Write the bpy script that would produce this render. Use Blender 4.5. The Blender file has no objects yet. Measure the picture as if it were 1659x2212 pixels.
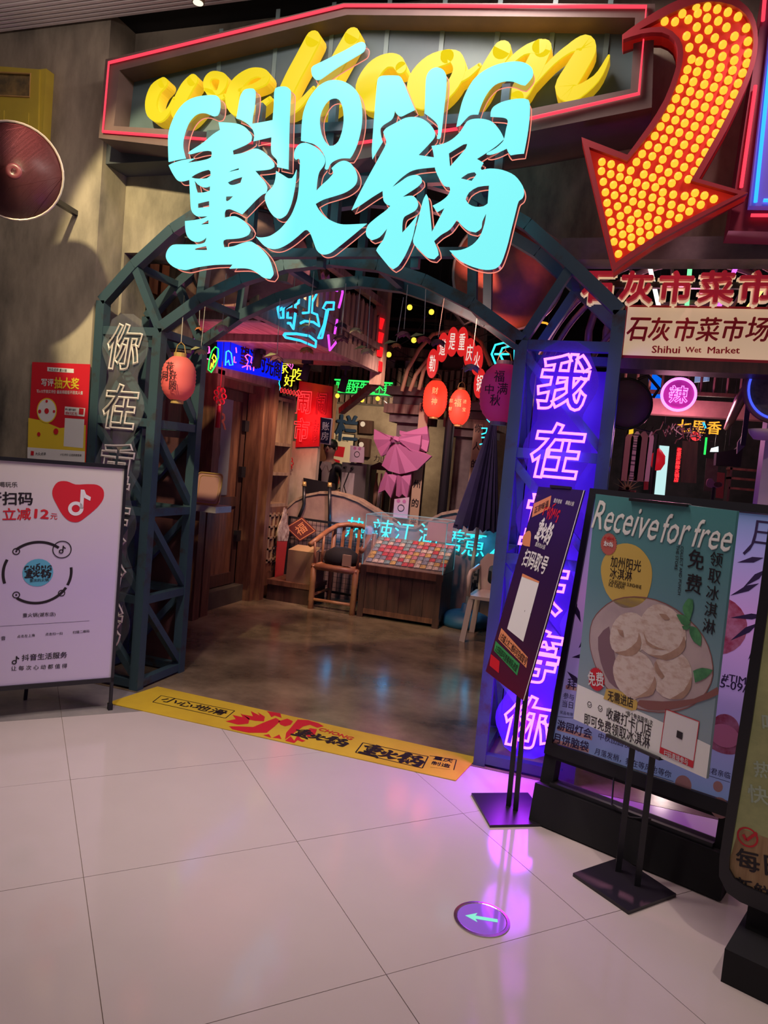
import bpy, math, random
from mathutils import Vector, Matrix
from mathutils.geometry import tessellate_polygon
random.seed(7)
# ------------------------------------------------------------------ camera
F, PITCH, ROLL, YAW, CH = 1548., .0670, .0898, .3128, 1.55
cy, sy, cp, sp = math.cos(YAW), math.sin(YAW), math.cos(PITCH), math.sin(PITCH)
_f = Vector((-sy*cp, cy*cp, -sp)); _r = Vector((cy, sy, 0)); _u = _r.cross(_f)
RR = _r*math.cos(ROLL) + _u*math.sin(ROLL); UU = -_r*math.sin(ROLL) + _u*math.cos(ROLL); FF = _f
SC = bpy.context.scene; COL = SC.collection
cam = bpy.data.cameras.new('camera'); co = bpy.data.objects.new('camera', cam); COL.objects.link(co)
cam.sensor_fit = 'HORIZONTAL'; cam.sensor_width = 36; cam.lens = F/1659*36; cam.clip_start = .05
M = Matrix((RR, UU, -FF)).transposed().to_4x4(); M.translation = (0, 0, CH); co.matrix_world = M
SC.camera = co
# ------------------------------------------------------------------ world, view, big lights
SC.view_settings.view_transform = 'Standard'; SC.view_settings.look = 'None'
SC.view_settings.gamma = 1; SC.view_settings.exposure = 0; SC.view_settings.use_curve_mapping = False
SC.cycles.use_denoising = True; SC.cycles.max_bounces = 7; SC.cycles.diffuse_bounces = 3
SC.cycles.transmission_bounces = 6; SC.cycles.transparent_max_bounces = 8; SC.cycles.sample_clamp_indirect = 4
W = bpy.data.worlds.new('mall'); SC.world = W; W.use_nodes = True
W.node_tree.nodes['Background'].inputs[0].default_value = (.66, .54, .62, 1)
W.node_tree.nodes['Background'].inputs[1].default_value = .125
def light(name, typ, loc, target, power, color, size=.3, size_y=None, spot=60, blend=.5):
    l = bpy.data.lights.new(name, typ); l.energy = power; l.color = color
    if typ == 'AREA':
        l.size = size
        if size_y: l.shape = 'RECTANGLE'; l.size_y = size_y
    else: l.shadow_soft_size = size
    if typ == 'SPOT': l.spot_size = math.radians(spot); l.spot_blend = blend
    o = bpy.data.objects.new(name, l); COL.objects.link(o); o.location = loc
    if target is not None: o.rotation_euler = (Vector(target)-Vector(loc)).to_track_quat('-Z', 'Y').to_euler()
    return o
light('mall_downlight', 'AREA', (-1.3, 3.0, 3.98), (-1.4, 3.2, 0), 62, (1, .80, .74), 1.8, .3)
light('mall_spot', 'SPOT', (-2.2, 1.2, 3.98), (-2.62, 3.95, 2.6), 560, (1, .82, .46), .05, spot=36, blend=.12)
light('ceiling_fill', 'AREA', (-3.0, 2.6, 3.7), (-3.0, 2.6, 5), 9, (1, .82, .74), 1.6, .3)  # unseen fill light added to brighten the ceiling, where bounce falls short
light('mall_spot', 'SPOT', (-1.8, 1.4, 3.95), (-1.6, 3.75, 0), 190, (1, .86, .78), .12, spot=62, blend=.9)
light('mall_spot', 'SPOT', (1.2, 1.2, 3.95), (.3, 3.0, .2), 95, (1, .84, .74), .05, spot=70, blend=.6)
light('mall_spot', 'SPOT', (-4.0, 1.6, 3.9), (-3.9, 3.6, 1.6), 12, (1, .90, .62), .1, spot=80, blend=.8)
# shop interior lamps
light('shop_spot', 'SPOT', (-2.6, 4.9, 3.3), (-2.0, 5.4, 0), 210, (1, .72, .45), .06, spot=75, blend=.7)
light('shop_spot', 'SPOT', (-2.9, 6.3, 2.35), (-3.6, 7.2, .9), 80, (1, .62, .42), .05, spot=80, blend=.7)
light('shop_spot', 'SPOT', (-1.9, 6.2, 2.9), (-2.5, 8.0, .9), 190, (1, .60, .55), .06, spot=75, blend=.7)
light('shop_spot', 'SPOT', (-3.0, 9.0, 2.36), (-3.8, 10.5, 1.6), 130, (1, .74, .50), .05, spot=110, blend=.8)
light('shop_spot', 'SPOT', (-1.6, 5.6, 3.6), (-1.8, 7.0, .5), 130, (1, .55, .5), .08, spot=80, blend=.8)
light('arch_glow', 'SPOT', (-1.6, 5.6, 2.75), (-1.7, 4.6, 4.2), 60, (1, .30, .30), .05, spot=140, blend=.9)
light('wok_light', 'SPOT', (-1.0, 4.0, 2.3), (-.75, 4.5, 2.8), 26, (1, .38, .26), .04, spot=110, blend=.9)
light('hall_light', 'SPOT', (.9, 9, 3.4), (.9, 9, 0), 120, (1, .6, .75), .05, spot=120)
light('canopy_light', 'AREA', (-3.0, 5.4, 1.9), (-3.0, 5.6, 2.6), 8, (1, .22, .45), .5)
light('till_fill', 'SPOT', (-3.2, 7.95, 2.9), (-3.62, 8.6, 1.75), 30, (1, .72, .62), .04, spot=60, blend=.8)  # spot added to brighten the sign and cashier at the till
# ------------------------------------------------------------------ pixel <-> plane maths (used only to read positions off real planes)
def ray(px, py): return RR*((px-829.5)/F) - UU*((py-1106)/F) + FF
O = Vector((0, 0, CH))
def PY(px, py, Y): d = ray(px, py); return O + d*(Y/d.y)
def PZ(px, py, z=0): d = ray(px, py); return O + d*((z-CH)/d.z)
def PXx(px, py, X): d = ray(px, py); return O + d*(X/d.x)
def frame(o, ux, uy=(0, 0, 1)):
    ux = Vector(ux).normalized(); uy = Vector(uy); uy = (uy-ux*uy.dot(ux)).normalized(); n = ux.cross(uy)
    m = Matrix((ux, uy, n)).transposed().to_4x4(); m.translation = o; return m
def to2(m, px, py):
    n = m.col[2].to_3d(); d = ray(px, py); k = (m.translation-O).dot(n)/d.dot(n)
    q = m.inverted() @ (O+d*k); return (q.x, q.y)
def FY(Y): return frame((0, Y, 0), (1, 0, 0))
def FX(X): return frame((X, 0, 0), (0, 1, 0))
# ------------------------------------------------------------------ materials
MT = {}
def mat(name, c, c2=None, scale=4, rough=.6, metal=0, bump=0, stretch=(1, 1, 1), detail=4, pos=(.35, .65), em=None, es=1, alpha=1, trans=0, spec=.5, nosample=False):
    m = bpy.data.materials.new(name); m.use_nodes = True; nt = m.node_tree; b = nt.nodes['Principled BSDF']; L = nt.links
    b.inputs['Base Color'].default_value = (*c, 1); b.inputs['Roughness'].default_value = rough
    b.inputs['Metallic'].default_value = metal; b.inputs['Alpha'].default_value = alpha
    b.inputs['Transmission Weight'].default_value = trans; b.inputs['Specular IOR Level'].default_value = spec
    if c2 is not None or bump:
        tc = nt.nodes.new('ShaderNodeTexCoord'); mp = nt.nodes.new('ShaderNodeMapping'); mp.inputs['Scale'].default_value = stretch
        nz = nt.nodes.new('ShaderNodeTexNoise'); nz.inputs['Scale'].default_value = scale; nz.inputs['Detail'].default_value = detail
        nz.inputs['Roughness'].default_value = .62
        L.new(tc.outputs['Object'], mp.inputs[0]); L.new(mp.outputs[0], nz.inputs['Vector'])
        if c2 is not None:
            r = nt.nodes.new('ShaderNodeValToRGB'); r.color_ramp.elements[0].position = pos[0]; r.color_ramp.elements[1].position = pos[1]
            r.color_ramp.elements[0].color = (*c2, 1); r.color_ramp.elements[1].color = (*c, 1)
            L.new(nz.outputs[0], r.inputs[0]); L.new(r.outputs[0], b.inputs['Base Color'])
        if bump:
            bp = nt.nodes.new('ShaderNodeBump'); bp.inputs['Strength'].default_value = bump; bp.inputs['Distance'].default_value = .02
            L.new(nz.outputs[0], bp.inputs['Height']); L.new(bp.outputs[0], b.inputs['Normal'])
    if em:
        b.inputs['Emission Color'].default_value = (*em, 1); b.inputs['Emission Strength'].default_value = es
        if nosample: m.cycles.emission_sampling = 'NONE'
    MT[name] = m; return m
def glow(name, c, s=1, ns=True): return mat(name, tuple(x*.10 for x in c), rough=.5, spec=.25, em=c, es=s, nosample=ns)
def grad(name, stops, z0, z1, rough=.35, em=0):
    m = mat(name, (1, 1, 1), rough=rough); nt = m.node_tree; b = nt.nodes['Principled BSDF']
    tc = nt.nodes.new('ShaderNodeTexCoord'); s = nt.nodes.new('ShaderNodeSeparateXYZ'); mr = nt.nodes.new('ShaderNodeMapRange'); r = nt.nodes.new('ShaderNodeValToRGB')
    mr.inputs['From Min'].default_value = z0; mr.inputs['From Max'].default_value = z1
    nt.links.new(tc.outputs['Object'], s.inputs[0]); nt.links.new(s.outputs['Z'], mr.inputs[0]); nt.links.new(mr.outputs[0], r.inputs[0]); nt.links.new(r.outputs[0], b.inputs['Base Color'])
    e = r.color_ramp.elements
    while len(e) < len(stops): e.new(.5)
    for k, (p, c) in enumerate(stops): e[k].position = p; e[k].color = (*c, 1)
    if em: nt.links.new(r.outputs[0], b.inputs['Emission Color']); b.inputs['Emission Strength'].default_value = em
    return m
def srgb(r, g, b): return tuple(((x/255+.055)/1.055)**2.4 if x > 10 else x/255/12.92 for x in (r, g, b))
G = {}
G['conc'] = mat('concrete_wall', (.42, .36, .27), (.05, .047, .042), 1.5, .85, bump=.5, stretch=(1, 1, .40), detail=12, pos=(.36, .60))
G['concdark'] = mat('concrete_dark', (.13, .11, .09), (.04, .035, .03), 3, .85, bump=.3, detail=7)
G['concpurp'] = mat('concrete_column', (.22, .19, .19), (.10, .085, .09), 3, .85, bump=.3, detail=7)
G['steel'] = mat('blue_painted_steel', (.045, .085, .11), (.05, .035, .03), 7, .42, metal=.25, bump=.08, detail=6, pos=(.30, .45))
G['tile'] = mat('cream_tile', (.64, .56, .54), (.585, .51, .49), 1.2, .10, detail=8, pos=(.3, .7))
G['grout'] = mat('grout', (.42, .34, .30), rough=.8)
G['cement'] = mat('polished_cement', (.34, .25, .16), (.06, .045, .032), 1.7, .17, bump=.05, detail=9, pos=(.32, .68))
G['stone'] = mat('stone_strip', (.36, .33, .31), (.20, .18, .2), 2, .25, detail=6)
G['wood'] = mat('brown_wood', (.20, .085, .045), (.085, .032, .02), 5, .5, bump=.15, stretch=(4, 4, .5), detail=6)
G['woodx'] = mat('pale_wood', (.36, .24, .15), (.22, .13, .08), 5, .6, bump=.1, stretch=(4, 4, .5), detail=5)
G['woodd'] = mat('dark_wood', (.085, .035, .025), (.04, .018, .014), 5, .5, bump=.1, stretch=(4, 4, .5), detail=5)
G['plank'] = mat('grey_plank', (.30, .21, .16), (.14, .09, .07), 5, .65, bump=.1, stretch=(4, 4, .5))
G['black'] = mat('black_metal', (.012, .012, .016), rough=.35)
G['blackm'] = mat('matte_black', (.008, .008, .010), rough=.8)
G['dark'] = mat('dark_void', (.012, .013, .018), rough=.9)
G['ink'] = mat('black_ink', (.012, .008, .012), rough=.5)
G['white'] = mat('white_print', (.78, .78, .78), rough=.5)
G['cream'] = mat('cream_print', (.80, .70, .50), rough=.5)
G['red'] = mat('red_print', (.62, .015, .03), rough=.45)
G['orange'] = mat('orange_print', (.75, .28, .13), rough=.5)
G['yellow'] = mat('yellow_print', (.80, .60, .04), rough=.45)
G['green'] = mat('green_print', (.04, .30, .09), rough=.5)
G['glass'] = mat('clear_glass', (.85, .95, 1), rough=.03, alpha=.07, spec=.6)
G['acryl'] = mat('clear_acrylic', (.75, .78, .85), rough=.12, alpha=.045, spec=.35)
G['mattew'] = mat('pinkish_ceiling', (.80, .70, .68), (.72, .64, .62), 2, .8)
G['thread'] = mat('pale_string', (.45, .42, .38), rough=.8)
G['gold'] = mat('gold_trim', (.65, .42, .14), rough=.35, metal=.4)
G['cable'] = mat('black_cable', (.015, .015, .018), rough=.6)
# ------------------------------------------------------------------ mesh builder
def mark(fn):   # each outermost drawing call starts a new separable piece
    def w(s, *a, **k):
        if not s.lock: s.g.append((len(s.v), len(s.f)))
        s.lock += 1
        try: return fn(s, *a, **k)
        finally: s.lock -= 1
    return w
_tc = {}
def textgeo(s, bold=0, bevel=0, res=2):
    k = (s, bold, bevel, res)
    if k in _tc: return _tc[k]
    if bold > 0 and not bevel:   # heavier weight: the glyph laid down again a hair to each side
        v, f, w, h = textgeo(s, 0, 0, res); V = []; Fc = []; sh = bold*.75
        for dx, dy in ((-sh, 0), (sh, 0), (0, -sh*.7), (0, sh*.7)): n = len(V); V += [(a+dx, b+dy, c_+.0045*(n/max(1, len(v)))) for a, b, c_ in v]; Fc += [tuple(i+n for i in q) for q in f]
        _tc[k] = (V, Fc, w+2*sh, h+1.4*sh); return _tc[k]
    c = bpy.data.curves.new('t', 'FONT'); c.body = s; c.size = 1; c.offset = bold; c.resolution_u = res
    c.align_x = 'CENTER'; c.align_y = 'CENTER'; c.fill_mode = 'NONE' if bevel else 'FRONT'
    if bevel: c.bevel_depth = bevel; c.bevel_resolution = 0
    o = bpy.data.objects.new('t', c); COL.objects.link(o)
    m = bpy.data.meshes.new_from_object(o.evaluated_get(bpy.context.evaluated_depsgraph_get()))
    v = [tuple(x.co) for x in m.vertices]; f = [tuple(p.vertices) for p in m.polygons]
    bpy.data.objects.remove(o); bpy.data.curves.remove(c); bpy.data.meshes.remove(m)
    xs = [a[0] for a in v] or [0, 1]; ys = [a[1] for a in v] or [0, 1]
    cx, cyy = (min(xs)+max(xs))/2, (min(ys)+max(ys))/2
    v = [(a-cx, b-cyy, c_) for a, b, c_ in v]
    _tc[k] = (v, f, max(xs)-min(xs), max(ys)-min(ys)); return _tc[k]
def cr(pts, n=3, ang=50):   # smooth closed outline that keeps sharp corners
    out = []; N = len(pts); P = [Vector(p) for p in pts]
    sharp = []
    for i in range(N):
        a = P[i]-P[i-1]; b = P[(i+1) % N]-P[i]
        sharp.append(a.length < 1e-6 or b.length < 1e-6 or a.angle(b) > math.radians(ang))
    for i in range(N):
        p0, p1, p2, p3 = P[i-1], P[i], P[(i+1) % N], P[(i+2) % N]
        t1 = (p2-p1)*.5 if sharp[i] else (p2-p0)*.5
        t2 = (p2-p1)*.5 if sharp[(i+1) % N] else (p3-p1)*.5
        L = (p2-p1).length
        if t1.length > L: t1 = t1.normalized()*L
        if t2.length > L: t2 = t2.normalized()*L
        for k in range(n):
            t = k/n; h1 = 2*t**3-3*t*t+1; h2 = t**3-2*t*t+t; h3 = -2*t**3+3*t*t; h4 = t**3-t*t
            out.append(tuple(p1*h1+t1*h2+p2*h3+t2*h4))
    return out
class MB:
    def __init__(s, m=None): s.v = []; s.f = []; s.m = m; s.g = []; s.lock = 0
    def add(s, vs, fs):
        n = len(s.v)
        s.v += [tuple(s.m @ Vector(p)) for p in vs] if s.m else [tuple(p) for p in vs]
        s.f += [tuple(i+n for i in q) for q in fs]; return s
    def box(s, x0, x1, y0, y1, z0, z1):
        return s.add([(x0, y0, z0), (x1, y0, z0), (x1, y1, z0), (x0, y1, z0), (x0, y0, z1), (x1, y0, z1), (x1, y1, z1), (x0, y1, z1)],
                     [(3, 2, 1, 0), (4, 5, 6, 7), (0, 1, 5, 4), (1, 2, 6, 5), (2, 3, 7, 6), (3, 0, 4, 7)])
    def bar(s, p, q, w, h=None, up=(0, 0, 1)):
        p, q = Vector(p), Vector(q); h = h or w; d = (q-p).normalized(); up = Vector(up)
        if abs(d.dot(up)) > .98: up = Vector((0, 1, 0))
        a = d.cross(up).normalized()*w/2; b = a.normalized().cross(d)*h/2
        return s.add([p-a-b, p+a-b, p+a+b, p-a+b, q-a-b, q+a-b, q+a+b, q-a+b], [(3, 2, 1, 0), (4, 5, 6, 7), (0, 1, 5, 4), (1, 2, 6, 5), (2, 3, 7, 6), (3, 0, 4, 7)])
    def tube(s, path, r, n=6, closed=False):
        P = [Vector(p) for p in path]; N = len(P); rs = r if isinstance(r, (list, tuple)) else [r]*N
        vs = []; fs = []; a = None
        for i in range(N):
            if closed: d = P[(i+1) % N]-P[i-1]
            else: d = P[min(i+1, N-1)]-P[max(i-1, 0)]
            if d.length < 1e-9: d = Vector((0, 0, 1))
            d.normalize()
            if a is None: a = d.orthogonal()
            a = (a-d*a.dot(d)); a = a.normalized() if a.length > 1e-6 else d.orthogonal().normalized()
            b = d.cross(a)
            for k in range(n): t = 2*math.pi*k/n; vs.append(P[i]+(a*math.cos(t)+b*math.sin(t))*rs[i])
        for i in range(N if closed else N-1):
            j = (i+1) % N
            for k in range(n): l = (k+1) % n; fs.append((i*n+k, i*n+l, j*n+l, j*n+k))
        if not closed: fs += [tuple(range(n-1, -1, -1)), tuple(range((N-1)*n, N*n))]
        return s.add(vs, fs)
    def cyl(s, p, q, r, r2=None, n=12): return s.tube([p, q], [r, r if r2 is None else r2], n)
    def lathe(s, prof, c=(0, 0, 0), n=20, axis=(0, 0, 1), sx=1, sy=1):
        ax = Vector(axis).normalized(); a = Vector((1, 0, 0)); a = (a-ax*a.dot(ax)); a = a.normalized() if a.length > .1 else Vector((0, 1, 0)); b = ax.cross(a); c = Vector(c)
        vs = []; fs = []
        for r, z in prof:
            for k in range(n): t = 2*math.pi*k/n; vs.append(c+ax*z+a*(math.cos(t)*r*sx)+b*(math.sin(t)*r*sy))
        for i in range(len(prof)-1):
            for k in range(n): l = (k+1) % n; fs.append((i*n+k, i*n+l, (i+1)*n+l, (i+1)*n+k))
        if prof[0][0] > 1e-4: fs.append(tuple(range(n-1, -1, -1)))
        if prof[-1][0] > 1e-4: fs.append(tuple(range((len(prof)-1)*n, len(prof)*n)))
        return s.add(vs, fs)
    def ball(s, c, r, n=10, sx=1, sy=1, sz=1):
        m = max(4, n//2); return s.lathe([(max(1e-5, r*math.sin(math.pi*i/m)), -r*sz*math.cos(math.pi*i/m)) for i in range(m+1)], c, n, sx=sx, sy=sy)
    def poly(s, pts, z0=0, z1=None, holes=()):   # flat (z1 None) or extruded outline in local XY
        loops = [list(pts)]+[list(h) for h in holes]; vs = [p for l in loops for p in l]; n = len(vs)
        tri = tessellate_polygon([[Vector((p[0], p[1], 0)) for p in l] for l in loops])
        ft = []
        for t in tri:
            a, b, c = [vs[i] for i in t]
            ft.append(tuple(t) if (b[0]-a[0])*(c[1]-a[1])-(b[1]-a[1])*(c[0]-a[0]) > 0 else (t[2], t[1], t[0]))
        if z1 is None: return s.add([(p[0], p[1], z0) for p in vs], ft)
        fs = [tuple(i+n for i in t) for t in ft]+[tuple(reversed(t)) for t in ft]; k = 0
        for l in loops:
            m = len(l); ar = sum(l[i-1][0]*l[i][1]-l[i][0]*l[i-1][1] for i in range(m)); outer = (l is loops[0]) == (ar > 0)
            for i in range(m):
                j = (i+1) % m; q = (k+i, k+j, k+j+n, k+i+n); fs.append(q if outer else q[::-1])
            k += m
        return s.add([(p[0], p[1], z0) for p in vs]+[(p[0], p[1], z1) for p in vs], fs)
    def rect(s, x0, x1, y0, y1, z0=0, z1=None): return s.poly([(x0, y0), (x1, y0), (x1, y1), (x0, y1)], z0, z1)
    def disc(s, x, y, r, z0=0, z1=None, n=24, ry=None): return s.poly([(x+r*math.cos(2*math.pi*k/n), y+(ry or r)*math.sin(2*math.pi*k/n)) for k in range(n)], z0, z1)
    def ring(s, x, y, r, w, z=0, a0=0, a1=360, n=32, ry=1):
        A = [math.radians(a0+(a1-a0)*k/n) for k in range(n+1)]
        vs = [(x+math.cos(t)*(r+w/2), y+math.sin(t)*(r+w/2)*ry, z) for t in A]+[(x+math.cos(t)*(r-w/2), y+math.sin(t)*(r-w/2)*ry, z) for t in A]
        return s.add(vs, [(k, k+1, n+2+k, n+1+k) for k in range(n)])
    def line(s, pts, w, z=0):    # flat polyline print
        for a, b in zip(pts, pts[1:]):
            a, b = Vector(a), Vector(b); d = b-a
            if d.length < 1e-6: continue
            q = Vector((-d.y, d.x)).normalized()*w/2; s.add([(*(a-q), z), (*(b-q), z), (*(b+q), z), (*(a+q), z)], [(0, 1, 2, 3)])
        return s
    def text(s, t, x, y, w=None, h=None, z=0, ang=0, bold=.01, bevel=0, th=0, shear=0, res=2):
        v, f, tw, thh = textgeo(t, bold, bevel, res)
        if w and h: kx, ky = w/tw, h/thh
        elif w: kx = ky = w/tw
        else: kx = ky = h/thh
        c, sn = math.cos(ang), math.sin(ang)
        P = []
        for a, b, d in v: a = a*kx+b*ky*shear; b = b*ky; P.append((x+a*c-b*sn, y+a*sn+b*c, z+d*min(kx, ky)))
        if th:
            n = len(P); Q = P+[(a, b, d-th) for a, b, d in P]; ed = {}
            for q in f:
                for i in range(len(q)): ed[(q[i-1], q[i])] = 1
            fs = list(f)+[(a+n, a, b, b+n) for (a, b) in ed if (b, a) not in ed]
            return s.add(Q, fs)
        return s.add(P, f)
    def pt(s, t, A, B, hs=1, z=.0015, bold=.01, shear=0, th=0, h=None, res=2):   # text between two photo points on this frame
        a, b = Vector(to2(s.m, *A)), Vector(to2(s.m, *B)); d = b-a; c = (a+b)/2
        v, f, tw, thh = textgeo(t, bold, 0, res); k = d.length/tw
        return s.text(t, c.x, c.y, d.length, h or thh*k*hs, z, math.atan2(d.y, d.x), bold, shear=shear, th=th, res=res)
    def vt(s, t, A, B, size, z=.0015, bold=.01, w=1, bevel=0, th=0, res=2):
        a, b = Vector(to2(s.m, *A)), Vector(to2(s.m, *B)); n = max(1, len(t)-1)
        for i, chh in enumerate(t):
            p = a+(b-a)*i/n; v, f, tw, thh = textgeo(chh, bold, bevel, res)
            s.text(chh, p.x, p.y, size*w*min(1, tw/.92), size*min(1, thh/.92), z, 0, bold, bevel, th, res=res)
        return s
    def build(s, name, m, parent=None, smooth=False, label=None, kind=None):
        me = bpy.data.meshes.new(name); off = parent_loc(parent)
        me.from_pydata([(x-off[0], y-off[1], z-off[2]) for x, y, z in s.v], [], s.f); me.validate(); me.update()
        if isinstance(m, str): m = G[m]
        me.materials.append(m)
        if smooth:
            for p in me.polygons: p.use_smooth = True
        o = bpy.data.objects.new(name, me); COL.objects.link(o)
        if parent: o.parent = parent
        if label: o['label'] = label
        if kind: o['kind'] = kind
        return o
for _n in ('pt', 'vt', 'text', 'poly', 'rect', 'disc', 'ring', 'line'): setattr(MB, _n, mark(getattr(MB, _n)))
_build = MB.build
def build_split(s, name, m, parent=None, smooth=False, label=None, kind=None):
    if parent and ('lettering' in name or name.endswith('_print')) and 1 < len(s.g) <= 60:
        out = None; E_ = s.g[1:]+[(len(s.v), len(s.f))]
        for (v0, f0), (v1, f1) in zip(s.g, E_):
            if f1 == f0: continue
            q = MB(); q.v = s.v[v0:v1]; q.f = [tuple(i-v0 for i in f) for f in s.f[f0:f1]]; out = _build(q, name, m, parent, smooth, label, kind)
        return out
    return _build(s, name, m, parent, smooth, label, kind)
MB.build = build_split
def parent_loc(p):
    v = Vector((0, 0, 0))
    while p is not None: v += p.location; p = p.parent
    return v
def thing(name, label, cat, loc=(0, 0, 0), group=None):
    o = bpy.data.objects.new(name, None); COL.objects.link(o); o.location = loc; o.empty_display_size = .1
    o['label'] = label; o['category'] = cat
    if group: o['group'] = group
    return o
def tag(o, label, cat, group=None):
    o['label'] = label; o['category'] = cat
    if group: o['group'] = group
    return o
def struct(o): o['kind'] = 'structure'; return o
def dup(root, delta, label=None):
    r = root.copy(); COL.objects.link(r); r.location = root.location+Vector(delta)
    if label: r['label'] = label
    for ch in list(root.children):
        c = ch.copy(); COL.objects.link(c); c.parent = r
        for g_ in list(ch.children): d = g_.copy(); COL.objects.link(d); d.parent = c
    return r
def stroke_outline(st, n=10):  # [(x,y,w)...] -> outline of a tapered brush stroke with round ends
    P = [Vector((a, b)) for a, b, w in st]; R = [w/2 for a, b, w in st]
    PP = []; RRr = []
    for i in range(len(P)-1):
        p0, p1, p2, p3 = P[max(i-1, 0)], P[i], P[i+1], P[min(i+2, len(P)-1)]
        for k in range(4):
            t = k/4; PP.append(.5*((2*p1)+(p2-p0)*t+(2*p0-5*p1+4*p2-p3)*t*t+(3*p1-p0-3*p2+p3)*t**3)); RRr.append(R[i]*(1-t)+R[i+1]*t)
    PP.append(P[-1]); RRr.append(R[-1]); L = []; Q = []
    for i, p in enumerate(PP):
        d = (PP[min(i+1, len(PP)-1)]-PP[max(i-1, 0)]); d.normalize(); q = Vector((-d.y, d.x)); L.append(p+q*RRr[i]); Q.append(p-q*RRr[i])
    return PP, RRr, L, Q
def add_stroke(mb, st, z0, z1):
    PP, RRr, L, Q = stroke_outline(st); n = len(PP)
    vs = [(p.x, p.y, z1) for p in L]+[(p.x, p.y, z1) for p in Q]+[(p.x, p.y, z0) for p in L]+[(p.x, p.y, z0) for p in Q]
    fs = []
    for i in range(n-1):
        fs += [(i, n+i, n+i+1, i+1), (2*n+i, 2*n+i+1, 3*n+i+1, 3*n+i), (i, i+1, 2*n+i+1, 2*n+i), (n+i, 3*n+i, 3*n+i+1, n+i+1)]
    mb.add(vs, fs); mb.disc(PP[0].x, PP[0].y, RRr[0], z0, z1, 14); mb.disc(PP[-1].x, PP[-1].y, RRr[-1], z0, z1, 14)
# ================================================================== SETTING
def clip(P, a, b, c):   # keep a*x+b*y<=c
    out = []
    for i in range(len(P)):
        p, q = P[i-1], P[i]; dp, dq = a*p[0]+b*p[1]-c, a*q[0]+b*q[1]-c
        if (dp <= 0) != (dq <= 0): t = dp/(dp-dq); out.append((p[0]+(q[0]-p[0])*t, p[1]+(q[1]-p[1])*t))
        if dq <= 0: out.append(q)
    return out
fl = struct(MB().box(-6, 4, -1.6, 15, -.3, -.006).build('floor', 'grout'))
T = .8; s2 = math.sqrt(.5)
for i in range(-7, 8):
    for j in range(-4, 8):
        a0, b0 = .27+i*T, .2+j*T; g = .0013
        P = [((a-b)*s2, (a+b)*s2) for a, b in [(a0+g, b0+g), (a0+T-g, b0+g), (a0+T-g, b0+T-g), (a0+g, b0+T-g)]]
        for cl in ((0, 1, 3.70), (0, -1, 1.4), (1, 0, 3.9), (-1, 0, 5.6)): P = clip(P, *cl) if len(P) > 2 else []
        if len(P) < 3: continue
        MB().poly(P, -.006, random.uniform(-.0003, .0003)).build('tile', 'stone' if b0 > 4.1 else 'tile', fl)
struct(MB().box(-5.5, 3.9, 3.703, 14.9, -.006, .001).build('floor_cement', 'cement'))
# ceilings
struct(MB().box(-5.6, 3.9, -1.5, 3.45, 4.07, 4.2).build('ceiling', 'mattew'))
struct(MB().box(-5.6, 3.9, 3.45, 3.95, 4.13, 4.25).build('ceiling_slot', 'blackm'))
cg = thing('ceiling_grille', 'long narrow slatted air grille in the ceiling above the left wall', 'grille', (-3, 3.55, 4.07))
for k in range(7): MB().box(-5.6, -1.8, 3.46+k*.034, 3.478+k*.034, 4.065, 4.09).build('slat', 'mattew', cg)
# left concrete wall with its own return, facade wall with arch shaped opening
wl = struct(MB().box(-5.6, -3.22, 3.72, 4.05, 0, 4.13).build('wall_left', 'conc'))
fw = MB(FY(3.95))
arch_pts = [(-3.2, 0), (-3.2, 2.76), (-2.98, 2.76), (-2.62, 3.02), (-2.2, 3.2), (-1.66, 3.27), (-1.15, 3.18), (-.7, 2.97), (-.42, 2.80), (3.8, 2.80), (3.8, 4.13), (-3.22, 4.13), (-3.22, 0)]
fw.poly(arch_pts, -.25, 0); struct(fw.build('wall_facade', 'conc'))
struct(MB().box(-.42, 3.8, 3.88, 4.05, 2.69, 2.80).build('trim_1', 'concpurp'))
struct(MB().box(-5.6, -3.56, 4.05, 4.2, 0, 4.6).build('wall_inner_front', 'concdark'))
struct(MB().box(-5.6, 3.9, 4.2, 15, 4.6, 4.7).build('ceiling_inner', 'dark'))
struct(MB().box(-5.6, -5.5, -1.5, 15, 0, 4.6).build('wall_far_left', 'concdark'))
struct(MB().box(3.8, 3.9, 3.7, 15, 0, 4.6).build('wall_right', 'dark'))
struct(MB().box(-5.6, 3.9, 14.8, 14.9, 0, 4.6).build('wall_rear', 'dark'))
bw = struct(MB().box(-5.4, -1.2, 10.5, 10.6, 0, 2.42).build('wall_back', mat('wall_beige', (.34, .27, .19), (.14, .10, .07), 2, .8, bump=.2, detail=8))); struct(MB().box(-5.4, -1.0, 10.45, 10.6, 2.42, 2.9).build('trim_2', 'concdark'))
cw = thing('corrugated_hoarding', 'corrugated grey metal sheets above the back wall behind the green sign', 'metal sheet', (-3.4, 10.4, 2.6))
for k in range(46): MB().bar((-5.2+k*.09, 10.4, 2.44), (-5.2+k*.09, 10.4, 3.0), .05).build('rib', 'plank', cw)
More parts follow.
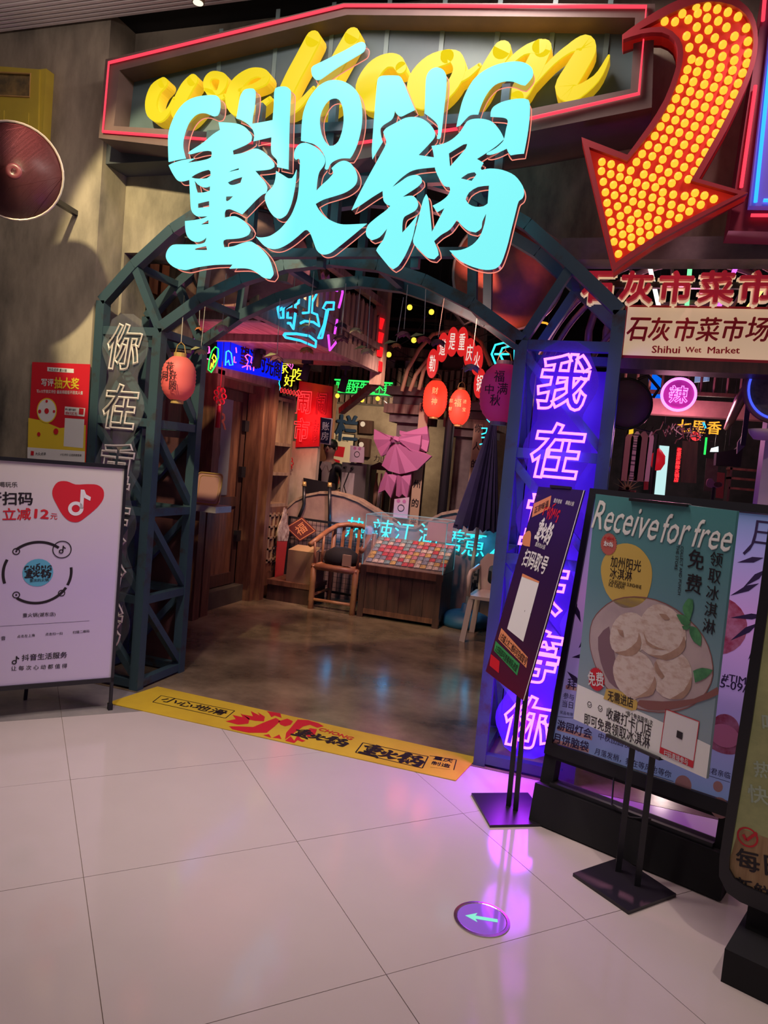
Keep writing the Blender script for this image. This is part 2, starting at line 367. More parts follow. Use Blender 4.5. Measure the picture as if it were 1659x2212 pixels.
# ================================================================== ARCH (trussed gate)
at = thing('arch_gate', 'blue painted steel truss arch with two lattice towers around the entrance', 'arch', (-1.65, 3.95, 0))
tk = .062
yF, yB = 3.75, 4.20
def seg(name, p, q, w=tk, par=at, m='steel'): return MB().bar(p, q, w).build(name, m, par)
LX = (-3.17, -2.74); RX = (-.55, -.09)
for xs in (LX, RX):
    for x in xs:
        top = 2.40 if x in (-3.17, -.09) else 2.24
        for y in (yF, yB): seg('post', (x, y, 0), (x, y, top))
    for z in (.04, .57, 1.12, 1.67, 2.22):
        for y in (yF, yB): seg('crossbar', (xs[0]+.03, y, z), (xs[1]-.03, y, z), .05)
        for x in xs: seg('crossbar', (x, yF+.03, z), (x, yB-.03, z), .05)
    for k, z in enumerate((.04, .57, 1.12, 1.67)):
        seg('diagonal', (xs[0], yF, z+.52), (xs[1], yF, z+.03), .042)
        seg('diagonal', (xs[0], yB, z+.03), (xs[1], yB, z+.52), .042)
        seg('diagonal', (LX[1] if xs is LX else RX[0], yF, z+.52), (LX[1] if xs is LX else RX[0], yB, z+.03), .042)
        seg('diagonal', (LX[0] if xs is LX else RX[1], yB, z+.52), (LX[0] if xs is LX else RX[1], yF, z+.03), .042)
OUT = [(-3.17, 2.40), (-2.95, 2.62), (-2.69, 2.83), (-2.42, 2.98), (-2.05, 3.10), (-1.65, 3.14), (-1.25, 3.10), (-.88, 2.99), (-.58, 2.82), (-.34, 2.62), (-.09, 2.40)]
INN = [(-2.74, 2.24), (-2.47, 2.42), (-2.2, 2.54), (-1.93, 2.62), (-1.65, 2.65), (-1.37, 2.62), (-1.1, 2.54), (-.83, 2.42), (-.55, 2.24)]
for y in (yF, yB):
    for a, b in zip(OUT, OUT[1:]): seg('outer_chord', (a[0], y, a[1]), (b[0], y, b[1]))
    for a, b in zip(INN, INN[1:]): seg('inner_chord', (a[0], y, a[1]), (b[0], y, b[1]))
    for o_, i_ in ((1, 0), (3, 1), (4, 3), (5, 4), (6, 5), (7, 7), (9, 8)): seg('web', (OUT[o_][0], y, OUT[o_][1]), (INN[i_][0], y, INN[i_][1]), .048)
for a in OUT[1:-1:2]: seg('tie', (a[0], yF, a[1]), (a[0], yB, a[1]), .04)
for a in INN[1:-1:2]: seg('tie', (a[0], yF, a[1]), (a[0], yB, a[1]), .04)
MB().box(LX[0]+.04, LX[1]-.04, yB+.03, yB+.05, .06, 1.6).build('back_panel', mat('maroon_panel', (.10, .035, .035), (.06, .02, .03), 3, .5), at, label='brown-red board closing the back of the left tower')
MB().box(RX[0]+.04, RX[1]-.04, yB-.055, yB-.035, .06, 2.16).build('back_panel', mat('glow_tinted_panel', (.07, .03, .30), (.09, .02, .20), 3, .35), at, label='dark board closing the back of the right tower')  # blue neon glow falling on this board is mixed into its colour
# ================================================================== MAIN SIGN  (traced outlines in real plane Y=3.42)
YS = 3.42; SF = FY(YS)
G['cyan'] = glow('cyan_lit_face', (.215, .90, .92), 1.0, ns=False); G['cyan'].cycles.emission_sampling = 'AUTO'
G['acrylside'] = mat('smoked_letter_side', (.25, .16, .17), rough=.25, alpha=.55)
G['otube'] = glow('orange_outline_tube', (1.0, .28, .20), 1.15)
sg = thing('shop_sign', 'big glowing cyan three-character shop name with latin letters above it over the arch', 'sign', (-1.6, YS+.1, 2.4))
cA = lambda P: [(350+x/6.38, 180+y/6.38) for x, y in P]
cB = lambda P: [(350+x/6.146, 260+y/6.146) for x, y in P]
cC = lambda P: [(560+x/6.144, 290+y/6.144) for x, y in P]
cD = lambda P: [(760+x/4.1475, 240+y/4.1475) for x, y in P]
cE = lambda P: [(620+x/5.925, 80+y/5.925) for x, y in P]
cF = lambda P: [(780+x/4.1475, 120+y/4.1475) for x, y in P]
LOGO = []
def glyph(name, px, holes=(), label=None, m='cyan', th=.052):
    pts = cr([to2(SF, *p) for p in px], 3); LOGO.append((name == 'character', pts, [[to2(SF, *p) for p in h] for h in holes])); hs = [cr([to2(SF, *p) for p in h], 2, 40) for h in holes]
    mb = MB(SF); mb.poly(pts, 0, .004, hs); o = mb.build(name, m, sg, label=label)
    sd = MB(SF); n = len(pts)
    for loop in [pts]+hs:
        n = len(loop); sd.add([(x, y, -.001) for x, y in loop]+[(x, y, -th) for x, y in loop], [(i, (i+1) % n, n+(i+1) % n, n+i) for i in range(n)])
    sd.build('side_wall', 'acrylside', o)
    tb = MB(SF)
    for loop in [pts]+hs: tb.tube([(x, y, -th) for x, y in loop], .0028, 4, True)
    tb.build('outline_tube', 'otube', o)
glyph('letter', cA([(95,1085),(88,850),(95,680),(150,510),(240,350),(350,245),(480,190),(640,168),(740,170),(780,195),(803,240),(808,320),(795,400),(770,445),(720,458),(670,440),(600,415),(520,418),(450,455),(380,540),(330,660),(300,780),(295,880),(315,980),(332,1038),(230,1055)]), label='glowing cyan letter C')
glyph('letter', [(511,256),(514,240),(519,211),(524,200),(530,194),(540,192),(549,193),(552.5,200),(551,227),(547,250),(545,268),(569,264),(589.5,260),(592,227),(593,199),(596,191),(604,188),(618,188),(626,193),(628.5,200),(626,260),(624.5,320),(623.5,366.5),(599,361),(599,347),(588,334),(586,320),(587,296.5),(548,305.5),(550,293),(546,280),(535,268),(522,260)], label='glowing cyan letter H')
glyph('letter', cE([(182,1330),(190,1150),(215,960),(290,780),(400,640),(500,575),(600,553),(720,570),(830,630),(910,720),(950,850),(965,1000),(950,1180),(900,1380),(840,1510),(808,1555),(700,1555),(610,1585),(555,1630),(530,1690),(505,1700),(485,1685),(500,1600),(480,1520),(430,1440),(350,1375),(250,1345)]), [cE([(600,788),(660,800),(700,860),(722,950),(728,1080),(705,1220),(660,1340),(600,1392),(545,1395),(490,1340),(445,1240),(422,1110),(430,1000),(470,900),(530,820)])], label='glowing cyan letter O')
glyph('accent_mark', cE([(315,400),(345,370),(520,285),(760,165),(900,85),(960,68),(1000,85),(1008,130),(985,190),(900,245),(640,400),(470,520),(420,550),(370,548),(330,505),(315,450)]), label='glowing cyan slanted accent stroke')
glyph('letter', cF([(125,480),(140,300),(150,220),(170,192),(215,182),(330,183),(360,200),(385,250),(430,360),(485,488),(420,520),(360,548),(330,535),(310,510),(305,488),(295,540),(270,580),(200,625),(175,660),(180,720),(195,775),(150,850),(103,930),(98,850),(108,700)]), label='left half of the glowing cyan letter N')
glyph('letter', cF([(570,520),(575,400),(582,220),(600,160),(640,120),(690,110),(740,135),(765,190),(762,320),(745,480),(730,620),(715,730),(700,750),(680,745),(690,700),(690,640),(670,600),(620,555)]), label='right stroke of the glowing cyan letter N')
glyph('letter', cF([(855,640),(880,520),(920,380),(1000,230),(1100,140),(1230,80),(1380,55),(1470,70),(1530,115),(1540,180),(1500,240),(1470,270),(1430,262),(1360,235),(1280,235),(1200,265),(1130,340),(1080,440),(1050,530),(980,535),(930,580),(890,625)]), label='curved stroke of the glowing cyan letter G')
glyph('letter', cF([(1160,550),(1165,500),(1190,460),(1260,420),(1360,395),(1450,388),(1500,400),(1513,440),(1510,560),(1490,720),(1460,880),(1400,885),(1340,895),(1320,870),(1305,835),(1230,870),(1160,890),(1125,888),(1130,875),(1210,830),(1270,775),(1285,740),(1300,660),(1315,600),(1305,570),(1270,557)]), label='hooked stroke of the glowing cyan letter G')
glyph('character', cB([(755,28),(900,35),(1010,50),(1100,90),(1160,150),(1195,220),(1185,280),(1120,325),(1020,370),(942,402),(950,460),(1080,435),(1180,395),(1250,378),(1330,405),(1420,480),(1490,570),(1492,620),(1440,650),(1340,665),(1240,672),(1300,740),(1370,820),(1400,900),(1385,965),(1330,990),(1240,1070),(1150,1165),(1065,1250),(980,1210),(900,1180),(850,1190),(835,1230),(835,1295),(920,1278),(990,1280),(1080,1330),(1150,1400),(1178,1460),(1150,1520),(1060,1560),(950,1575),(860,1580),(820,1595),(815,1630),(828,1688),(950,1675),(1060,1635),(1170,1610),(1240,1640),(1350,1735),(1430,1850),(1475,1990),(1480,2050),(1440,2105),(1350,2090),(1270,2030),(1180,1980),(1080,1965),(900,1970),(942,1915),(700,1920),(480,1950),(380,1975),(300,1988),(180,1960),(90,1890),(55,1810),(80,1720),(150,1655),(300,1650),(470,1650),(560,1630),(585,1600),(595,1550),(550,1590),(480,1615),(400,1600),(340,1540),(315,1450),(310,1340),(440,1325),(560,1300),(615,1272),(480,1278),(420,1240),(390,1180),(380,1050),(372,900),(368,790),(300,808),(240,812),(200,790),(140,700),(92,600),(150,570),(260,535),(350,520),(440,510),(335,568),(470,548),(600,520),(655,495),(665,450),(660,415),(610,405),(500,420),(380,452),(350,440),(380,410),(550,300),(680,190),(775,130)]),
      [cB(h) for h in ([(390,757),(440,722),(540,677),(620,658),(648,680),(650,735),(600,772),(520,778),(440,774)],[(434,797),(480,855),(550,890),(600,890),(643,873),(640,937),(560,960),(475,963),(455,900)],[(480,1105),(630,1070),(632,1150),(480,1167)],[(622,1322),(622,1378),(512,1388)],[(435,1712),(470,1695),(590,1670),(605,1725),(450,1722)],[(880,697),(920,670),(1028,633),(1022,662),(950,675)],[(875,825),(960,785),(1072,752),(1045,835),(960,860),(910,858)],[(853,1012),(950,1008),(900,1060),(865,1078),(850,1060)])], label='glowing cyan character 重')
glyph('character', cC([(465,270),(475,220),(510,160),(560,125),(630,120),(720,155),(800,210),(860,290),(878,360),(850,430),(800,500),(775,600),(760,755),(830,680),(920,600),(985,525),(980,490),(962,455),(1020,400),(1080,365),(1140,355),(1210,385),(1270,460),(1303,560),(1290,650),(1230,720),(1130,780),(980,830),(850,870),(750,925),(790,1000),(870,1090),(960,1150),(1080,1195),(1200,1200),(1430,1188),(1350,1255),(1200,1380),(1050,1500),(950,1575),(870,1598),(810,1585),(760,1530),(720,1420),(680,1320),(640,1275),(600,1280),(520,1350),(400,1445),(280,1510),(180,1525),(80,1490),(0,1410),(-45,1355),(-10,1370),(50,1372),(150,1350),(270,1270),(360,1170),(430,1070),(480,950),(510,850),(530,700),(540,500),(542,350),(520,325),(490,340),(468,320)]), label='glowing cyan character 火')
glyph('character', cC([(228,490),(320,545),(390,588),(440,585),(470,540),(498,472),(490,600),(470,740),(430,920),(370,1060),(310,1110),(260,1122),(200,1095),(140,1020),(95,920),(78,840),(110,770),(180,700),(215,610)]), label='glowing cyan left drop of the character 火')
glyph('character', cD([(0,890),(60,760),(150,590),(250,410),(310,290),(295,230),(283,190),(310,155),(400,105),(480,65),(560,55),(640,75),(710,130),(745,190),(740,240),(680,310),(597,396),(737,417),(730,370),(715,315),(820,295),(900,255),(970,190),(1030,100),(1080,75),(1170,72),(1260,100),(1330,180),(1365,250),(1300,310),(1200,380),(1120,430),(1180,465),(1155,512),(1165,530),(1240,517),(1350,530),(1460,580),(1530,670),(1545,730),(1530,780),(1495,810),(1470,900),(1430,1060),(1390,1220),(1340,1360),(1290,1410),(1200,1423),(1080,1395),(960,1335),(875,1250),(980,1245),(1080,1200),(1150,1120),(1190,1010),(1205,915),(1170,990),(1160,1050),(1110,1088),(1040,1070),(980,1020),(942,975),(880,1060),(800,1110),(738,1165),(770,1240),(778,1290),(740,1328),(680,1315),(600,1240),(550,1175),(570,1080),(600,960),(640,800),(668,745),(685,780),(700,900),(718,1085),(770,990),(833,868),(765,907),(725,850),(800,810),(860,760),(882,710),(875,680),(830,672),(780,600),(750,530),(745,505),(600,520),(520,545),(430,612),(355,690),(430,640),(500,592),(560,575),(600,580),(625,605),(628,640),(590,680),(500,740),(450,772),(540,760),(580,790),(595,840),(570,890),(510,925),(470,950),(455,1000),(452,1093),(510,1030),(590,935),(570,1020),(540,1150),(480,1290),(420,1385),(370,1418),(330,1390),(240,1280),(220,1250),(235,1220),(285,1150),(320,1048),(250,1130),(180,1158),(140,1130),(128,1080),(150,1020),(230,950),(310,890),(348,850),(310,835),(285,800),(277,715),(180,775),(70,850)]),
      [cD(h) for h in ([(870,380),(1000,300),(1035,295),(1020,340),(880,500)],[(975,605),(1040,560),(1100,548),(1118,570),(1075,628)],[(1020,790),(1050,730),(1130,680),(1230,668),(1218,830),(1180,855),(1110,860),(1050,835)])], label='glowing cyan character 锅')
fr = MB()
for z in (3.26, 2.98, 2.62): fr.bar((-2.35, YS+.11, z), (-.68, YS+.11, z), .045)
for x in (-2.05, -1.62, -1.1, -.72): fr.bar((x, YS+.13, 2.55), (x, YS+.13, 3.42), .04)
for x in (-2.2, -.8): fr.bar((x, YS+.13, 2.98), (x, 3.74, 2.98), .04)
fr.build('mounting_frame', 'steel', sg, label='dark steel rails carrying the letters')
# ================================================================== welcome box with script
YW = 3.56; WF = FY(YW); q2 = lambda P: [to2(WF, *p) for p in P]
wb = thing('neon_welcome_box', 'angular box sign outlined in red neon with yellow script letters', 'sign', (-1.8, YW, 3.3))
outer = q2([(228,128),(742,6),(1415,8),(1408,232),(1150,283),(700,356),(213,298)]); inner = q2([(258,152),(750,32),(1372,38),(1362,192),(1120,240),(700,300),(246,272)])
MB(WF).poly(outer, -.39, 0, [inner]).build('frame_box', mat('brown_sign_box', (.13, .085, .075), (.09, .06, .055), 3, .6), wb)
tp = q2([(238,138),(745,15),(1396,18),(1380,205),(1148,258),(700,322),(225,286)])
G['rtube'] = glow('red_neon_tube', (1.0, .045, .08), 1.4, ns=False)
MB(WF).tube([(x, y, .012) for x, y in tp], .008, 8, True).build('neon_tube', 'rtube', wb)
MB(WF).poly(q2([(240,140),(750,18),(1396,22),(1380,205),(1120,255),(700,322),(225,286)]), -.15, -.13).build('back_board', mat('teal_board', (.075, .12, .13), (.055, .085, .10), 2, .6), wb)
for k in range(9):
    x = 320+k*122; mbx = MB(WF); a = to2(WF, x, 180)[0]; mbx.rect(a-.012, a+.012, 3.52+k*.004, 3.93 if k in (0, 1) else 4.0, -.129, -.124)
    if k > 0: mbx.build('board_stripe', mat('pale_teal', (.12, .18, .18), rough=.5) if k == 1 else bpy.data.materials['pale_teal'], wb)
MB().box(-3.3, -.7, 3.75, 3.95, 3.24, 3.42).build('support_beam', mat('slate_beam', (.07, .08, .09), rough=.7), wb)
G['yface'] = glow('yellow_lit_letter', (.86, .66, .01), .92, ns=False)
G['yside'] = mat('yellow_letter_side', (.75, .50, .03), rough=.4, em=(.62, .40, .01), es=.55, nosample=True)
c7 = lambda P: [(290+x/3.072, 50+y/3.072, w/3.072) for x, y, w in P]
kpx = abs(to2(WF, 700, 200)[0]-to2(WF, 701, 200)[0])
def script(label, strokes):
    f_ = MB(WF); s_ = MB(WF)
    for i, st in enumerate(strokes):
        Q = [(*to2(WF, x, y), w*kpx) for x, y, w in st]
        add_stroke(f_, Q, -.012, .002-.0007*i); add_stroke(s_, Q, -.085, -.013)
    o = f_.build('script_letter', 'yface', wb, label=label); s_.build('letter_side', 'yside', o)
WF = FY(YW+.02)
script('yellow script letter w', [c7([(190,395,70),(140,440,92),(112,520,92),(120,590,86),(170,625,60),(225,580,34),(265,500,22)]), c7([(385,378,78),(345,430,96),(300,520,98),(285,590,92),(330,640,60),(400,600,34),(480,500,26)]), c7([(470,440,20),(545,462,30),(580,420,52),(590,370,60),(560,345,44),(510,345,46),(480,385,50),(490,440,48),(540,500,40),(600,480,24)])])
script('first yellow script letter e', [c7([(700,445,22),(790,420,34),(860,385,50),(870,345,54),(820,325,54),(750,345,72),(680,410,96),(650,500,100),(680,570,84),(780,580,48),(900,500,28)])])
script('first tall yellow script letter l', [c7([(1185,105,100),(1120,230,104),(1045,370,104),(990,500,100),(1000,570,80),(1080,550,44),(1190,430,24)])])
script('second tall yellow script letter l', [c7([(1445,85,100),(1370,220,104),(1295,360,104),(1235,490,96),(1230,570,80),(1330,550,40),(1440,460,24)])])
script('yellow script letter c', [[(866,146,22),(856,132,24),(834,131,26),(808,150,36),(790,185,42),(798,218,36),(830,224,18),(872,190,9)]])
script('yellow script letter o', [[(966,122,26),(930,136,30),(903,170,38),(902,210,36),(935,218,26),(972,190,24),(992,152,24),(984,124,24),(960,116,14)], [(985,172,16),(1010,160,13),(1036,140,7)]])
script('yellow script letter m', [[(1084,108,34),(1060,150,37),(1036,196,36),(1020,226,26)], [(1045,195,10),(1090,145,11),(1130,110,14),(1165,100,26)], [(1172,104,32),(1150,150,36),(1126,192,36),(1116,212,26)], [(1140,190,10),(1192,134,11),(1230,104,15),(1260,92,28),(1266,108,34),(1242,150,37),(1222,186,38),(1238,202,26),(1288,168,13),(1315,120,4)]])
# ================================================================== arrow sign with bulbs
YA = 3.50; AF = FY(YA); AF.translation.y = YA
ar = thing('bulb_arrow_sign', 'curved red arrow sign filled with glowing orange bulbs', 'sign', (.0, YA, 2.6))
cG = lambda P: [(830+x/2.0, y/2.0) for x, y in P]
ao = cG([(1028,150),(1095,100),(1180,45),(1280,-5),(1390,-30),(1500,-15),(1570,30),(1605,95),(1615,180),(1600,280),(1555,400),(1480,560),(1360,772),(1572,832),(1180,1040),(990,1170),(920,880),(852,592),(1050,668),(1140,545),(1210,430),(1255,310),(1268,235),(1255,175),(1200,140),(1110,145),(1032,170)])
ctr = cG([(1100,128),(1200,75),(1300,30),(1400,5),(1500,20),(1560,60),(1590,120),(1595,190),(1575,290),(1530,400),(1450,560),(1325,780),(1530,838),(1170,1020),(1000,1135),(940,880),(885,635),(1050,695),(1165,555),(1235,435),(1278,310),(1292,230),(1275,165),(1205,115)])
G['arred'] = mat('red_arrow_edge', (.33, .02, .03), rough=.5)
G['arface'] = mat('red_arrow_face', (.62, .03, .015), rough=.45, em=(.62, .02, .01), es=.35, nosample=True)
P1 = cr([to2(AF, *p) for p in ao], 2, 40); P2 = cr([to2(AF, *p) for p in ctr], 2, 40)
MB(AF).poly(P1, -.12, .0, [P2]).build('rim', 'arred', ar); MB(AF).poly(P1, -.10, -.03).build('face_panel', 'arface', ar)
G['bulb'] = glow('orange_bulb', (1.0, .50, .035), 1.25, ns=True)
bpts = []
Lh = lambda i, j: (1299+21*i+4.2*j*.9, 344+6.5*i+22*j)
st = [(1228,38,1205,8)]
cl = [(1290,20),(1340,45),(1385,70),(1430,115),(1448,165)]
rows = []   # shaft rows measured in the crop: (left bulb, right bulb, count)
for a, b, n in [((1213,78),(1258,80),2),((1290,45),(1350,12),2),((1275,98),(1398,15),4),((1308,142),(1442,25),4),((1320,192),(1488,38),5),((1330,243),(1532,58),5),((1312,288),(1568,107),6),((1298,330),(1575,165),6),((1278,372),(1575,217),6),((1262,414),(1570,260),6),((1240,457),(1552,303),6),((1218,497),(1532,348),6),((1195,536),(1516,394),6),((1170,577),(1495,437),6),((1142,617),(1478,480),6),((1115,655),(1457,522),6),((1090,690),(1436,565),6),((1065,728),(1414,605),6),((1055,768),(1390,648),6),((1092,780),(1366,690),5),((1130,793),(1342,730),4),((1172,800),(1316,765),3)]:
    for k in range(n): t = k/(n-1); bpts.append((a[0]+(b[0]-a[0])*t, a[1]+(b[1]-a[1])*t))
for r in [[(940,690),(980,700),(1022,715)],[(938,730),(978,743),(1018,755)],[(946,776),(990,790),(1030,805),(1075,820),(1115,832),(1160,845),(1205,822),(1250,832),(1300,838),(1345,825),(1386,836),(1427,851)],[(955,822),(995,835),(1035,848),(1075,862),(1112,874),(1155,888),(1243,876),(1198,860),(1285,845+45),(1330,862),(1370,876)],[(962,868),(1008,883),(1052,898),(1095,914),(1140,928),(1194,902),(1237,918),(1282,890),(1320,905)],[(970,910),(1020,925),(1066,942),(1105,955),(1142,968),(1182,943),(1228,960),(1275,933)],[(980,950),(1021,965),(1062,980),(1105,993),(1148,1008),(1185,984)],[(988,995),(1030,1005),(1068,1018),(1110,1033)],[(992,1037),(1030,1048),(1068,1060)],[(1012,1090)]]: bpts += r
seen = []; proto = None
for x, y in bpts:
    if any((x-a)**2+(y-b)**2 < 26**2 for a, b in seen): continue
    seen.append((x, y)); u, v = to2(AF, 830+x/2, y/2); wp = AF @ Vector((u, v, .0))
    if proto is None:
        proto = MB().lathe([(.0168, 0), (.0168, .012), (.012, .022), (.0, .026)], (0, 0, 0), 10, (0, -1, 0)).build('bulb', 'bulb', ar, True)
        for vv in proto.data.vertices: vv.co += ar.location
        b_ = proto
    else: b_ = proto.copy(); COL.objects.link(b_)
    b_.location = wp - ar.location + Vector((0, .03, 0))
# tall blue and red neon sign at the right edge
nb = thing('blue_red_neon_board', 'tall blue board edged with blue and red neon tubes at the right edge', 'sign', (.75, 3.6, 2.8))
BFm = FY(3.62)
def q3(P): return [to2(BFm, *p) for p in P]
MB(BFm).poly(q3([(1660,-60),(1575,495),(1760,500),(1800,-60)]), -.2, -.02).build('red_housing', mat('wine_housing', (.25, .015, .04), rough=.5), nb)
MB(BFm).poly(q3([(1672,-20),(1616,450),(1780,452),(1800,-20)]), -.02, .03).build('blue_board', mat('blue_board', (.16, .14, .55), rough=.4, em=(.12, .08, .5), es=.35, nosample=True), nb)
G['btube'] = glow('blue_neon_tube', (.02, .30, 1.0), 2.0, ns=False)
MB(BFm).tube([(*p, .045) for p in q3([(1672,20),(1628,445)])], .008, 8).build('neon_tube', 'btube', nb)
MB(BFm).tube([(*p, .045) for p in q3([(1645,441),(1780,443)])], .008, 8).build('neon_tube', 'btube', nb)
for P in ([(1654,-30),(1648,45)], [(1632,185),(1601,405)], [(1622,465),(1780,466)]): MB(BFm).tube([(*p, .0) for p in q3(P)], .008, 8).build('neon_tube', 'rtube', nb, label='red neon tube')
def mark_logo(fn):
    def w(mb, *a, **k):
        mb.g.append((len(mb.v), len(mb.f))); mb.lock += 1
        try: return fn(mb, *a, **k)
        finally: mb.lock -= 1
    return w
@mark_logo
def logo(mb, cx, cyy, w, z=.002, latin=False, h=None, ang=0):
    P = [(p, h_) for c, p, h_ in LOGO if c != latin]
    ax = [a for c, p, _ in LOGO if c for a, b in p]; ay = [b for c, p, _ in LOGO if c for a, b in p]
    x0, x1, y0, y1 = min(ax), max(ax), min(ay), max(ay); k = w/(x1-x0); ky = (h/(y1-y0)) if h else k; c, s = math.cos(ang), math.sin(ang)
    def t(q): a, b = (q[0]-(x0+x1)/2)*k, (q[1]-(y0+y1)/2)*ky; return (cx+a*c-b*s, cyy+a*s+b*c)
    for p, hh in P: mb.poly([t(q) for q in p[::2]], z, None, [[t(q) for q in g] for g in hh])
# ================================================================== neon character columns on the towers
G['pinktube'] = glow('magenta_neon_flex', (1.0, .19, .95), 2.6, ns=False)
G['offtube'] = mat('unlit_white_neon_flex', (.62, .56, .52), rough=.4)
G['pacryl'] = mat('glow_violet_acrylic', (.10, .03, .80), rough=.2, alpha=.32)  # the tubes' glow is put into the strip as violet colour
def column_sign(name, label, x, zs, chars, tube, ac, chlabel):
    Y = 3.655; t = thing(name, label, 'neon sign', (x, Y, 0)); mb = MB(FY(Y)); hi, lo = zs[0]+.2, zs[-1]-.19
    n = 60; L = []; R_ = []
    for k in range(n+1):
        z = hi-(hi-lo)*k/n; near = min(abs(z-c) for c in zs); w = .135+.032*math.cos(near/.17*math.pi*.9)-(.06 if k in (0, n) else 0)
        L.append((x-w, z)); R_.append((x+w, z))
    mb.poly(R_[::-1]+L if False else L+R_[::-1], -.012, -.006); mb.build('acrylic_panel', ac, t)
    for z, c in zip(zs, chars): MB(FY(Y)).text(c, x, z, .25, .285, .004, 0, .028 if tube == 'pinktube' else .022, .024, shear=.12, res=3).build('neon_character', tube, t, label=chlabel % c)
    w_ = MB(); [w_.cyl((x+dx, Y+.006, z+.05), (x+dx, 3.73, z+.05), .006, None, 6) for z in zs[::2] for dx in (-.11, .11)]; w_.build('standoff', 'black', t)
    return t
column_sign('neon_column', 'unlit white outlined neon characters on a clear strip on the left tower', -2.92, [2.11, 1.75, 1.39, 1.04, .72, .42], '你在重庆给我', 'offtube', 'acryl', 'unlit neon character %s')
column_sign('neon_column', 'glowing magenta outlined neon characters on a strip coloured violet for their glow on the right tower', -.315, [2.03, 1.69, 1.345, 1.0, .655, .31], '我在重庆等你', 'pinktube', 'pacryl', 'glowing magenta neon character %s')
for z in (2.03, 1.69, 1.345, 1.0, .655, .31):
    light('neon_character_light', 'AREA', (-.315, 3.67, z), (-.315, 4.2, z), 3.2, (.10, .03, 1), .24)
    light('neon_character_light', 'POINT', (-.315, 3.60, z), None, 1.0 if z > .8 else (6 if z > .5 else 15), (.42, .02, 1), .13)
# ================================================================== door mat
fm = frame((0, 0, .004), (1, 0, 0), (0, 1, 0))
dm = thing('door_mat', 'long yellow entrance mat with red sunburst and black lettering across the doorway', 'mat', (-1.64, 3.65, 0))
MB(fm).poly([(-2.72, 3.46), (-.62, 3.475), (-.575, 3.82), (-2.66, 3.86)], -.003, .001).build('mat_sheet', mat('yellow_mat', (.72, .50, .035), (.60, .40, .03), 3, .45, detail=6), dm)
r_ = MB(fm)
def zz(px): r_.poly([to2(fm, *p) for p in px], .002)
c0 = lambda P: [(240+x/2.023, 1440+y/2.021) for x, y in P]
for P in ([(515,262),(560,262),(620,265),(680,240),(720,225),(740,238),(715,262),(680,290),(600,290),(530,275)], [(500,240),(545,230),(530,212),(575,222),(565,205),(605,228),(600,250),(555,255)], [(575,210),(620,218),(610,195),(650,215),(640,200),(672,220),(668,240),(630,238),(600,232)], [(680,195),(740,205),(745,225),(715,215),(700,222),(690,205)], [(730,240),(770,228),(795,240),(785,255),(760,262),(740,255)], [(815,232),(860,235),(905,248),(930,262),(900,268),(870,255),(840,262),(800,290),(760,320),(765,290),(790,262)], [(665,300),(690,296),(700,312),(685,308)], [(705,312),(735,298),(745,318),(728,314)], [(760,325),(785,305),(800,325),(815,300),(830,318),(850,325),(835,330),(815,322),(800,335)], [(870,270),(900,275),(890,300),(862,310),(840,290)]): zz(c0(P))
r_.pt('CHONG', (690, 1575), (762, 1597), 1.0, .0025, .03)
r_.build('red_print', 'red', dm)
k_ = MB(fm)
k_.pt('小心地滑', (352, 1510), (488, 1542), .8, .002, .02)
P = [to2(fm, *p) for p in [(348,1503),(507,1536),(487,1552),(330,1517)]]; k_.line(P+[P[0]], .006, .002)
a = to2(fm, 693, 1594); logo(k_, a[0], a[1], .34, .003, False, .13, -.02)
a = to2(fm, 848, 1632); logo(k_, a[0], a[1], .36, .003, False, .17, -.02)
P = [to2(fm, *p) for p in [(784,1605),(925,1635),(912,1660),(768,1626)]]; k_.line(P+[P[0]], .007, .002)
k_.pt('重庆', (937, 1637), (978, 1645), 1, .002, .02); k_.pt('制造', (932, 1648), (973, 1656), 1, .002, .02)
P = [to2(fm, *p) for p in [(928,1633),(986,1642),(980,1664),(975,1664)]]; k_.line(P[:3], .005, .002)
k_.pt('MADE IN CHONGQING', (930, 1658), (972, 1663), .9, .002, .0); k_.build('black_lettering', 'ink', dm)
# ================================================================== white easel board at left
A, B = PZ(245, 1470, .17), PZ(0, 1490, .17); ux = (A-B).normalized(); EF = frame(A, ux)
ez = thing('easel_board', 'white lilac promotion board in a black easel frame standing at far left', 'board', (A.x, A.y, 0))
EF = frame(Vector((A.x, A.y, 0)), ux); w = .86; TOP = to2(EF, 240, 1003)[1]
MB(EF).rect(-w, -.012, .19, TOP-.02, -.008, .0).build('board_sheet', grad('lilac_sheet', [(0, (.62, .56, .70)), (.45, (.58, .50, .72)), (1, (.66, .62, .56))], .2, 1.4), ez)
MB(EF).rect(-w, 0, TOP-.02, TOP, -.015, .01).build('rail', 'black', ez); MB(EF).rect(-w, 0, .165, .19, -.015, .01).build('rail', 'black', ez)
for x in (-w, -.016): MB(EF).rect(x, x+.016, .0, TOP, -.015, .01).build('leg', 'black', ez)
MB().bar(EF @ Vector((-.4, 1.2, -.02)), EF @ Vector((-.42, .0, -.30)), .018).build('back_leg', 'black', ez)
MB(EF).rect(-.021, .003, .0, .035, -.02, .015).build('foot_cap', 'blackm', ez)
k_ = MB(EF); k_.pt('吃喝玩乐', (-16, 1046), (38, 1047), 1); k_.pt('进行扫码', (-66, 1076), (71, 1077), 1.0, bold=.035)
k_.pt('重火锅(湖东店)', (49, 1330), (120, 1327)); k_.pt('点击左上角', (37, 1375), (75, 1372)); k_.pt('点击扫一扫', (98, 1370), (135, 1368)); k_.pt('扫描二维码', (157, 1366), (193, 1363)); k_.pt('音', (2, 1379), (12, 1378))
k_.pt('抖音生活服务', (47, 1421), (145, 1414), 1, bold=.02); k_.pt('让 每 次 心 动 都 值 得', (24, 1444), (145, 1438), 1)
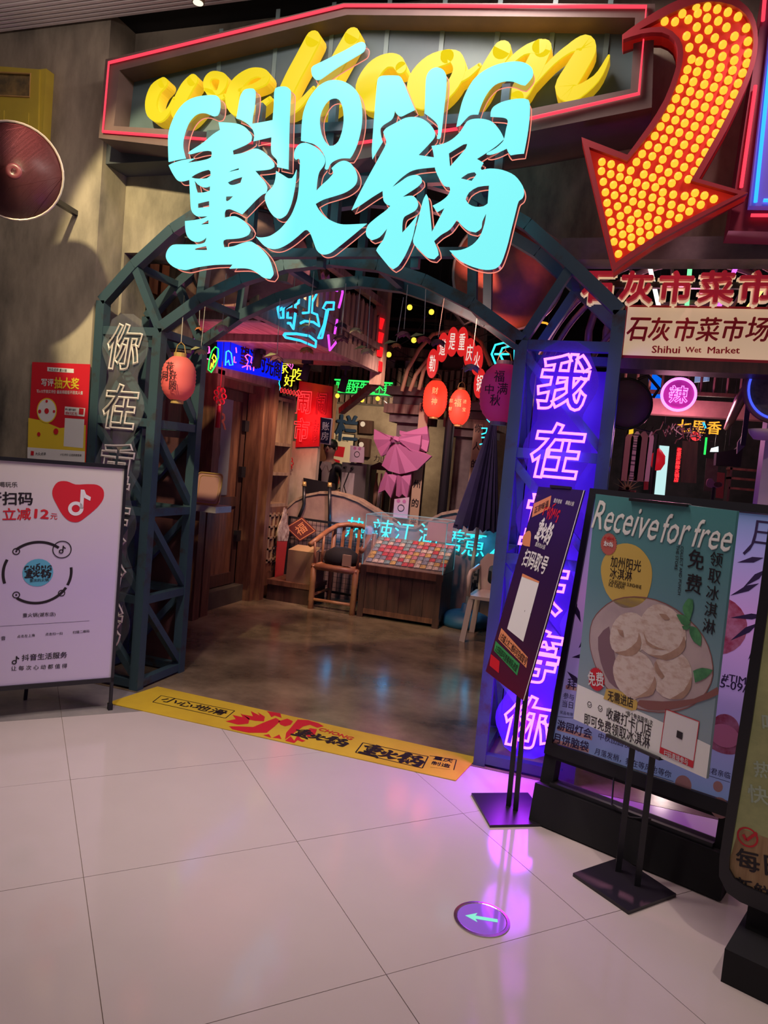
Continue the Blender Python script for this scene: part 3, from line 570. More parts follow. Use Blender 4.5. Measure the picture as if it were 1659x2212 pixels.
C0 = Vector(to2(EF, 82, 1237)); rr = (Vector(to2(EF, 156, 1237))-C0).length
for a0, a1 in ((55, 132), (155, 200), (235, 330), (-25, 10)): k_.ring(C0.x, C0.y, rr*.97, .014, .0015, a0, a1)
for ax, ay in ((35, 1191), (35, 1285), (133, 1281)): p = to2(EF, ax, ay); k_.ring(p[0], p[1], .016, .005, .002); k_.disc(p[0], p[1], .005, .002)
p = to2(EF, 134, 1187); k_.ring(p[0], p[1], .046, .005, .0025)
@mark_logo
def note(mb, x, y, s, z):
    mb.ring(x-.12*s, y-.30*s, .26*s, .16*s, z); mb.poly([(x+.05*s, y-.30*s), (x+.21*s, y-.30*s), (x+.21*s, y+.28*s), (x+.05*s, y+.62*s)], z)
    mb.poly([(x+.05*s, y+.62*s), (x+.21*s, y+.62*s), (x+.30*s, y+.40*s), (x+.52*s, y+.28*s), (x+.50*s, y+.10*s), (x+.21*s, y+.24*s)], z)
note(k_, p[0], p[1], .035, .003); q = to2(EF, 33, 1426); note(k_, q[0], q[1], .036, .002)
k_.line([to2(EF, 0, 1353), to2(EF, 193, 1341)], .0015, .001); k_.build('black_lettering', 'ink', ez)
r_ = MB(EF); r_.pt('立减', (5, 1111), (67, 1110), 1, bold=.03); r_.pt('12', (74, 1109), (106, 1111), .8, bold=.05); r_.pt('元', (109, 1115), (124, 1116), 1)
hp = cr([to2(EF, x/3.19, 980+y/3.19) for x, y in [(365,240),(400,195),(460,190),(520,212),(600,210),(670,215),(712,250),(712,310),(670,370),(600,430),(540,470),(480,465),(430,420),(390,350),(362,290)]], 3, 90); r_.poly(hp, .0015); r_.build('red_print', 'red', ez)
b_ = MB(EF); b_.disc(C0.x, C0.y, rr*.44, .0015); b_.build('blue_disc', mat('cyan_print', (.10, .42, .58), rough=.5), ez)
k2 = MB(EF); logo(k2, C0.x, C0.y-.005, rr*.78, .003); logo(k2, C0.x, C0.y+.0, rr*.78, .003, True); k2.pt('重庆的火锅', (64, 1254), (105, 1252), 1, .003); k2.build('emblem_lettering', 'ink', ez)
n_ = MB(EF); q = to2(EF, 166, 1085); note(n_, q[0]+.01, q[1], .115, .003); n_.build('white_note', 'white', ez)
# ================================================================== poster on the left wall
PF = FY(3.713)
pw = thing('wall_poster', 'red and yellow prize draw poster stuck on the concrete wall above the easel board', 'poster', (-3.45, 3.71, 1.4))
MB(PF).poly([to2(PF, *p) for p in [(70,782),(195,787),(185,1003),(60,1000)]], -.001, .002).build('poster_sheet', 'red', pw)
MB(PF).poly([to2(PF, *p) for p in [(62,903),(90,908),(130,925),(186,918),(184,1003),(60,1000)]], .0025).build('yellow_print', 'yellow', pw)
w_ = MB(PF); w_.poly([to2(PF, *p) for p in [(60,966),(184,975),(183,1003),(60,1000)]], .003); w_.poly([to2(PF, *p) for p in [(103,793),(160,797),(160,806),(103,802)]], .003)
w_.poly([to2(PF, *p) for p in [(141,878),(185,882),(183,900),(140,896)]], .003); w_.poly([to2(PF, *p) for p in [(141,903),(183,906),(180,968),(138,964)]], .003)
q = to2(PF, 102, 887); w_.disc(q[0], q[1], .072, .004, n=32); w_.pt('写评', (90, 826), (117, 827), 1, .0035, .03); w_.pt('写≥15字真实评价 最高得超值不限双人餐', (80, 845), (180, 849), 1.2, .0035); w_.build('white_print', 'white', pw)
y_ = MB(PF); y_.pt('抽大奖', (118, 827), (172, 829), 1.15, .0035, .04); y_.ring(q[0], q[1], .076, .008, .004); y_.build('yellow_lettering', 'yellow', pw)
k_ = MB(PF); k_.pt('大众点评', (77, 980), (100, 981), 1, .0035); k_.pt('大众点评 重火锅', (106, 798), (145, 801), 1, .0035); k_.pt('17亿评价 让选择更简单', (131, 982), (177, 984), 1, .0035); k_.pt('新人额外福利', (142, 884), (165, 886), 1, .0035); k_.build('black_lettering', 'ink', pw)
r_ = MB(PF); q1 = to2(PF, 102, 888); r_.disc(q1[0], q1[1], .018, .005); r_.pt('领8元红包', (142, 892), (168, 894), 1, .004); r_.poly([to2(PF, *p) for p in [(172,882),(182,883),(181,896),(171,895)]], .004)
for a, b, c in ((122, 932, .02), (85, 938, .014), (102, 867, .01), (87, 889, .013), (118, 889, .010)): q1 = to2(PF, a, b); r_.disc(q1[0], q1[1], c, .005, n=9)
q1 = to2(PF, 71, 979); r_.rect(q1[0]-.012, q1[0]+.012, q1[1]-.014, q1[1]+.014, .005); r_.build('food_print', 'red', pw)
# ================================================================== yellow cabinet + horn loudspeaker
yc = thing('yellow_cabinet', 'yellow metal cabinet with a glazed opening high on the left wall', 'cabinet', (-3.8, 3.6, 3.2))
G['yel'] = mat('yellow_paint', (.62, .50, .05), (.50, .40, .05), 2, .45)
YF = 3.655; yb = FY(YF)
x1, z1 = to2(yb, 100, 148); z0 = to2(yb, 98, 330)[1]
MB().box(x1-.8, x1, YF, 3.72, z0-.05, z1).build('body', 'yel', yc)
MB(yb).poly([to2(yb, *p) for p in [(-70,140),(88,152),(84,325),(-75,320)]], .0, .012, [[to2(yb, *p) for p in [(-60,156),(70,162),(68,212),(-62,206)]]]).build('door', 'yel', yc)
MB(yb).poly([to2(yb, *p) for p in [(-60,156),(70,162),(68,212),(-62,206)]], .001, .003).build('window_pane', mat('amber_window', (.45, .30, .10), (.12, .10, .05), 5, .2), yc)
for P in ([(0,240),(13,241),(12,272),(0,272)], [(35,242),(66,246),(65,280),(34,276)]): MB(yb).poly([to2(yb, *p) for p in P], .012, .016).build('raised_plate', 'yel', yc)
MB(yb).tube([(*to2(yb, *p), .013) for p in [(-60,156),(70,162),(68,212),(-62,206)]], .006, 6, True).build('window_trim', 'gold', yc)
hn = thing('horn_loudspeaker', 'large dark maroon horn loudspeaker beside the yellow cabinet', 'loudspeaker', (-3.1, 2.9, 2.9))
hc = PY(32, 372, 3.0); ax = Vector((.50, -.80, -.10)).normalized(); rr = .235
prof = [(.235, .02), (.225, .015), (.20, -.02), (.15, -.06), (.10, -.10), (.05, -.15), (.045, -.16)]
MB().lathe([(.240, .02), (.236, .0), (.21, -.04), (.16, -.085), (.11, -.13), (.06, -.19), (.055, -.22), (.0, -.22)], hc, 40, ax).build('horn_shell', mat('maroon_shell', (.10, .03, .035), rough=.35), hn, True)
MB().lathe(prof, hc, 40, ax).build('bell', mat('maroon_bell', (.20, .045, .055), (.13, .03, .04), 3, .30), hn, True)
MB().lathe([(.030, -.15), (.032, .0), (.040, .01), (.040, .02), (.028, .028), (.014, .02), (.0, .02)], hc, 20, ax).build('throat_plug', bpy.data.materials['maroon_bell'], hn, True)
MB().tube([hc+ax*.02+Vector((0, 0, 0))+(ax.cross(Vector((0, 0, 1))).normalized()*math.cos(t)+ax.cross(ax.cross(Vector((0, 0, 1)))).normalized()*math.sin(t))*.238 for t in [2*math.pi*k/40 for k in range(40)]], .006, 6, True).build('rim', mat('worn_rim', (.42, .34, .30), rough=.35, metal=.4), hn)
MB().bar(hc-ax*.2, (hc.x-.25, 3.72, hc.z+.05), .03).build('bracket', 'black', hn)
# ================================================================== track spotlight
sp_ = thing('track_spotlight', 'small dark cylindrical spotlight hanging at the ceiling edge above the box sign', 'spotlight', (-2.5, 3.5, 3.98))
c = PY(428, 6, 3.5); MB().cyl(c+Vector((0, 0, .14)), c, .034, None, 16).build('housing', mat('bronze_housing', (.15, .11, .07), rough=.4), sp_, True)
MB().cyl(c+Vector((0, 0, .002)), c-Vector((0, 0, .002)), .028, None, 16).build('lens', glow('lamp_lens', (1, .9, .7), 1.2), sp_)
# ================================================================== floor arrow light
qa = [PZ(*p) for p in [(985,1985),(1097,1995),(1045,1957),(1040,2020)]]; cx, cyy = -.295, 2.43
fa = thing('floor_arrow_light', 'round steel floor plate with a pale green arrow on violet lit glass', 'floor light', (cx, cyy, 0))
MB().lathe([(.098, .0), (.098, .004), (.088, .005), (.084, .003)], (cx, cyy, 0), 40).build('steel_ring', mat('steel_ring', (.5, .48, .46), rough=.25, metal=1), fa)
MB().lathe([(.085, .0), (.085, .0035), (.0, .0035)], (cx, cyy, 0), 40).build('glass_disc', mat('violet_disc', (.30, .16, .55), rough=.06, em=(.22, .05, .75), es=.3, nosample=True), fa)
af = frame((cx, cyy, .0045), (PZ(1075, 1995)-PZ(1015, 1985)), (0, 1, 0))
MB(af).poly([(-.058, 0), (-.015, .026), (-.022, .009), (.055, .009), (.055, -.009), (-.022, -.009), (-.015, -.026)], 0).build('arrow', glow('mint_arrow', (.25, .9, .62), .9), fa)
# ================================================================== violet queue poster on a twin pole stand
def pole_stand(name, label, cat, base, ux_, poles, ph, tk_=.012):
    t = thing(name, label, cat, (sum(p.x for p in base)/4, sum(p.y for p in base)/4, 0))
    MB().poly([(p.x, p.y) for p in base], .0, tk_).build('base_plate', mat('charcoal_plate', (.02, .016, .025), rough=.35) if 'charcoal_plate' not in bpy.data.materials else bpy.data.materials['charcoal_plate'], t)
    for p, top in zip(poles, ph): MB().bar((p.x, p.y, tk_), top, .022).build('pole', 'black', t)
    return t
base = [PZ(*p) for p in [(1018,1718),(1058,1788),(1192,1785),(1140,1717)]]
n_ = Vector((-.84, -.54, 0)); L0, R0 = Vector((-.51, 3.456, .59)), Vector((-.30, 3.14, .59)); ux = (R0-L0).normalized()
lean = math.radians(13); Q1 = frame((L0+R0)/2, ux, Vector((.84*math.sin(lean), .54*math.sin(lean), math.cos(lean))))
pb = Q1.translation
pl = [PZ(1098, 1745), PZ(1113, 1755)]
ps = pole_stand('queue_poster_stand', 'dark violet leaning queue poster on a twin pole stand before the right tower', 'poster stand', base, ux, pl, [Q1 @ Vector((-.03, .35, -.012)), Q1 @ Vector((.03, .35, -.012))])
qq = lambda P: [to2(Q1, *p) for p in P]
cq = lambda P: [(1000+x/5.53, 1040+y/5.53) for x, y in P]
corners = qq([(1163,1051),(1262,1059),(1131,1514),(1049,1450)])
MB(Q1).poly(corners[::-1], -.008, 0).build('poster_sheet', grad('violet_sheet', [(0, (.13, .01, .03)), (.3, (.05, .015, .05)), (.6, (.035, .012, .07)), (1, (.03, .015, .12))], .5, 1.5, .3), ps)
MB(Q1).line([corners[1], corners[2]], .006, .001).build('poster_edge', 'white', ps)
w_ = MB(Q1)
def cpt(mb, s, A, B, **k): a, b = cq([A, B]); mb.pt(s, a, b, **k)
a, b = qq(cq([(980, 600)]))[0]; pa, pb_ = qq(cq([(880, 540), (1090, 640)])); an = math.atan2(pb_[1]-pa[1], pb_[0]-pa[0]); logo(w_, a, b, .155, .002, ang=an, h=.12)
cpt(w_, '扫码取号', (730, 900), (1010, 1010), hs=1.5, bold=.04); cpt(w_, '重庆的火锅', (870, 745), (985, 790), hs=1.2)
cpt(w_, '重庆老味', (1090, 225), (1185, 245), hs=1.2); cpt(w_, '麻辣火锅', (1232, 250), (1328, 272), hs=1.2)
w_.poly(qq(cq([(715,1100),(915,1195),(722,1915),(530,1760)])), .001); w_.build('white_print', 'white', ps)
MB(Q1).poly(qq(cq([(705,1135),(715,1100),(915,1195),(910,1215)]))[::-1], .0015).build('gold_print', 'orange', ps)
o_ = MB(Q1); o_.poly(qq(cq([(850,265),(1058,168),(1035,325),(825,430)])), .001); o_.poly(qq(cq([(462,1752),(778,2100),(760,2230),(425,1885)])), .0015); o_.poly(cr(qq(cq([(720,660),(765,600),(805,595),(815,650),(800,780),(715,755)])), 3, 90), .001); o_.build('orange_print', 'orange', ps)
MB(Q1).poly(qq(cq([(392,1905),(680,2180),(650,2320),(372,2020)])), .001).build('green_print', 'green', ps)
k_ = MB(Q1); cpt(k_, '正宗味道', (860, 345), (1030, 258), hs=1.2, z=.003); cpt(k_, '1.扫描上方二维码可完成取号', (455, 1840), (765, 2160), hs=1.6, z=.003); cpt(k_, '2.扫码即可查看排队进度', (400, 1985), (655, 2240), hs=1.5, z=.003); k_.build('black_lettering', 'ink', ps)
r_ = MB(Q1); logo(r_, a, b+.035, .155, .0015, True, h=.12, ang=an); r_.poly(qq(cq([(335,2060),(440,2150),(430,2290),(320,2200)])), .001); r_.build('red_print', 'red', ps)
MB(Q1).poly(qq([(1190,1048),(1234,1052),(1234,1057),(1190,1054)]), -.004, .006).build('clip', 'black', ps)
# ================================================================== moon festival light box board
ls_ = math.sin(math.radians(9)); MFm = frame((-.2, 3.27, 0), (.71, -.27, 0), (.36*ls_, .93*ls_, math.cos(math.radians(9)))); m2 = lambda P: [to2(MFm, *p) for p in P]
mb_ = thing('festival_light_board', 'black framed violet festival poster board standing behind the ice cream poster', 'board', (.1, 3.1, 0))
x0, x1 = to2(MFm, 1225, 1350)[0], .80; zT = to2(MFm, 1450, 1072)[1]
MB(MFm).rect(x0+.03, x1-.03, .36, zT-.04, -.02, 0).build('poster_panel', grad('festival_sheet', [(0, (.16, .22, .42)), (.28, (.30, .22, .52)), (.6, (.52, .26, .62)), (.85, (.30, .27, .60)), (1, (.12, .20, .40))], .34, 1.5, .4, .25), mb_)
MB(MFm).poly([(x0-.0, .30), (x1, .30), (x1, zT), (x0, zT)], -.06, .012, [[(x0+.03, .355), (x1-.03, .355), (x1-.03, zT-.035), (x0+.03, zT-.035)]]).build('frame', 'black', mb_)
MB(MFm).poly([(x0, 0), (x1, 0), (x1, .30), (x0, .30)], -.06, .0, [[(x0+.06, .19), (x1-.06, .19), (x1-.06, .285), (x0+.06, .285)]]).build('stand', 'blackm', mb_)
MB(MFm).box(x0, x1, 0, .17, -.09, .05).build('base_box', 'blackm', mb_)
MB(MFm).box(x0+.06, x1-.06, .17, .19, -.07, .03).build('ledge', 'black', mb_)
k_ = MB(MFm); k_.pt('月', (1610, 1160), (1690, 1170), 1, bold=-.01); k_.pt('#TIME', (1560, 1462), (1625, 1475), 1.0, bold=.02); k_.pt('5-09/15', (1556, 1475), (1640, 1494), 1.0, bold=.02)
k_.pt('拜月', (1226, 1476), (1262, 1482), 1.2, bold=.02); k_.pt('参与', (1217, 1502), (1240, 1507), 1.1); k_.pt('当日', (1215, 1519), (1238, 1524), 1.1); k_.pt('奖品有限', (1210, 1538), (1238, 1544), 1)
k_.pt('游园灯会', (1204, 1564), (1279, 1586), 1.1, bold=.03); k_.pt('月饼脑袋', (1195, 1592), (1272, 1614), 1.1, bold=.03); k_.pt('中秋团圆夜  灯火', (1293, 1589), (1400, 1622), 1.1); k_.pt('月落发梢，我在等风也等你', (1285, 1622), (1450, 1674), 1.1); k_.pt('静候君亲临', (1508, 1657), (1578, 1676), 1.1)
for A, B in (((1205,1548),(1240,1551)), ((1282,1634),(1455,1688)), ((1520,1672),(1577,1690))): k_.line(m2([A, B]), .002, .002)
for sx, sy, L_, an in [(1650,1205,.10,200),(1655,1230,.11,230),(1640,1260,.12,215),(1655,1330,.13,195),(1640,1345,.13,225),(1650,1370,.12,250),(1300,1120,.12,80),(1240,1330,.12,95),(1255,1345,.12,120),(1235,1420,.13,20),(1225,1450,.12,330),(1250,1400,.1,60)]:
    p = Vector(to2(MFm, sx, sy)); d = Vector((math.cos(math.radians(an)), math.sin(math.radians(an)))); q_ = Vector((-d.y, d.x))
    k_.poly([tuple(p), tuple(p+d*L_*.4+q_*.012), tuple(p+d*L_), tuple(p+d*L_*.4-q_*.012)], .0012)
k_.build('dark_print', mat('plum_ink', (.03, .012, .08), rough=.5), mb_)
o_ = MB(MFm)
for x, y, r1 in ((1476, 1695, .032), (1551, 1699, .018), (1555, 1745, .035)): p = to2(MFm, x, y); o_.disc(p[0], p[1], r1, .0012, ry=r1*1.15)
for A, B in (((1204,1573),(1279,1595)), ((1195,1600),(1272,1622)), ((1222,1484),(1250,1489))): o_.line(m2([A, B]), .018, .0008)
o_.build('lantern_print', mat('peach_ink', (.62, .33, .32), rough=.5), mb_)
r_ = MB(MFm); p = to2(MFm, 1545, 1350); r_.disc(p[0], p[1], .12, .0008); p = to2(MFm, 1563, 1600); r_.disc(p[0], p[1], .075, .001, ry=.05); r_.disc(p[0], p[1]+.055, .05, .0014); r_.build('dessert_print', mat('raspberry_ink', (.35, .03, .10), (.55, .2, .4), 18, .5), mb_)
MB(MFm).disc(p[0], p[1]+.02, .055, .0018, ry=.045).build('berry_cream', mat('pink_cream_ink', (.70, .22, .45), rough=.5), mb_)
cb_ = MB(); cp = [PZ(*p, .005) for p in [(1405,1700),(1425,1740),(1470,1735),(1500,1722)]]; tag(MB().tube([MFm @ Vector(p) for p in [(.32, .30, .02), (.34, .2, .05), (.42, .175, .045), (.5, .195, .03)]], .004, 6).build('power_cable', 'cable'), 'thin black cable hanging below the festival poster board', 'cable')
# ================================================================== ice cream poster stand
IF = frame((-.08, 3.18, 0), (.48, -.49, 0)); i2 = lambda P: [to2(IF, *p) for p in P]
base = [PZ(*p) for p in [(1237,1893),(1357,1976),(1460,1938),(1340,1858)]]
MBp = [PZ(1330, 1895), PZ(1372, 1920)]
tops = [IF @ Vector((to2(IF, 1357, 1625)[0], .70, -.02)), IF @ Vector((to2(IF, 1400, 1645)[0], .70, -.02))]
MBp = [Vector((t.x, t.y, 0)) for t in tops]
ic = pole_stand('ice_cream_poster_stand', 'pale blue ice cream poster on a twin pole stand before the festival board', 'poster stand', base, None, MBp, tops, .014)
ci = lambda P: [(1160+x/3.325, 1040+y/3.325) for x, y in P]; cj = lambda P: [(960+x/2.373, 1440+y/2.373) for x, y in P]
cc = i2([(1287,1067),(1592,1104),(1526,1682),(1239,1553)]); X0, X1 = (cc[0][0]+cc[3][0])/2, (cc[1][0]+cc[2][0])/2; Z1 = (cc[0][1]+cc[1][1])/2; Z0 = (cc[2][1]+cc[3][1])/2
MB(IF).poly([cc[3], cc[2], cc[1], cc[0]], -.012, 0).build('poster_sheet', grad('sky_blue_sheet', [(0, (.30, .38, .42)), (.3, (.22, .34, .40)), (.6, (.12, .27, .32)), (1, (.07, .26, .27))], .6, 1.5, .45), ic)
MB(IF).poly(i2(ci([(290,1480),(500,1560),(520,1640),(740,1650)])+cj([(1320,370),(1340,572),(660,270)])), .0008).build('white_band', 'white', ic) if False else None
w_ = MB(IF); w_.poly([cc[3], cc[2], i2([(1535,1610)])[0], i2([(1400,1545)])[0], i2([(1320,1510)])[0], i2([(1248,1478)])[0]], .0008)
def ipt(mb, s, A, B, f=ci, **k): a, b = f([A, B]); mb.pt(s, a, b, **k)
ipt(w_, 'Receive', (420, 235), (885, 320), hs=1.5, shear=.25, bold=.015); ipt(w_, 'for', (905, 335), (1105, 355), hs=1.5, shear=.25, bold=.015); ipt(w_, 'free', (1130, 370), (1415, 405), hs=1.4, shear=.25, bold=.015); w_.build('white_print', mat('off_white_print', (.85, .88, .84), rough=.5), ic)
y_ = MB(IF); y_.poly(cr(i2(ci([(460,650),(480,550),(560,465),(650,445),(740,480),(810,570),(828,660),(815,760),(780,850),(700,900),(600,900),(500,800)])), 3, 90), .001)
y_.poly(i2(ci([(500,1490),(560,1490),(700,1550),(728,1590),(715,1640),(680,1645),(480,1560)])), .0022); y_.build('yellow_print', mat('mustard_print', (.62, .44, .10), rough=.5), ic)
def star(mb, x, y, r, z, n=28):
    mb.poly([(x+r*(1 if k % 2 else .88)*math.cos(math.pi*k/n), y+r*(1 if k % 2 else .88)*math.sin(math.pi*k/n)) for k in range(2*n)], z)
r_ = MB(IF); q = i2(ci([(517, 450)]))[0]; star(r_, q[0], q[1], .048, .002); r_.build('seal_print', mat('coral_print', (.50, .12, .10), rough=.5), ic)
r_ = MB(IF); q3_ = i2(ci([(430, 1420)]))[0]; star(r_, q3_[0], q3_[1], .050, .003); r_.poly(i2(cj([(1108,410),(1280,485),(1275,518),(1105,440)])), .0025)
P = i2(cj([(1137,218),(1308,282),(1275,518),(1105,440)])); r_.line(P+[P[0]], .003, .0022); logo(r_, q[0], q[1]+.012, .055, .003, True); r_.build('red_print', 'red', ic)
w2 = MB(IF); logo(w2, q[0], q[1], .055, .004); ipt(w2, '免费', (370, 1412), (485, 1425), hs=1.3, z=.004, bold=.03); ipt(w2, '扫码直接参与', (1128, 440), (1252, 490), cj, hs=1.3, z=.0035, bold=.02); w2.poly(P, .0015); w2.build('white_badge_print', 'white', ic)
k_ = MB(IF); ipt(k_, '加州阳光', (532, 572), (750, 610), hs=1.2); ipt(k_, '冰淇淋', (526, 655), (685, 680), hs=1.2); ipt(k_, 'CALIFORNIA SUNSHINE', (522, 712), (752, 760), hs=1.3, z=.002); ipt(k_, 'ICE CREAM', (518, 738), (628, 762), hs=1.3, z=.002)
k_.vt('免费', ci([(1145, 560)])[0], ci([(1128, 735)])[0], .070, bold=.015, w=1.0); k_.vt('领取冰淇淋', ci([(1290, 560)])[0], ci([(1238, 1040)])[0], .052, bold=.01)
a, b = Vector(i2(ci([(1045, 465)]))[0]), Vector(i2(ci([(1022, 815)]))[0]); c_ = (a+b)/2; k_.text('COLLECT AND PUNCH', c_.x, c_.y, (b-a).length, .013, .0015, math.atan2((b-a).y, (b-a).x)); a, b = Vector(i2(ci([(1015, 460)]))[0]), Vector(i2(ci([(998, 635)]))[0]); c_ = (a+b)/2; k_.text('THE STORE', c_.x, c_.y, (b-a).length, .013, .0015, math.atan2((b-a).y, (b-a).x))
ipt(k_, '无需进店', (512, 1535), (695, 1590), hs=1.3, z=.003, bold=.015); ipt(k_, '收藏打卡门店', (832, 235), (1062, 330), cj, hs=1.3, bold=.015); ipt(k_, '即可免费领取冰淇淋', (718, 265), (1055, 390), cj, hs=1.3, bold=.015); ipt(k_, '*每个账号限领1次', (930, 235), (1070, 290), cj, hs=1.2)
for A in ((745, 195), (800, 215)): p = i2(cj([A]))[0]; k_.ring(p[0], p[1], .013, .003, .0015, n=6); k_.line([(p[0]-.008, p[1]), (p[0], p[1]-.006), (p[0]+.010, p[1]+.006)], .0022, .0016)
p = i2(cj([(1208, 350)]))[0]; k_.rect(p[0]-.013, p[0]+.013, p[1]-.013, p[1]+.013, .003); k_.build('black_lettering', 'ink', ic)
# the photographed bowl printed on the poster
bo = i2(ci([(380,1100),(400,1000),(460,920),(560,850),(700,828),(850,850),(1000,920),(1150,1050),(1230,1180),(1265,1330),(1250,1450),(1180,1560),(1080,1625),(950,1655),(800,1650),(650,1600),(500,1480),(420,1320),(385,1200)]))
MB(IF).poly(cr(bo, 2, 90), .001).build('bowl_print', mat('bowl_grey_pink', (.52, .42, .42), (.42, .33, .35), 6, .5), ic)
e_ = MB(IF); b2 = cr(bo, 2, 90); e_.line(b2+[b2[0]], .004, .0014); e_.poly(cr(i2(ci([(1130,1560),(1300,1475),(1305,1530),(1150,1590),(950,1640),(800,1640),(720,1600),(740,1570),(900,1580)])), 2, 90), .0022); e_.build('bowl_rim_print', mat('bowl_brown', (.25, .10, .09), rough=.5), ic)
MB(IF).poly(cr(i2(ci([(440,1120),(520,1040),(560,1240),(600,1500),(520,1440),(460,1300)])), 2, 90), .0015).build('bowl_shade_print', mat('bowl_mauve', (.22, .13, .16), rough=.5), ic)
G['scoop'] = mat('ice_cream_print', (.68, .58, .52), (.50, .34, .27), 22, .5, detail=5, pos=(.30, .55), stretch=(1, 1, 2.2))
for k, P in enumerate(([(525,1120),(545,1030),(600,960),(680,940),(750,970),(790,1060),(780,1180),(700,1240),(600,1245),(540,1200)], [(860,1280),(1000,1220),(1090,1290),(1118,1400),(1090,1520),(960,1565),(860,1500),(840,1380)], [(720,1100),(740,1000),(800,910),(880,880),(980,920),(1050,1010),(1075,1130),(1030,1240),(920,1280),(800,1240),(730,1170)], [(550,1330),(590,1240),(680,1205),(790,1250),(850,1350),(865,1450),(830,1530),(760,1530),(700,1570),(600,1500),(560,1420)])):
    MB(IF).poly(cr(i2(ci(P)), 2, 90), .0018+.0003*k).build('scoop_print', 'scoop', ic)
sh_ = MB(IF)
for P in ([(560,1225),(640,1215),(720,1150),(735,1080),(755,1160),(720,1235),(640,1255)], [(800,1240),(900,1250),(1020,1190),(1060,1110),(1072,1180),(1030,1245),(930,1285)], [(770,1080),(800,1150),(880,1195),(940,1210),(860,1205),(790,1165)], [(700,1555),(800,1500),(850,1400),(862,1450),(835,1530),(760,1550)], [(860,1290),(880,1340),(920,1400),(900,1420),(860,1370),(845,1310)], [(960,1560),(1060,1500),(1112,1400),(1110,1480),(1050,1560)], [(880,950),(930,955),(960,990),(920,995)], [(580,1060),(620,1070),(630,1120),(600,1100)]): sh_.poly(cr(i2(ci(P)), 2, 60), .0031)
sh_.build('scoop_shade_print', mat('scoop_shade', (.36, .22, .16), (.46, .30, .22), 20, .5), ic)
g_ = MB(IF)
for P in ([(1065,960),(1050,900),(1090,840),(1125,850),(1125,920),(1100,1000)], [(1005,955),(1060,960),(1110,1010),(1080,1040),(1040,1020)], [(1100,1040),(1150,1050),(1185,1110),(1180,1185),(1130,1150),(1100,1090)], [(1045,1040),(1110,1030),(1090,1065),(1055,1062)], [(1125,1360),(1190,1338),(1268,1355),(1220,1410),(1140,1445)]): g_.poly(cr(i2(ci(P)), 2, 60), .0032)
g_.build('mint_leaf_print', mat('mint_green', (.035, .17, .07), (.08, .30, .12), 25, .5), ic)
MB(IF).poly(i2([(1363,1076),(1488,1089),(1487,1095),(1363,1082)]), -.014, .012).build('clip', 'black', ic)
MB(IF).poly(i2(cj([(838,342),(1110,465),(1112,480),(838,357)])), -.014, .012).build('clip', 'black', ic)
# ================================================================== right-most board
RF_ = frame((.505, 2.62, 0), (.93, -.37, 0)); r2 = lambda P: [to2(RF_, *p) for p in P]
rb = thing('menu_light_board', 'black rounded menu board with mossy green poster cut off by the right edge', 'board', (.8, 2.5, 0))
fo = r2([(1670,1070),(1640,1300),(1600,1560),(1556,1850),(1555,1890),(1572,1925),(1600,1945)])
x1 = .62; fo = fo+[(x1, fo[-1][1]), (x1, 1.62), (fo[0][0], 1.62)]
fi = r2([(1684,1090),(1660,1320),(1626,1560),(1578,1850),(1577,1875),(1588,1895),(1612,1912)]); fi = fi+[(x1-.03, fi[-1][1]), (x1-.03, 1.58), (fi[0][0], 1.58)]
MB(RF_).poly(fo, -.05, .012, [fi]).build('frame', 'black', rb)
MB(RF_).poly(fi, -.02, 0).build('poster_panel', mat('mossy_sheet', (.30, .27, .12), (.13, .12, .05), 7, .5, detail=8, em=(.2, .18, .08), es=.25, nosample=True), rb)
wd = r2([(1597,1788),(1659,1812)]); MB(RF_).poly([wd[0], fi[3], fi[4], fi[5], fi[6], (x1-.03, fi[6][1]), (x1-.03, wd[0][1])], .001).build('wood_print', mat('wood_print', (.42, .27, .13), (.28, .16, .07), 6, .5, stretch=(6, 6, .6)), rb)
k_ = MB(RF_); k_.pt('每日', (1590, 1852), (1690, 1875), 1, bold=.03); k_.pt('新鲜', (1588, 1908), (1668, 1935), 1, bold=.03); k_.build('black_lettering', 'ink', rb)
w_ = MB(RF_); w_.pt('味', (1646, 1560), (1690, 1565), 1, bold=.03); w_.pt('热', (1628, 1660), (1668, 1665), 1, bold=.03); w_.pt('快', (1615, 1712), (1660, 1720), 1, bold=.03); w_.build('pale_lettering', mat('pale_mint_print', (.45, .55, .42), rough=.5), rb)
r_ = MB(RF_); p = to2(RF_, 1615, 1808); r_.ring(p[0], p[1], .030, .006, .002); r_.line([(p[0]-.014, p[1]+.004), (p[0]-.002, p[1]-.012), (p[0]+.026, p[1]+.026)], .009, .0025); r_.build('check_print', 'red', rb)
MB(RF_).box(.03, x1, .0, .11, -.13, .16).box(.05, x1, .11, .2, -.05, -.01).build('base_box', 'blackm', rb)
# ================================================================== INTERIOR: left shop front
XW = -3.62
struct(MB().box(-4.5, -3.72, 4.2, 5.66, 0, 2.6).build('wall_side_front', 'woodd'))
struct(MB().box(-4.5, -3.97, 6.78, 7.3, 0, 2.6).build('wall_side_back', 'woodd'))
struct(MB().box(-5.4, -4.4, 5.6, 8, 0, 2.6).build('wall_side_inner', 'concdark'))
sf = thing('wooden_shopfront', 'dark timber shop doorway with lintel posts on the left inside the arch', 'doorway', (-3.6, 6.2, 0))
for y0, y1, x0_, x1_ in ((5.66, 5.78, -3.66, -3.50), (6.60, 6.70, -3.70, -3.52), (6.70, 6.80, -3.66, -3.46)): MB().box(x0_, x1_, y0, y1, 0, 2.26).build('post', 'wood', sf)
MB().box(-3.66, -3.50, 5.62, 6.84, 2.22, 2.33).build('lintel', 'woodx', sf); MB().box(-3.69, -3.62, 5.76, 6.62, 2.14, 2.22).build('header', 'wood', sf)
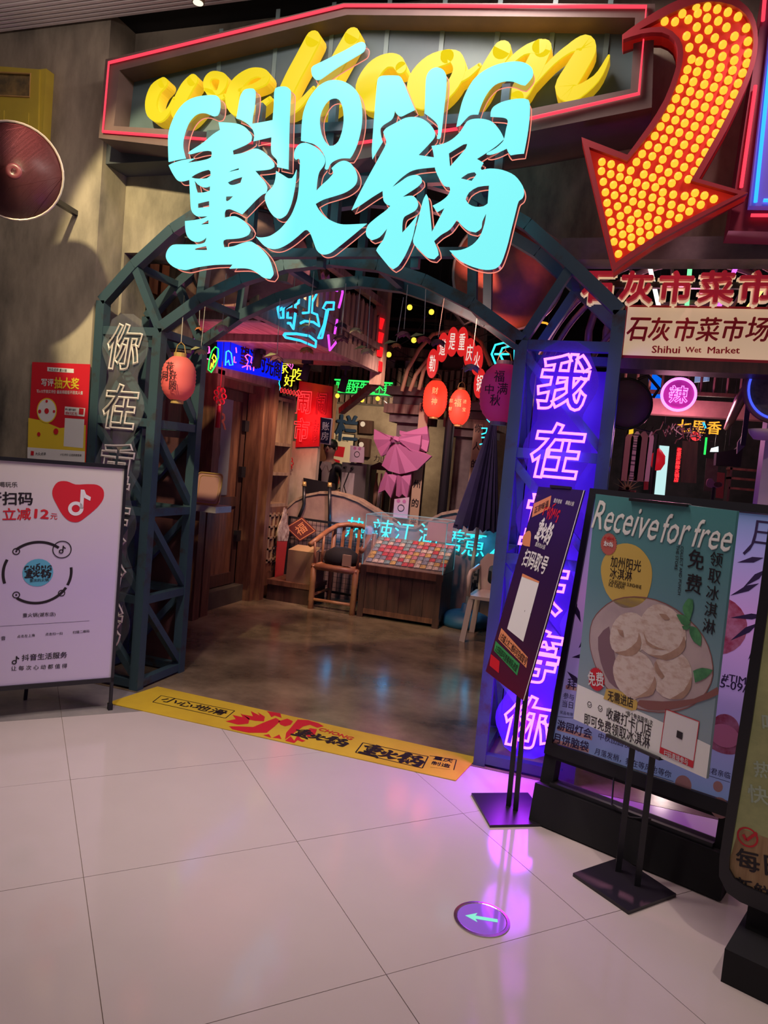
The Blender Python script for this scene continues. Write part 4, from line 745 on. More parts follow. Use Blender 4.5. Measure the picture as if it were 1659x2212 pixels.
dr = thing('door_leaf', 'open brown shop door with a pale grey poster on its upper half', 'door', (-3.75, 6.2, .18))
MB().box(-3.76, -3.72, 5.80, 6.58, .18, 2.14).build('panel', 'wood', dr)
for a, b, c, d in ((5.80, 5.88, .18, 2.14), (6.50, 6.58, .18, 2.14), (5.88, 6.50, .18, .30), (5.88, 6.50, .98, 1.08), (5.88, 6.50, 2.04, 2.14)): MB().box(-3.72, -3.70, a, b, c, d).build('rail', 'woodd', dr)
dF = FX(-3.715); MB(dF).rect(5.90, 6.32, 1.1, 2.06, 0, .006).build('grey_poster', mat('pale_grey_sheet', (.20, .22, .24), (.17, .18, .2), 2, .6), dr)
MB(dF).poly(cr([(5.93,1.1),(6.10,1.12),(6.08,1.35),(6.14,1.5),(6.12,1.62),(5.96,1.66),(5.92,1.5)], 3, 60), .007).build('figure_print', mat('dark_red_brown', (.09, .03, .02), rough=.6), dr); MB(dF).text('R', 6.15, 1.82, None, .16, .008, bold=.03).build('orange_letter', 'orange', dr)
for z in (.62, 1.28, 1.75): MB().box(-3.70, -3.66, 6.50, 6.58, z, z+.11).build('hinge', 'black', dr)
tag(MB().box(-4.35, -3.60, 5.84, 6.72, 0, .17).build('door_step', mat('wet_concrete', (.09, .075, .06), (.05, .04, .035), 4, .5, bump=.2)), 'worn dark concrete step in front of the timber shop door', 'step')
ct = thing('serving_counter', 'narrow counter with pale marble ledge and a picture panel beside the left tower', 'counter', (-3.55, 5.5, 0))
MB().box(-3.85, -3.24, 5.36, 5.62, 1.0, 1.055).build('marble_ledge', mat('pale_marble', (.50, .45, .45), (.35, .3, .32), 4, .3), ct); MB().box(-3.56, -3.48, 5.50, 5.60, 0, 1.0).build('wood_post', 'wood', ct)
pF = FY(5.49); MB(pF).rect(-3.80, -3.56, .02, 1.0, -.02, 0).build('picture_panel', grad('picture_sheet', [(0, (.40, .22, .20)), (.3, (.20, .40, .45)), (.65, (.35, .50, .58)), (1, (.12, .22, .50))], 0, 1), ct)
o_ = MB(pF); o_.poly(cr([(-3.68,.3),(-3.60,.25),(-3.57,.38),(-3.58,.55),(-3.64,.62),(-3.68,.5)], 3, 90), .002); o_.build('food_print', mat('tan_food', (.45, .22, .16), (.2, .08, .06), 14, .5), ct)
MB(pF).disc(-3.62, .82, .03, .002, ry=.02).build('pink_print', mat('hot_pink_print', (.6, .06, .25), rough=.5), ct)
tr = thing('serving_tray', 'pink rectangular tray with a gold rim leaning on the marble ledge', 'tray', (-3.36, 5.44, 1.055))
TFm = frame((-3.37, 5.42, 1.06), (1, .05, 0), (0, .16, 1)); rp = lambda w, h, r, cy_: [(cx_*(w-r)+r*math.cos(t), cy_+sy_*(h-r)+r*math.sin(t)) for cx_, sy_, a0 in ((1, 1, 0), (-1, 1, 90), (-1, -1, 180), (1, -1, 270)) for t in [math.radians(a0+k*22.5) for k in range(5)]]
MB(TFm).poly(rp(.115, .13, .03, .14), 0, .006).build('tray_base', mat('pink_tray', (.62, .32, .28), rough=.3), tr); MB(TFm).tube([(*p, .012) for p in rp(.12, .135, .035, .14)], .007, 6, True).build('gold_rim', 'gold', tr)
MB(TFm).tube([(*p, .008) for p in rp(.095, .11, .03, .14)], .003, 6, True).build('inner_rim', 'gold', tr)
# balcony over the shopfront
XE = -2.47
bl = thing('timber_balcony', 'timber balcony with plank soffit and picket railing above the shop door', 'balcony', (-3.1, 5.6, 2.45))
zS = 2.52
for k in range(11): MB().box(-3.72+k*.112, -3.72+k*.112+.108, 4.35, 7.0, zS, zS+.03).build('soffit_plank', mat('soffit_wood', (.42, .20, .17), (.26, .11, .10), 5, .45, stretch=(5, .5, 5), bump=.1) if k == 0 else bpy.data.materials['soffit_wood'], bl)
MB().box(XE-.02, XE+.05, 4.35, 6.95, 2.46, 2.60).build('edge_beam', 'plank', bl); MB().box(XE-.02, XE+.05, 4.35, 6.95, 2.68, 2.74).build('bottom_rail', 'plank', bl)
MB().box(XE-.03, XE+.04, 4.35, 6.95, 3.12, 3.18).build('hand_rail', 'plank', bl)
for k in range(21):
    y = 4.42+k*.12; h = 3.06+random.uniform(-.04, .03); MB(FX(XE+.012)).poly([(y, 2.60), (y+.07, 2.60), (y+.07, h-.03), (y+.035, h), (y, h-.03)], -.012, .01).build('picket', 'woodx' if k % 3 else 'plank', bl)
MB().box(XE-.05, XE+.07, 6.92, 7.04, 2.34, 4.4).build('corner_post', 'woodx', bl)
MB().bar((XE, 6.98, 2.36), (XE-.6, 7.6, 2.1), .07).build('brace', 'wood', bl)
for y in (4.5, 5.35, 6.2): MB().box(-3.72, XE, y, y+.07, zS-.06, zS).build('joist', 'plank', bl)
MB().box(-3.1, -2.96, 4.3, 4.42, 2.2, 3.9).build('hanging_post', 'plank', bl); MB().bar((-3.05, 4.34, 2.3), (-3.5, 4.34, 1.9), .06).build('brace', 'woodx', bl)
MB().bar((-3.6, 4.36, 2.9), (-2.2, 4.36, 2.72), .08).build('cross_beam', 'plank', bl)
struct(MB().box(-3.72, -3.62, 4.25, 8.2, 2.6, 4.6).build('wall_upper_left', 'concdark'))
kk = thing('upper_wall_slats', 'pale vertical timber slats cladding the upper wall behind the balcony', 'cladding', (-3.55, 6, 3.0))
for k in range(24): MB().box(-3.62, -3.58+random.uniform(0, .02), 4.4+k*.15, 4.4+k*.15+.11, 2.7, 4.5).build('slat', 'woodx' if k % 2 else 'plank', kk)
# balcony neon
G['cblue'] = glow('sky_blue_neon', (.04, .52, 1.0), 1.6); G['cpurp'] = glow('purple_neon', (.65, .06, .95), 1.6); G['cgreen'] = glow('green_neon', (.03, .95, .12), 1.3); G['cyel'] = glow('yellow_neon', (.95, .85, .04), 1.3)
G['cred'] = glow('red_neon', (1.0, .035, .04), 1.7); G['cpink'] = glow('pink_neon', (1.0, .12, .55), 1.5); G['corg'] = glow('orange_neon', (1.0, .38, .03), 1.4); G['ccy'] = glow('cyan_neon', (.03, .80, 1.0), 1.5)
nF = FX(XE+.10); ch = lambda P: [(480+x/4.366, 540+y/4.366) for x, y in P]
def tubes(name, label, P, m, fr_, conv, r=.008, closed=(), grp=None):
    pts0 = fr_ @ Vector((*to2(fr_, *conv([P[0][0]])[0]), 0)); t = thing(name, label, 'neon sign', pts0, grp)
    for i, p in enumerate(P): MB(fr_).tube([(*to2(fr_, *q), 0) for q in conv(p)], r, 6, i in closed).build('neon_tube', m, t)
    return t
tubes('blue_balcony_neon', 'large sky blue outlined neon lettering hung on the balcony railing', [[(710,360),(725,440),(720,500),(690,520),(690,600),(670,745),(640,690),(620,690)], [(690,360),(680,410),(640,420),(600,390),(560,420),(600,500),(575,560),(575,640),(540,640),(525,560),(530,480),(560,420)], [(615,480),(650,475),(650,540),(620,560),(615,640),(650,640)], [(535,500),(560,500),(555,560),(535,570)], [(790,380),(860,350),(888,420),(850,490),(845,590),(895,610),(915,720),(860,680),(780,670),(740,690)], [(800,380),(835,385),(830,420),(820,590),(760,595)], [(905,830),(940,830),(970,700),(1000,560),(1050,560),(1055,495),(980,495),(950,550),(985,565),(960,700),(905,830)], [(580,800),(600,825),(740,855),(880,915),(885,860),(820,810),(700,790),(590,790)]], 'cblue', nF, ch, .010, (7,))
tubes('purple_arrow_neon', 'purple neon arrow bending down at the corner of the balcony railing', [[(590,115),(625,125)], [(715,150),(905,230)], [(590,195),(645,215)], [(885,310),(1085,385)], [(1030,285),(1090,292),(1128,330),(1135,400),(1118,480),(1100,545)], [(1085,655),(1060,790)], [(1000,800),(1015,945),(1090,850),(1060,850)]], 'cpurp', nF, ch, .010)
rd = thing('red_vertical_lightbox', 'four small red light boxes stacked on the balcony corner post', 'light box', (XE+.05, 6.9, 2.4))
vF = FY(6.90)
for k, (y0_, y1_) in enumerate(((684, 708), (715, 738), (746, 768), (777, 800))):
    MB(vF).poly([to2(vF, *p) for p in [(808, y1_), (824, y1_+3), (830-k*1.5, y0_+5), (813-k, y0_)]], -.02, .03).build('red_box', glow('red_box_glow', (.95, .01, .015), 1.0) if k == 0 else bpy.data.materials['red_box_glow'], rd)
# ---- fascia sign and small neons round the shop door
bs = thing('blue_fascia_sign', 'deep blue lit fascia with dark characters over the timber doorway', 'sign', (-3.5, 6.3, 2.33)); bF = FX(-3.47)
MB(bF).poly([to2(bF, *p) for p in [(477,792),(480,737),(512,738),(612,775),(607,822)]], -.05, 0).build('lit_panel', glow('blue_panel', (.0, .012, .95), .95), bs)
k_ = MB(bF); k_.pt('望江时光阁', (518, 765), (606, 800), 1.1, .004, .04); k_.build('dark_lettering', mat('dark_plum', (.03, .0, .06), rough=.5), bs)
tubes('arch_figure_neon', 'small pale blue arch shaped neon on the left end of the blue fascia', [[(30,1090),(38,960),(60,950),(85,975),(100,1085),(70,1085),(60,1040),(45,1060)]], 'cblue', FX(-3.44), ch, .006)
tubes('pink_scribble_neon', 'pink scribble neon across the middle of the blue fascia', [[(190,1105),(230,1090),(245,1050),(215,1000),(240,985),(280,1010),(270,1060),(300,1080),(295,1140)], [(235,1130),(240,1090),(262,1095),(268,1130)], [(130,920),(135,970)], [(115,1005),(112,1060),(130,1060)]], 'cpink', FX(-3.43), ch, .006)
Y52 = FY(5.3); ck = lambda P: [(340+x/4.1475, 560+y/4.1475) for x, y in P]
tubes('chili_outline_neon', 'green chili shaped neon outline beside the blue fascia', [[(470,1000),(455,990),(465,900),(490,820),(520,785),(545,800),(545,880),(520,950),(480,1015)]], 'cgreen', Y52, ck, .006, (0,))
tubes('chili_inner_neon', 'yellow squiggle neon inside the green chili outline', [[(475,985),(485,930),(495,970),(505,900),(490,890),(505,850),(520,870),(528,900),(510,925)]], 'cyel', Y52, ck, .006)
tubes('pink_hook_neon', 'pink hooked neon left of the green chili', [[(430,780),(465,785),(460,840),(430,845)], [(425,885),(470,900)], [(465,790),(468,840)]], 'cpink', Y52, ck, .005)
tubes('pink_cross_neon', 'row of pink angular neon strokes under the canopy at far left', [[(110,625),(85,640),(85,665),(120,665)], [(165,680),(175,660),(240,680),(235,720)], [(165,680),(165,700)], [(195,610),(190,665)], [(195,640),(250,645)], [(280,720),(330,720)], [(300,690),(295,735)]], 'cpurp', FY(5.0), ck, .007)
cl_ = lambda P: [(200+x/5.53, 400+y/5.53) for x, y in P]
tubes('blue_upright_neon', 'bright blue upright neon strokes seen through the top of the left tower', [[(215,1330),(205,1370),(160,1400),(160,1460),(220,1470)], [(190,1400),(195,1525)], [(245,1425),(360,1470)], [(150,1560),(145,1700),(190,1640)], [(160,1600),(200,1600)], [(160,1640),(195,1645)]], 'ccy', FY(4.9), cl_, .008)
tubes('magenta_zigzag_neon', 'magenta zigzag neon behind the top bay of the left tower', [[(560,1505),(450,1620),(480,1630),(540,1570),(550,1510)], [(590,1550),(590,1650)], [(420,1740),(430,1680),(460,1660),(570,1750),(580,1680),(545,1700)], [(380,1660),(420,1700)]], 'cpurp', FY(4.9), cl_, .008)
tubes('green_tick_neon', 'small green neon tick at the right of the magenta zigzag', [[(690,1690),(680,1750),(730,1765)], [(690,1690),(705,1765)]], 'cgreen', FY(4.9), cl_, .007)
yF = FY(7.3)
def chneon(name, label, s, px, size, m, Y, bevel=.0, bold=.0, z=0, x_y=None, w=1):
    f_ = FY(Y) if Y is not None else x_y; u, v = to2(f_, *px); o = f_ @ Vector((u, v, 0)); t = thing(name, label, 'neon sign', o)
    for i, c in enumerate(s): pass
    mb = MB(f_)
    mb.text(s, u, v, None if len(s) > 1 else size*w, size, 0, 0, bold, bevel, .008 if not bevel else 0); mb.build('neon_lettering', m, t); return t
chneon('yellow_neon_character', 'yellow neon character 家 above the shelf opening', '家', (612, 794), .13, 'cyel', 7.3)
chneon('yellow_neon_character', 'yellow neon character 好 lower middle beside the blue fascia', '好', (625, 822), .13, 'cyel', 7.3)
chneon('yellow_neon_character', 'yellow neon character 吃 at the right of the yellow group', '吃', (643, 808), .13, 'cyel', 7.3)
tubes('pink_bird_neon', 'pink curled neon above the yellow characters', [[(1150,905),(1165,895),(1200,915),(1215,950),(1200,985),(1185,960),(1160,940),(1175,920),(1195,950)]], 'cpink', yF, ck, .006)
tubes('blue_cup_neon', 'blue outlined cup neon at the end of the blue fascia', [[(1045,1075),(1095,1085),(1090,1110),(1100,1150),(1085,1190),(1050,1185),(1040,1150),(1050,1105)], [(1050,1140),(1070,1155),(1095,1145)]], 'ccy', yF, ck, .006, (0,))
tubes('red_bead_neon', 'row of small red neon loops under the yellow characters', [[(1100+i*28, 1160+i*6), (1115+i*28, 1150+i*6), (1120+i*28, 1190+i*6), (1105+i*28, 1195+i*6)] for i in range(6)], 'cred', yF, ck, .004, range(6))
# shelf unit
sh = thing('timber_shelf_unit', 'tall timber shelf unit with small figures left of the red neon', 'shelf', (-3.55, 7.1, .0)); Xs = -3.50
MB().box(-3.95, Xs, 6.82, 6.85, .98, 2.2).build('side_panel', 'woodx', sh); MB().box(-3.95, Xs, 7.26, 7.30, .98, 2.2).build('side_panel', 'woodx', sh); MB().box(-3.95, -3.92, 6.82, 7.3, .98, 2.2).build('back_panel', 'wood', sh)
for z in (.98, 1.32, 1.64, 2.12): MB().box(-3.95, Xs-.005, 6.85, 7.26, z, z+.035).build('shelf', 'woodx', sh)
for y in (6.98, 7.12): MB().box(-3.9, Xs-.01, y, y+.02, 1.675, 2.12).build('divider', 'woodx', sh)
MB().box(-3.95, Xs, 6.83, 7.3, .0, .98).build('base_panel', 'wood', sh)
lt = thing('lattice_panel', 'pink lattice screen panel below the timber shelf', 'lattice', (-3.48, 7.2, .4))
for k in range(5): MB().box(-3.50, -3.48, 6.86, 7.28, .40+k*.12, .42+k*.12).build('lattice_bar', 'woodx', lt); MB().box(-3.50, -3.48, 6.86+k*.1, 6.88+k*.1, .38, .92).build('lattice_bar', 'woodx', lt)
q = lambda y, z: (-3.66, y, z)
fg = tag(MB().lathe([(.03, 0), (.035, .06), (.02, .09), (.03, .12), (.0, .16)], (-3.58, 6.91, 1.675), 12).build('doll', mat('doll_white', (.6, .4, .36), (.5, .1, .1), 10, .5), None, True), 'small white and red doll in the first shelf bay', 'doll')
tag(MB().lathe([(.03, 0), (.035, .1), (.012, .15), (.012, .21), (.0, .21)], (-3.58, 7.06, 1.675), 12).build('bottle', 'woodd', None, True), 'dark bottle in the second bay of the shelf', 'bottle')
tag(MB().lathe([(.02, 0), (.025, .06), (.02, .06), (.015, .01)], (-3.58, 6.90, 1.355), 12).build('cup', 'white', None, True), 'small white cup on the middle shelf', 'cup')
gt = thing('green_figurine', 'green long legged toy on the lowest shelf', 'toy', (-3.58, 6.92, 1.015)); mg = mat('lime_toy', (.25, .55, .06), rough=.5)
MB().ball((-3.58, 6.92, 1.22), .03).ball((-3.58, 6.92, 1.16), .04, sz=1.1).build('body', mg, gt, True); [MB().cyl((-3.58, 6.92+d, 1.14), (-3.58, 6.92+d*1.5, 1.015), .006, None, 6).build('leg', mg, gt) for d in (-.02, .02)]
ib = thing('ice_cream_banner', 'ice cream cone cut-out with a red lettered cup in front of the lattice', 'cut-out', (-3.43, 7.1, .05)); iF = FX(-3.44)
MB(iF).poly(cr([(6.98,.62),(7.22,.60),(7.24,.72),(7.17,.82),(7.13,.95),(7.08,.98),(7.04,.86),(6.97,.76)], 3, 80), 0, .015).build('whipped_cream', mat('whip_print', (.62, .52, .42), (.2, .1, .08), 14, .6), ib)
MB(iF).poly([(7.0,.15),(7.18,.15),(7.22,.61),(6.98,.62)], 0, .012).build('red_cup', mat('cup_red', (.42, .03, .03), rough=.5), ib); MB(iF).vt('可口', (590, 1190), (588, 1222), .11, z=.014).build('cup_lettering', 'ink', ib)
# red nao shi neon
ns = thing('red_market_neon', 'red outlined neon characters 闹市 glowing on a dark red board', 'neon sign', (-3.6, 7.9, 1.7)); nF2 = FY(7.66)
MB(nF2).poly([to2(nF2, *p) for p in [(636,966),(644,822),(716,834),(714,903),(690,901),(687,964)]], -.06, -.03).build('red_board', mat('deep_red_board', (.45, .02, .03), (.3, .01, .02), 3, .3), ns)
for c, P in (('闹', (655, 868)), ('市', (651, 928))):
    u, v = to2(nF2, *P); MB(nF2).text(c, u, v, .20, .28, .0, 0, .02, .018).build('neon_character', 'cred', ns, label='glowing red neon character '+c)
    u, v = to2(nF2, P[0]+(37 if c == '闹' else 27), P[1]+3); MB(nF2).text(c, u, v, .13 if c == '闹' else .07, .26, -.02, 0, .02, .018).build('neon_character', mat('red_reflection_tube', (.45, .02, .03), rough=.4, em=(.4, .01, .02), es=.5, nosample=True) if c == '闹' else bpy.data.materials['red_reflection_tube'], ns, label='dim red reflection of neon character '+c)  # second, dimmer pair draws the reflection of the lit characters
light('red_neon_light', 'AREA', (-3.55, 7.42, 1.98), (-3.55, 7.9, 1.98), 3, (1, .04, .04), .3)
struct(MB().box(-3.76, -3.375, 7.72, 7.80, 0, 1.72).build('trim_3', 'conc')); tag(MB().bar((-4.02, 9.5, 0), (-4.02, 9.5, 2.6), .14).build('red_timber_column', 'wood'), 'reddish timber column right of the red neon board', 'column')
# ---- low plaster wall with blue script neon
lw = thing('plaster_wall', 'low curved plaster wall with broken stone coping behind the bamboo chair', 'wall', (-2.4, 7.5, 0)); lF = FY(7.45)
tp_ = [(616,1112),(622,1096),(640,1080),(665,1069),(690,1064),(715,1064),(745,1070),(775,1082),(805,1100),(835,1120),(860,1136),(900,1140),(925,1124),(955,1110),(985,1104),(1010,1112),(1050,1125),(1100,1140)]
pt_ = [to2(lF, *p) for p in tp_]; MB(lF).poly([(pt_[0][0]-.02, 0), (pt_[-1][0]+.8, 0), (pt_[-1][0]+.8, pt_[-1][1])]+pt_[::-1], -.16, 0).build('plaster_body', mat('plum_plaster', (.30, .19, .16), (.20, .12, .11), 4, .8, bump=.3), lw)
for a, b in zip(pt_, pt_[1:]):
    m_ = MB(lF); t0, t1 = random.uniform(.02, .035), random.uniform(.015, .03); m_.poly([(a[0], a[1]-.015), (b[0], b[1]-.015), (b[0], b[1]+t1*.6), (a[0], a[1]+t0*.6)], -.17, .02); m_.build('coping_stone', mat('pale_coping', (.40, .30, .20), (.25, .17, .12), 12, .8, bump=.3) if a is pt_[0] else bpy.data.materials['pale_coping'], lw)
wn = thing('blue_script_neon', 'blue handwritten neon characters along the low plaster wall', 'neon sign', (-2.2, 7.86, .8))
for c, P, s_ in (('热', (768, 1140), .24), ('辣', (825, 1146), .26), ('江', (872, 1150), .24), ('湖', (925, 1155), .24), ('善', (980, 1166), .25), ('意', (1025, 1176), .27), ('人', (1076, 1186), .26)):
    f_ = FY(7.42); u, v = to2(f_, *P); MB(f_).text(c, u, v, s_*.9, s_*.94, 0, 0, -.006, 0, .01, .1).build('neon_character', 'ccy', wn, label='blue neon character '+c)
for x in (-2.9, -2.2, -1.3): light('blue_neon_light', 'POINT', (x, 7.32, .82), None, 1.6, (.02, .45, 1), .05)
for x, z, n in ((-1.3, .48, 0), (-1.2, .48, 1), (-1.27, .37, 2), (-1.18, .37, 3), (-1.3, .28, 4), (-1.2, .27, 5), (-1.4, .46, 6), (-1.41, .35, 7)):
    pass
k_ = MB(FY(7.447)); u, v = to2(FY(7.447), 1035, 1255); k_.text('湖', u, v, .24, .26, .001, 0, .03); k_.build('stencil', 'ink', lw, label='dark stencilled character on the plaster wall')
# iron rail, mesh, pipes
ir = thing('iron_mesh_rail', 'black iron mesh barrier standing before the plaster wall', 'barrier', (-3.1, 7.6, 0)); Ym = 7.32; mF = FY(Ym)
xl, xr = -3.47, -2.40
for z in (.86, .10): MB().bar((xl, Ym, z), (xr, Ym, z-.02), .025).build('rail', 'black', ir)
for x in (xl, xr): MB().bar((x, Ym, 0), (x, Ym, .87), .025).build('upright', 'black', ir)
for k in range(21): MB().cyl((xl+.05*k+.03, Ym, .10), (xl+.05*k+.03, Ym, .86), .003, None, 4).build('mesh_wire', 'black', ir)
for k in range(12): MB().cyl((xl, Ym, .14+k*.06), (xr, Ym, .14+k*.06), .003, None, 4).build('mesh_wire', 'black', ir)
for i, (P, lab) in enumerate((([(657,1050),(657,1088),(654,1098),(644,1122)], 'short bent black pipe with a brass cap on the plaster wall'), ([(712,1052),(712,1138)], 'straight black pipe with a brass cap on the plaster wall'))):
    f_ = FY(7.40); pp = [f_ @ Vector((*to2(f_, *p), 0)) for p in P]; t = thing('capped_pipe', lab, 'pipe', pp[-1]); MB().tube(pp, .02, 8).build('pipe', 'black', t, True); MB().cyl(pp[0]+Vector((0, 0, 0)), pp[0]+Vector((0, 0, .05)), .028, .02, 10).build('brass_cap', 'gold', t, True)
dF2 = FY(7.27); cx_, cz_ = to2(dF2, 650, 1143); dp = thing('diamond_plaque', 'dark red diamond shaped paper plaque hung on the mesh barrier', 'plaque', (cx_, 7.27, cz_))
MB(dF2).poly([(cx_-.19, cz_), (cx_, cz_-.14), (cx_+.19, cz_), (cx_, cz_+.14)], -.01, 0).build('plaque_sheet', mat('dark_plaque', (.14, .03, .03), rough=.5), dp); MB(dF2).line([(cx_-.17, cz_), (cx_, cz_-.12), (cx_+.17, cz_), (cx_, cz_+.12), (cx_-.17, cz_)], .008, .002).text('福', cx_, cz_, .13, .12, .002, .7, .02).build('plaque_print', 'orange', dp)
bx = thing('cardboard_box', 'brown cardboard box with a folded top on the low bench', 'box', (-3.05, 7.0, .22)); mc = mat('cardboard', (.22, .12, .07), (.18, .10, .06), 3, .8)
MB().box(-3.24, -2.93, 6.86, 7.15, .22, .56).build('carton', mc, bx); MB().add([(-3.24, 6.86, .56), (-2.93, 6.86, .56), (-2.95, 7.05, .60), (-3.22, 7.05, .60)], [(0, 1, 2, 3)]).build('flap', mat('kraft_flap', (.42, .26, .12), rough=.7), bx)
be = thing('low_bench', 'low dark wooden bench under the cardboard box', 'bench', (-3.2, 7.0, 0)); MB().box(-3.45, -2.93, 6.82, 7.26, .17, .22).build('seat', 'wood', be); MB().box(-3.44, -2.94, 6.84, 7.24, 0, .17).build('base', 'woodd', be)
# ---- bamboo chair
G['bam'] = mat('bamboo', (.42, .19, .09), (.26, .10, .05), 7, .4, bump=.05)
bc = thing('bamboo_chair', 'bamboo armchair with curved back rail left of the glass case', 'chair', (-2.65, 6.95, 0)); xa, xb, ya, yb_ = -2.88, -2.42, 6.74, 7.22
def bam(name, path, r): MB().tube(path, r, 8).build(name, 'bam', bc, True)
for x, y in ((xa, ya), (xb, ya)): bam('leg', [(x, y, 0), (x, y, .08), (x, y, .085), (x, y, .27), (x, y, .28), (x, y, .46)], [.032, .03, .034, .03, .034, .032])
for x in (xa, xb): bam('leg', [(x, yb_, 0), (x, yb_, .80)], .026)
bam('seat_rail', [(xa-.02, ya, .44), (xb+.02, ya, .44)], .032); bam('seat_rail', [(xa, ya, .44), (xa, yb_, .44)], .028); bam('seat_rail', [(xb, ya, .44), (xb, yb_, .44)], .028); bam('seat_rail', [(xa, yb_, .44), (xb, yb_, .44)], .028)
for k in range(9): bam('seat_slat', [(xa+.03, ya+.05+k*.052, .45), (xb-.03, ya+.05+k*.052, .45)], .016)
bam('stretcher', [(xa, ya, .10), (xb, ya, .10)], .016); bam('stretcher', [(xa, ya, .14), (xa, yb_, .14)], .014); bam('stretcher', [(xb, ya, .14), (xb, yb_, .14)], .014)
bam('arm_rail', [(xa-.05, ya-.03, .66), (xa-.03, ya+.14, .72), (xa-.01, ya+.3, .78), (xa+.04, yb_-.03, .84), (xa+.14, yb_+.03, .86), (xb-.14, yb_+.03, .86), (xb-.04, yb_-.03, .84), (xb+.01, ya+.3, .78), (xb+.03, ya+.14, .72), (xb+.05, ya-.03, .66)], .028)
for x in (xa, xb): bam('arm_support', [(x, ya+.02, .46), (x-.02 if x == xa else x+.02, ya+.02, .69)], .014); bam('arm_support', [(x, ya+.2, .46), (x, ya+.2, .74)], .014)
for k in range(4): MB().bar((xa+.1+k*.09, yb_, .46), (xa+.1+k*.09, yb_+.03, .84), .035, .01, (0, 1, 0)).build('back_slat', 'bam', bc)
bg = thing('black_bag', 'slumped black bag with a beige tag on the bamboo chair', 'bag', (-2.65, 6.98, .46)); MB().lathe([(.17, 0), (.19, .04), (.17, .12), (.09, .17), (.0, .18)], (-2.68, 6.98, .464), 18, sx=1, sy=.85).build('bag_body', 'blackm', bg, True)
MB().box(-2.60, -2.51, 6.80, 6.83, .475, .59).build('beige_tag', mat('beige_cloth', (.35, .24, .15), rough=.8), bg)
# ---- glass case on a wooden cabinet
gc = thing('display_case', 'dark wooden cabinet with a glass case of coloured cards', 'display case', (-1.93, 6.95, 0)); xa, xb, ya, yb_ = -2.36, -1.53, 6.74, 7.22
MB().box(xa, xb, ya+.01, yb_, .05, .52).build('cabinet', 'woodd', gc)
for k in range(6): MB().box(xa+.05+k*.123, xa+.05+k*.123+.117, ya, ya+.012, .09, .46).build('board', 'woodd', gc)
MB().box(xa-.01, xb+.01, ya-.012, ya+.012, .46, .53).build('rail', 'wood', gc); MB().box(xa-.01, xb+.01, ya-.012, ya+.012, .04, .09).build('rail', 'wood', gc)
for x in (xa, xb-.05): MB().box(x-.006, x+.056, ya-.018, ya+.04, 0, .525).build('corner_post', 'woodd', gc)
MB().add([(xa, ya+.02, .53), (xb, ya+.02, .53), (xb, yb_-.02, .78), (xa, yb_-.02, .78), (xa, yb_, .52), (xb, yb_, .52)], [(0, 1, 2, 3), (1, 5, 2), (0, 3, 4), (2, 5, 4, 3)]).build('sloped_tray', 'woodx', gc)
zt = 1.035
gl = MB(); [gl.box(*b) for b in ((xa, xb, ya, ya+.004, .53, zt), (xa, xa+.004, ya, yb_, .53, zt), (xb-.004, xb, ya, yb_, .53, zt), (xa, xb, yb_-.004, yb_, .53, zt), (xa, xb, ya, yb_, zt, zt+.005))]; gl.build('glass_box', 'glass', gc)
G['edge'] = mat('glass_edge', (.25, .45, .48), rough=.2, em=(.12, .3, .35), es=.35, nosample=True)
for p, q in (((xa, ya, .53), (xa, ya, zt)), ((xb, ya, .53), (xb, ya, zt)), ((xb, yb_, .53), (xb, yb_, zt)), ((xa, yb_, .53), (xa, yb_, zt)), ((xa, ya, zt), (xb, ya, zt)), ((xa, yb_, zt), (xb, yb_, zt)), ((xa, ya, zt), (xa, yb_, zt)), ((xb, ya, zt), (xb, yb_, zt))): MB().bar(p, q, .007).build('glass_edge', 'edge', gc)
cols = {'red': (.80, .06, .08), 'cream': (.88, .74, .58), 'grey': (.36, .40, .48), 'pink': (.80, .28, .30), 'yellow': (.85, .56, .14), 'teal': (.30, .50, .48)}
cm = {k: mat('card_'+k, v, tuple(x*.55 for x in v), 45, .5, detail=1, pos=(.45, .55)) for k, v in cols.items()}; first = {}; ORD = 'first second third fourth fifth sixth seventh eighth ninth tenth eleventh twelfth thirteenth'.split(); ROW = ['front', 'second', 'third', 'middle', 'fifth', 'sixth', 'rearmost']; sl = Vector((0, .44, .25)).normalized(); nn = Vector((0, -.25, .44)).normalized()
for r in range(7):
    for c_ in range(13):
        k = random.choice(['red', 'red', 'pink', 'cream', 'cream', 'grey', 'grey', 'yellow', 'teal']); p = Vector((xa+.02+.0625*c_+.028, ya+.05, .55))+sl*(.03+r*.064)+nn*.004
        if k not in first:
            fm_ = frame((0, 0, 0), (1, 0, 0), sl); o = MB(fm_).rect(-.028, .028, -.028, .028, 0, .008).build('snack_card', cm[k]); first[k] = o; o['category'] = 'card'; o['group'] = 'square cards in the glass case'
        else: o = first[k].copy(); COL.objects.link(o)
        o.location = p; o['label'] = '%s square card, %s from the left in the %s row of the glass case' % (k, ORD[c_], ROW[r])
tag(MB(frame((-1.70, 7.19, .80), (1, 0, 0), (0, .1, 1))).rect(-.14, .13, 0, .21, -.003, 0).build('notice_sheet', mat('lilac_paper', (.45, .32, .38), rough=.7)), 'pale printed notice sheet standing at the back of the glass case', 'notice')
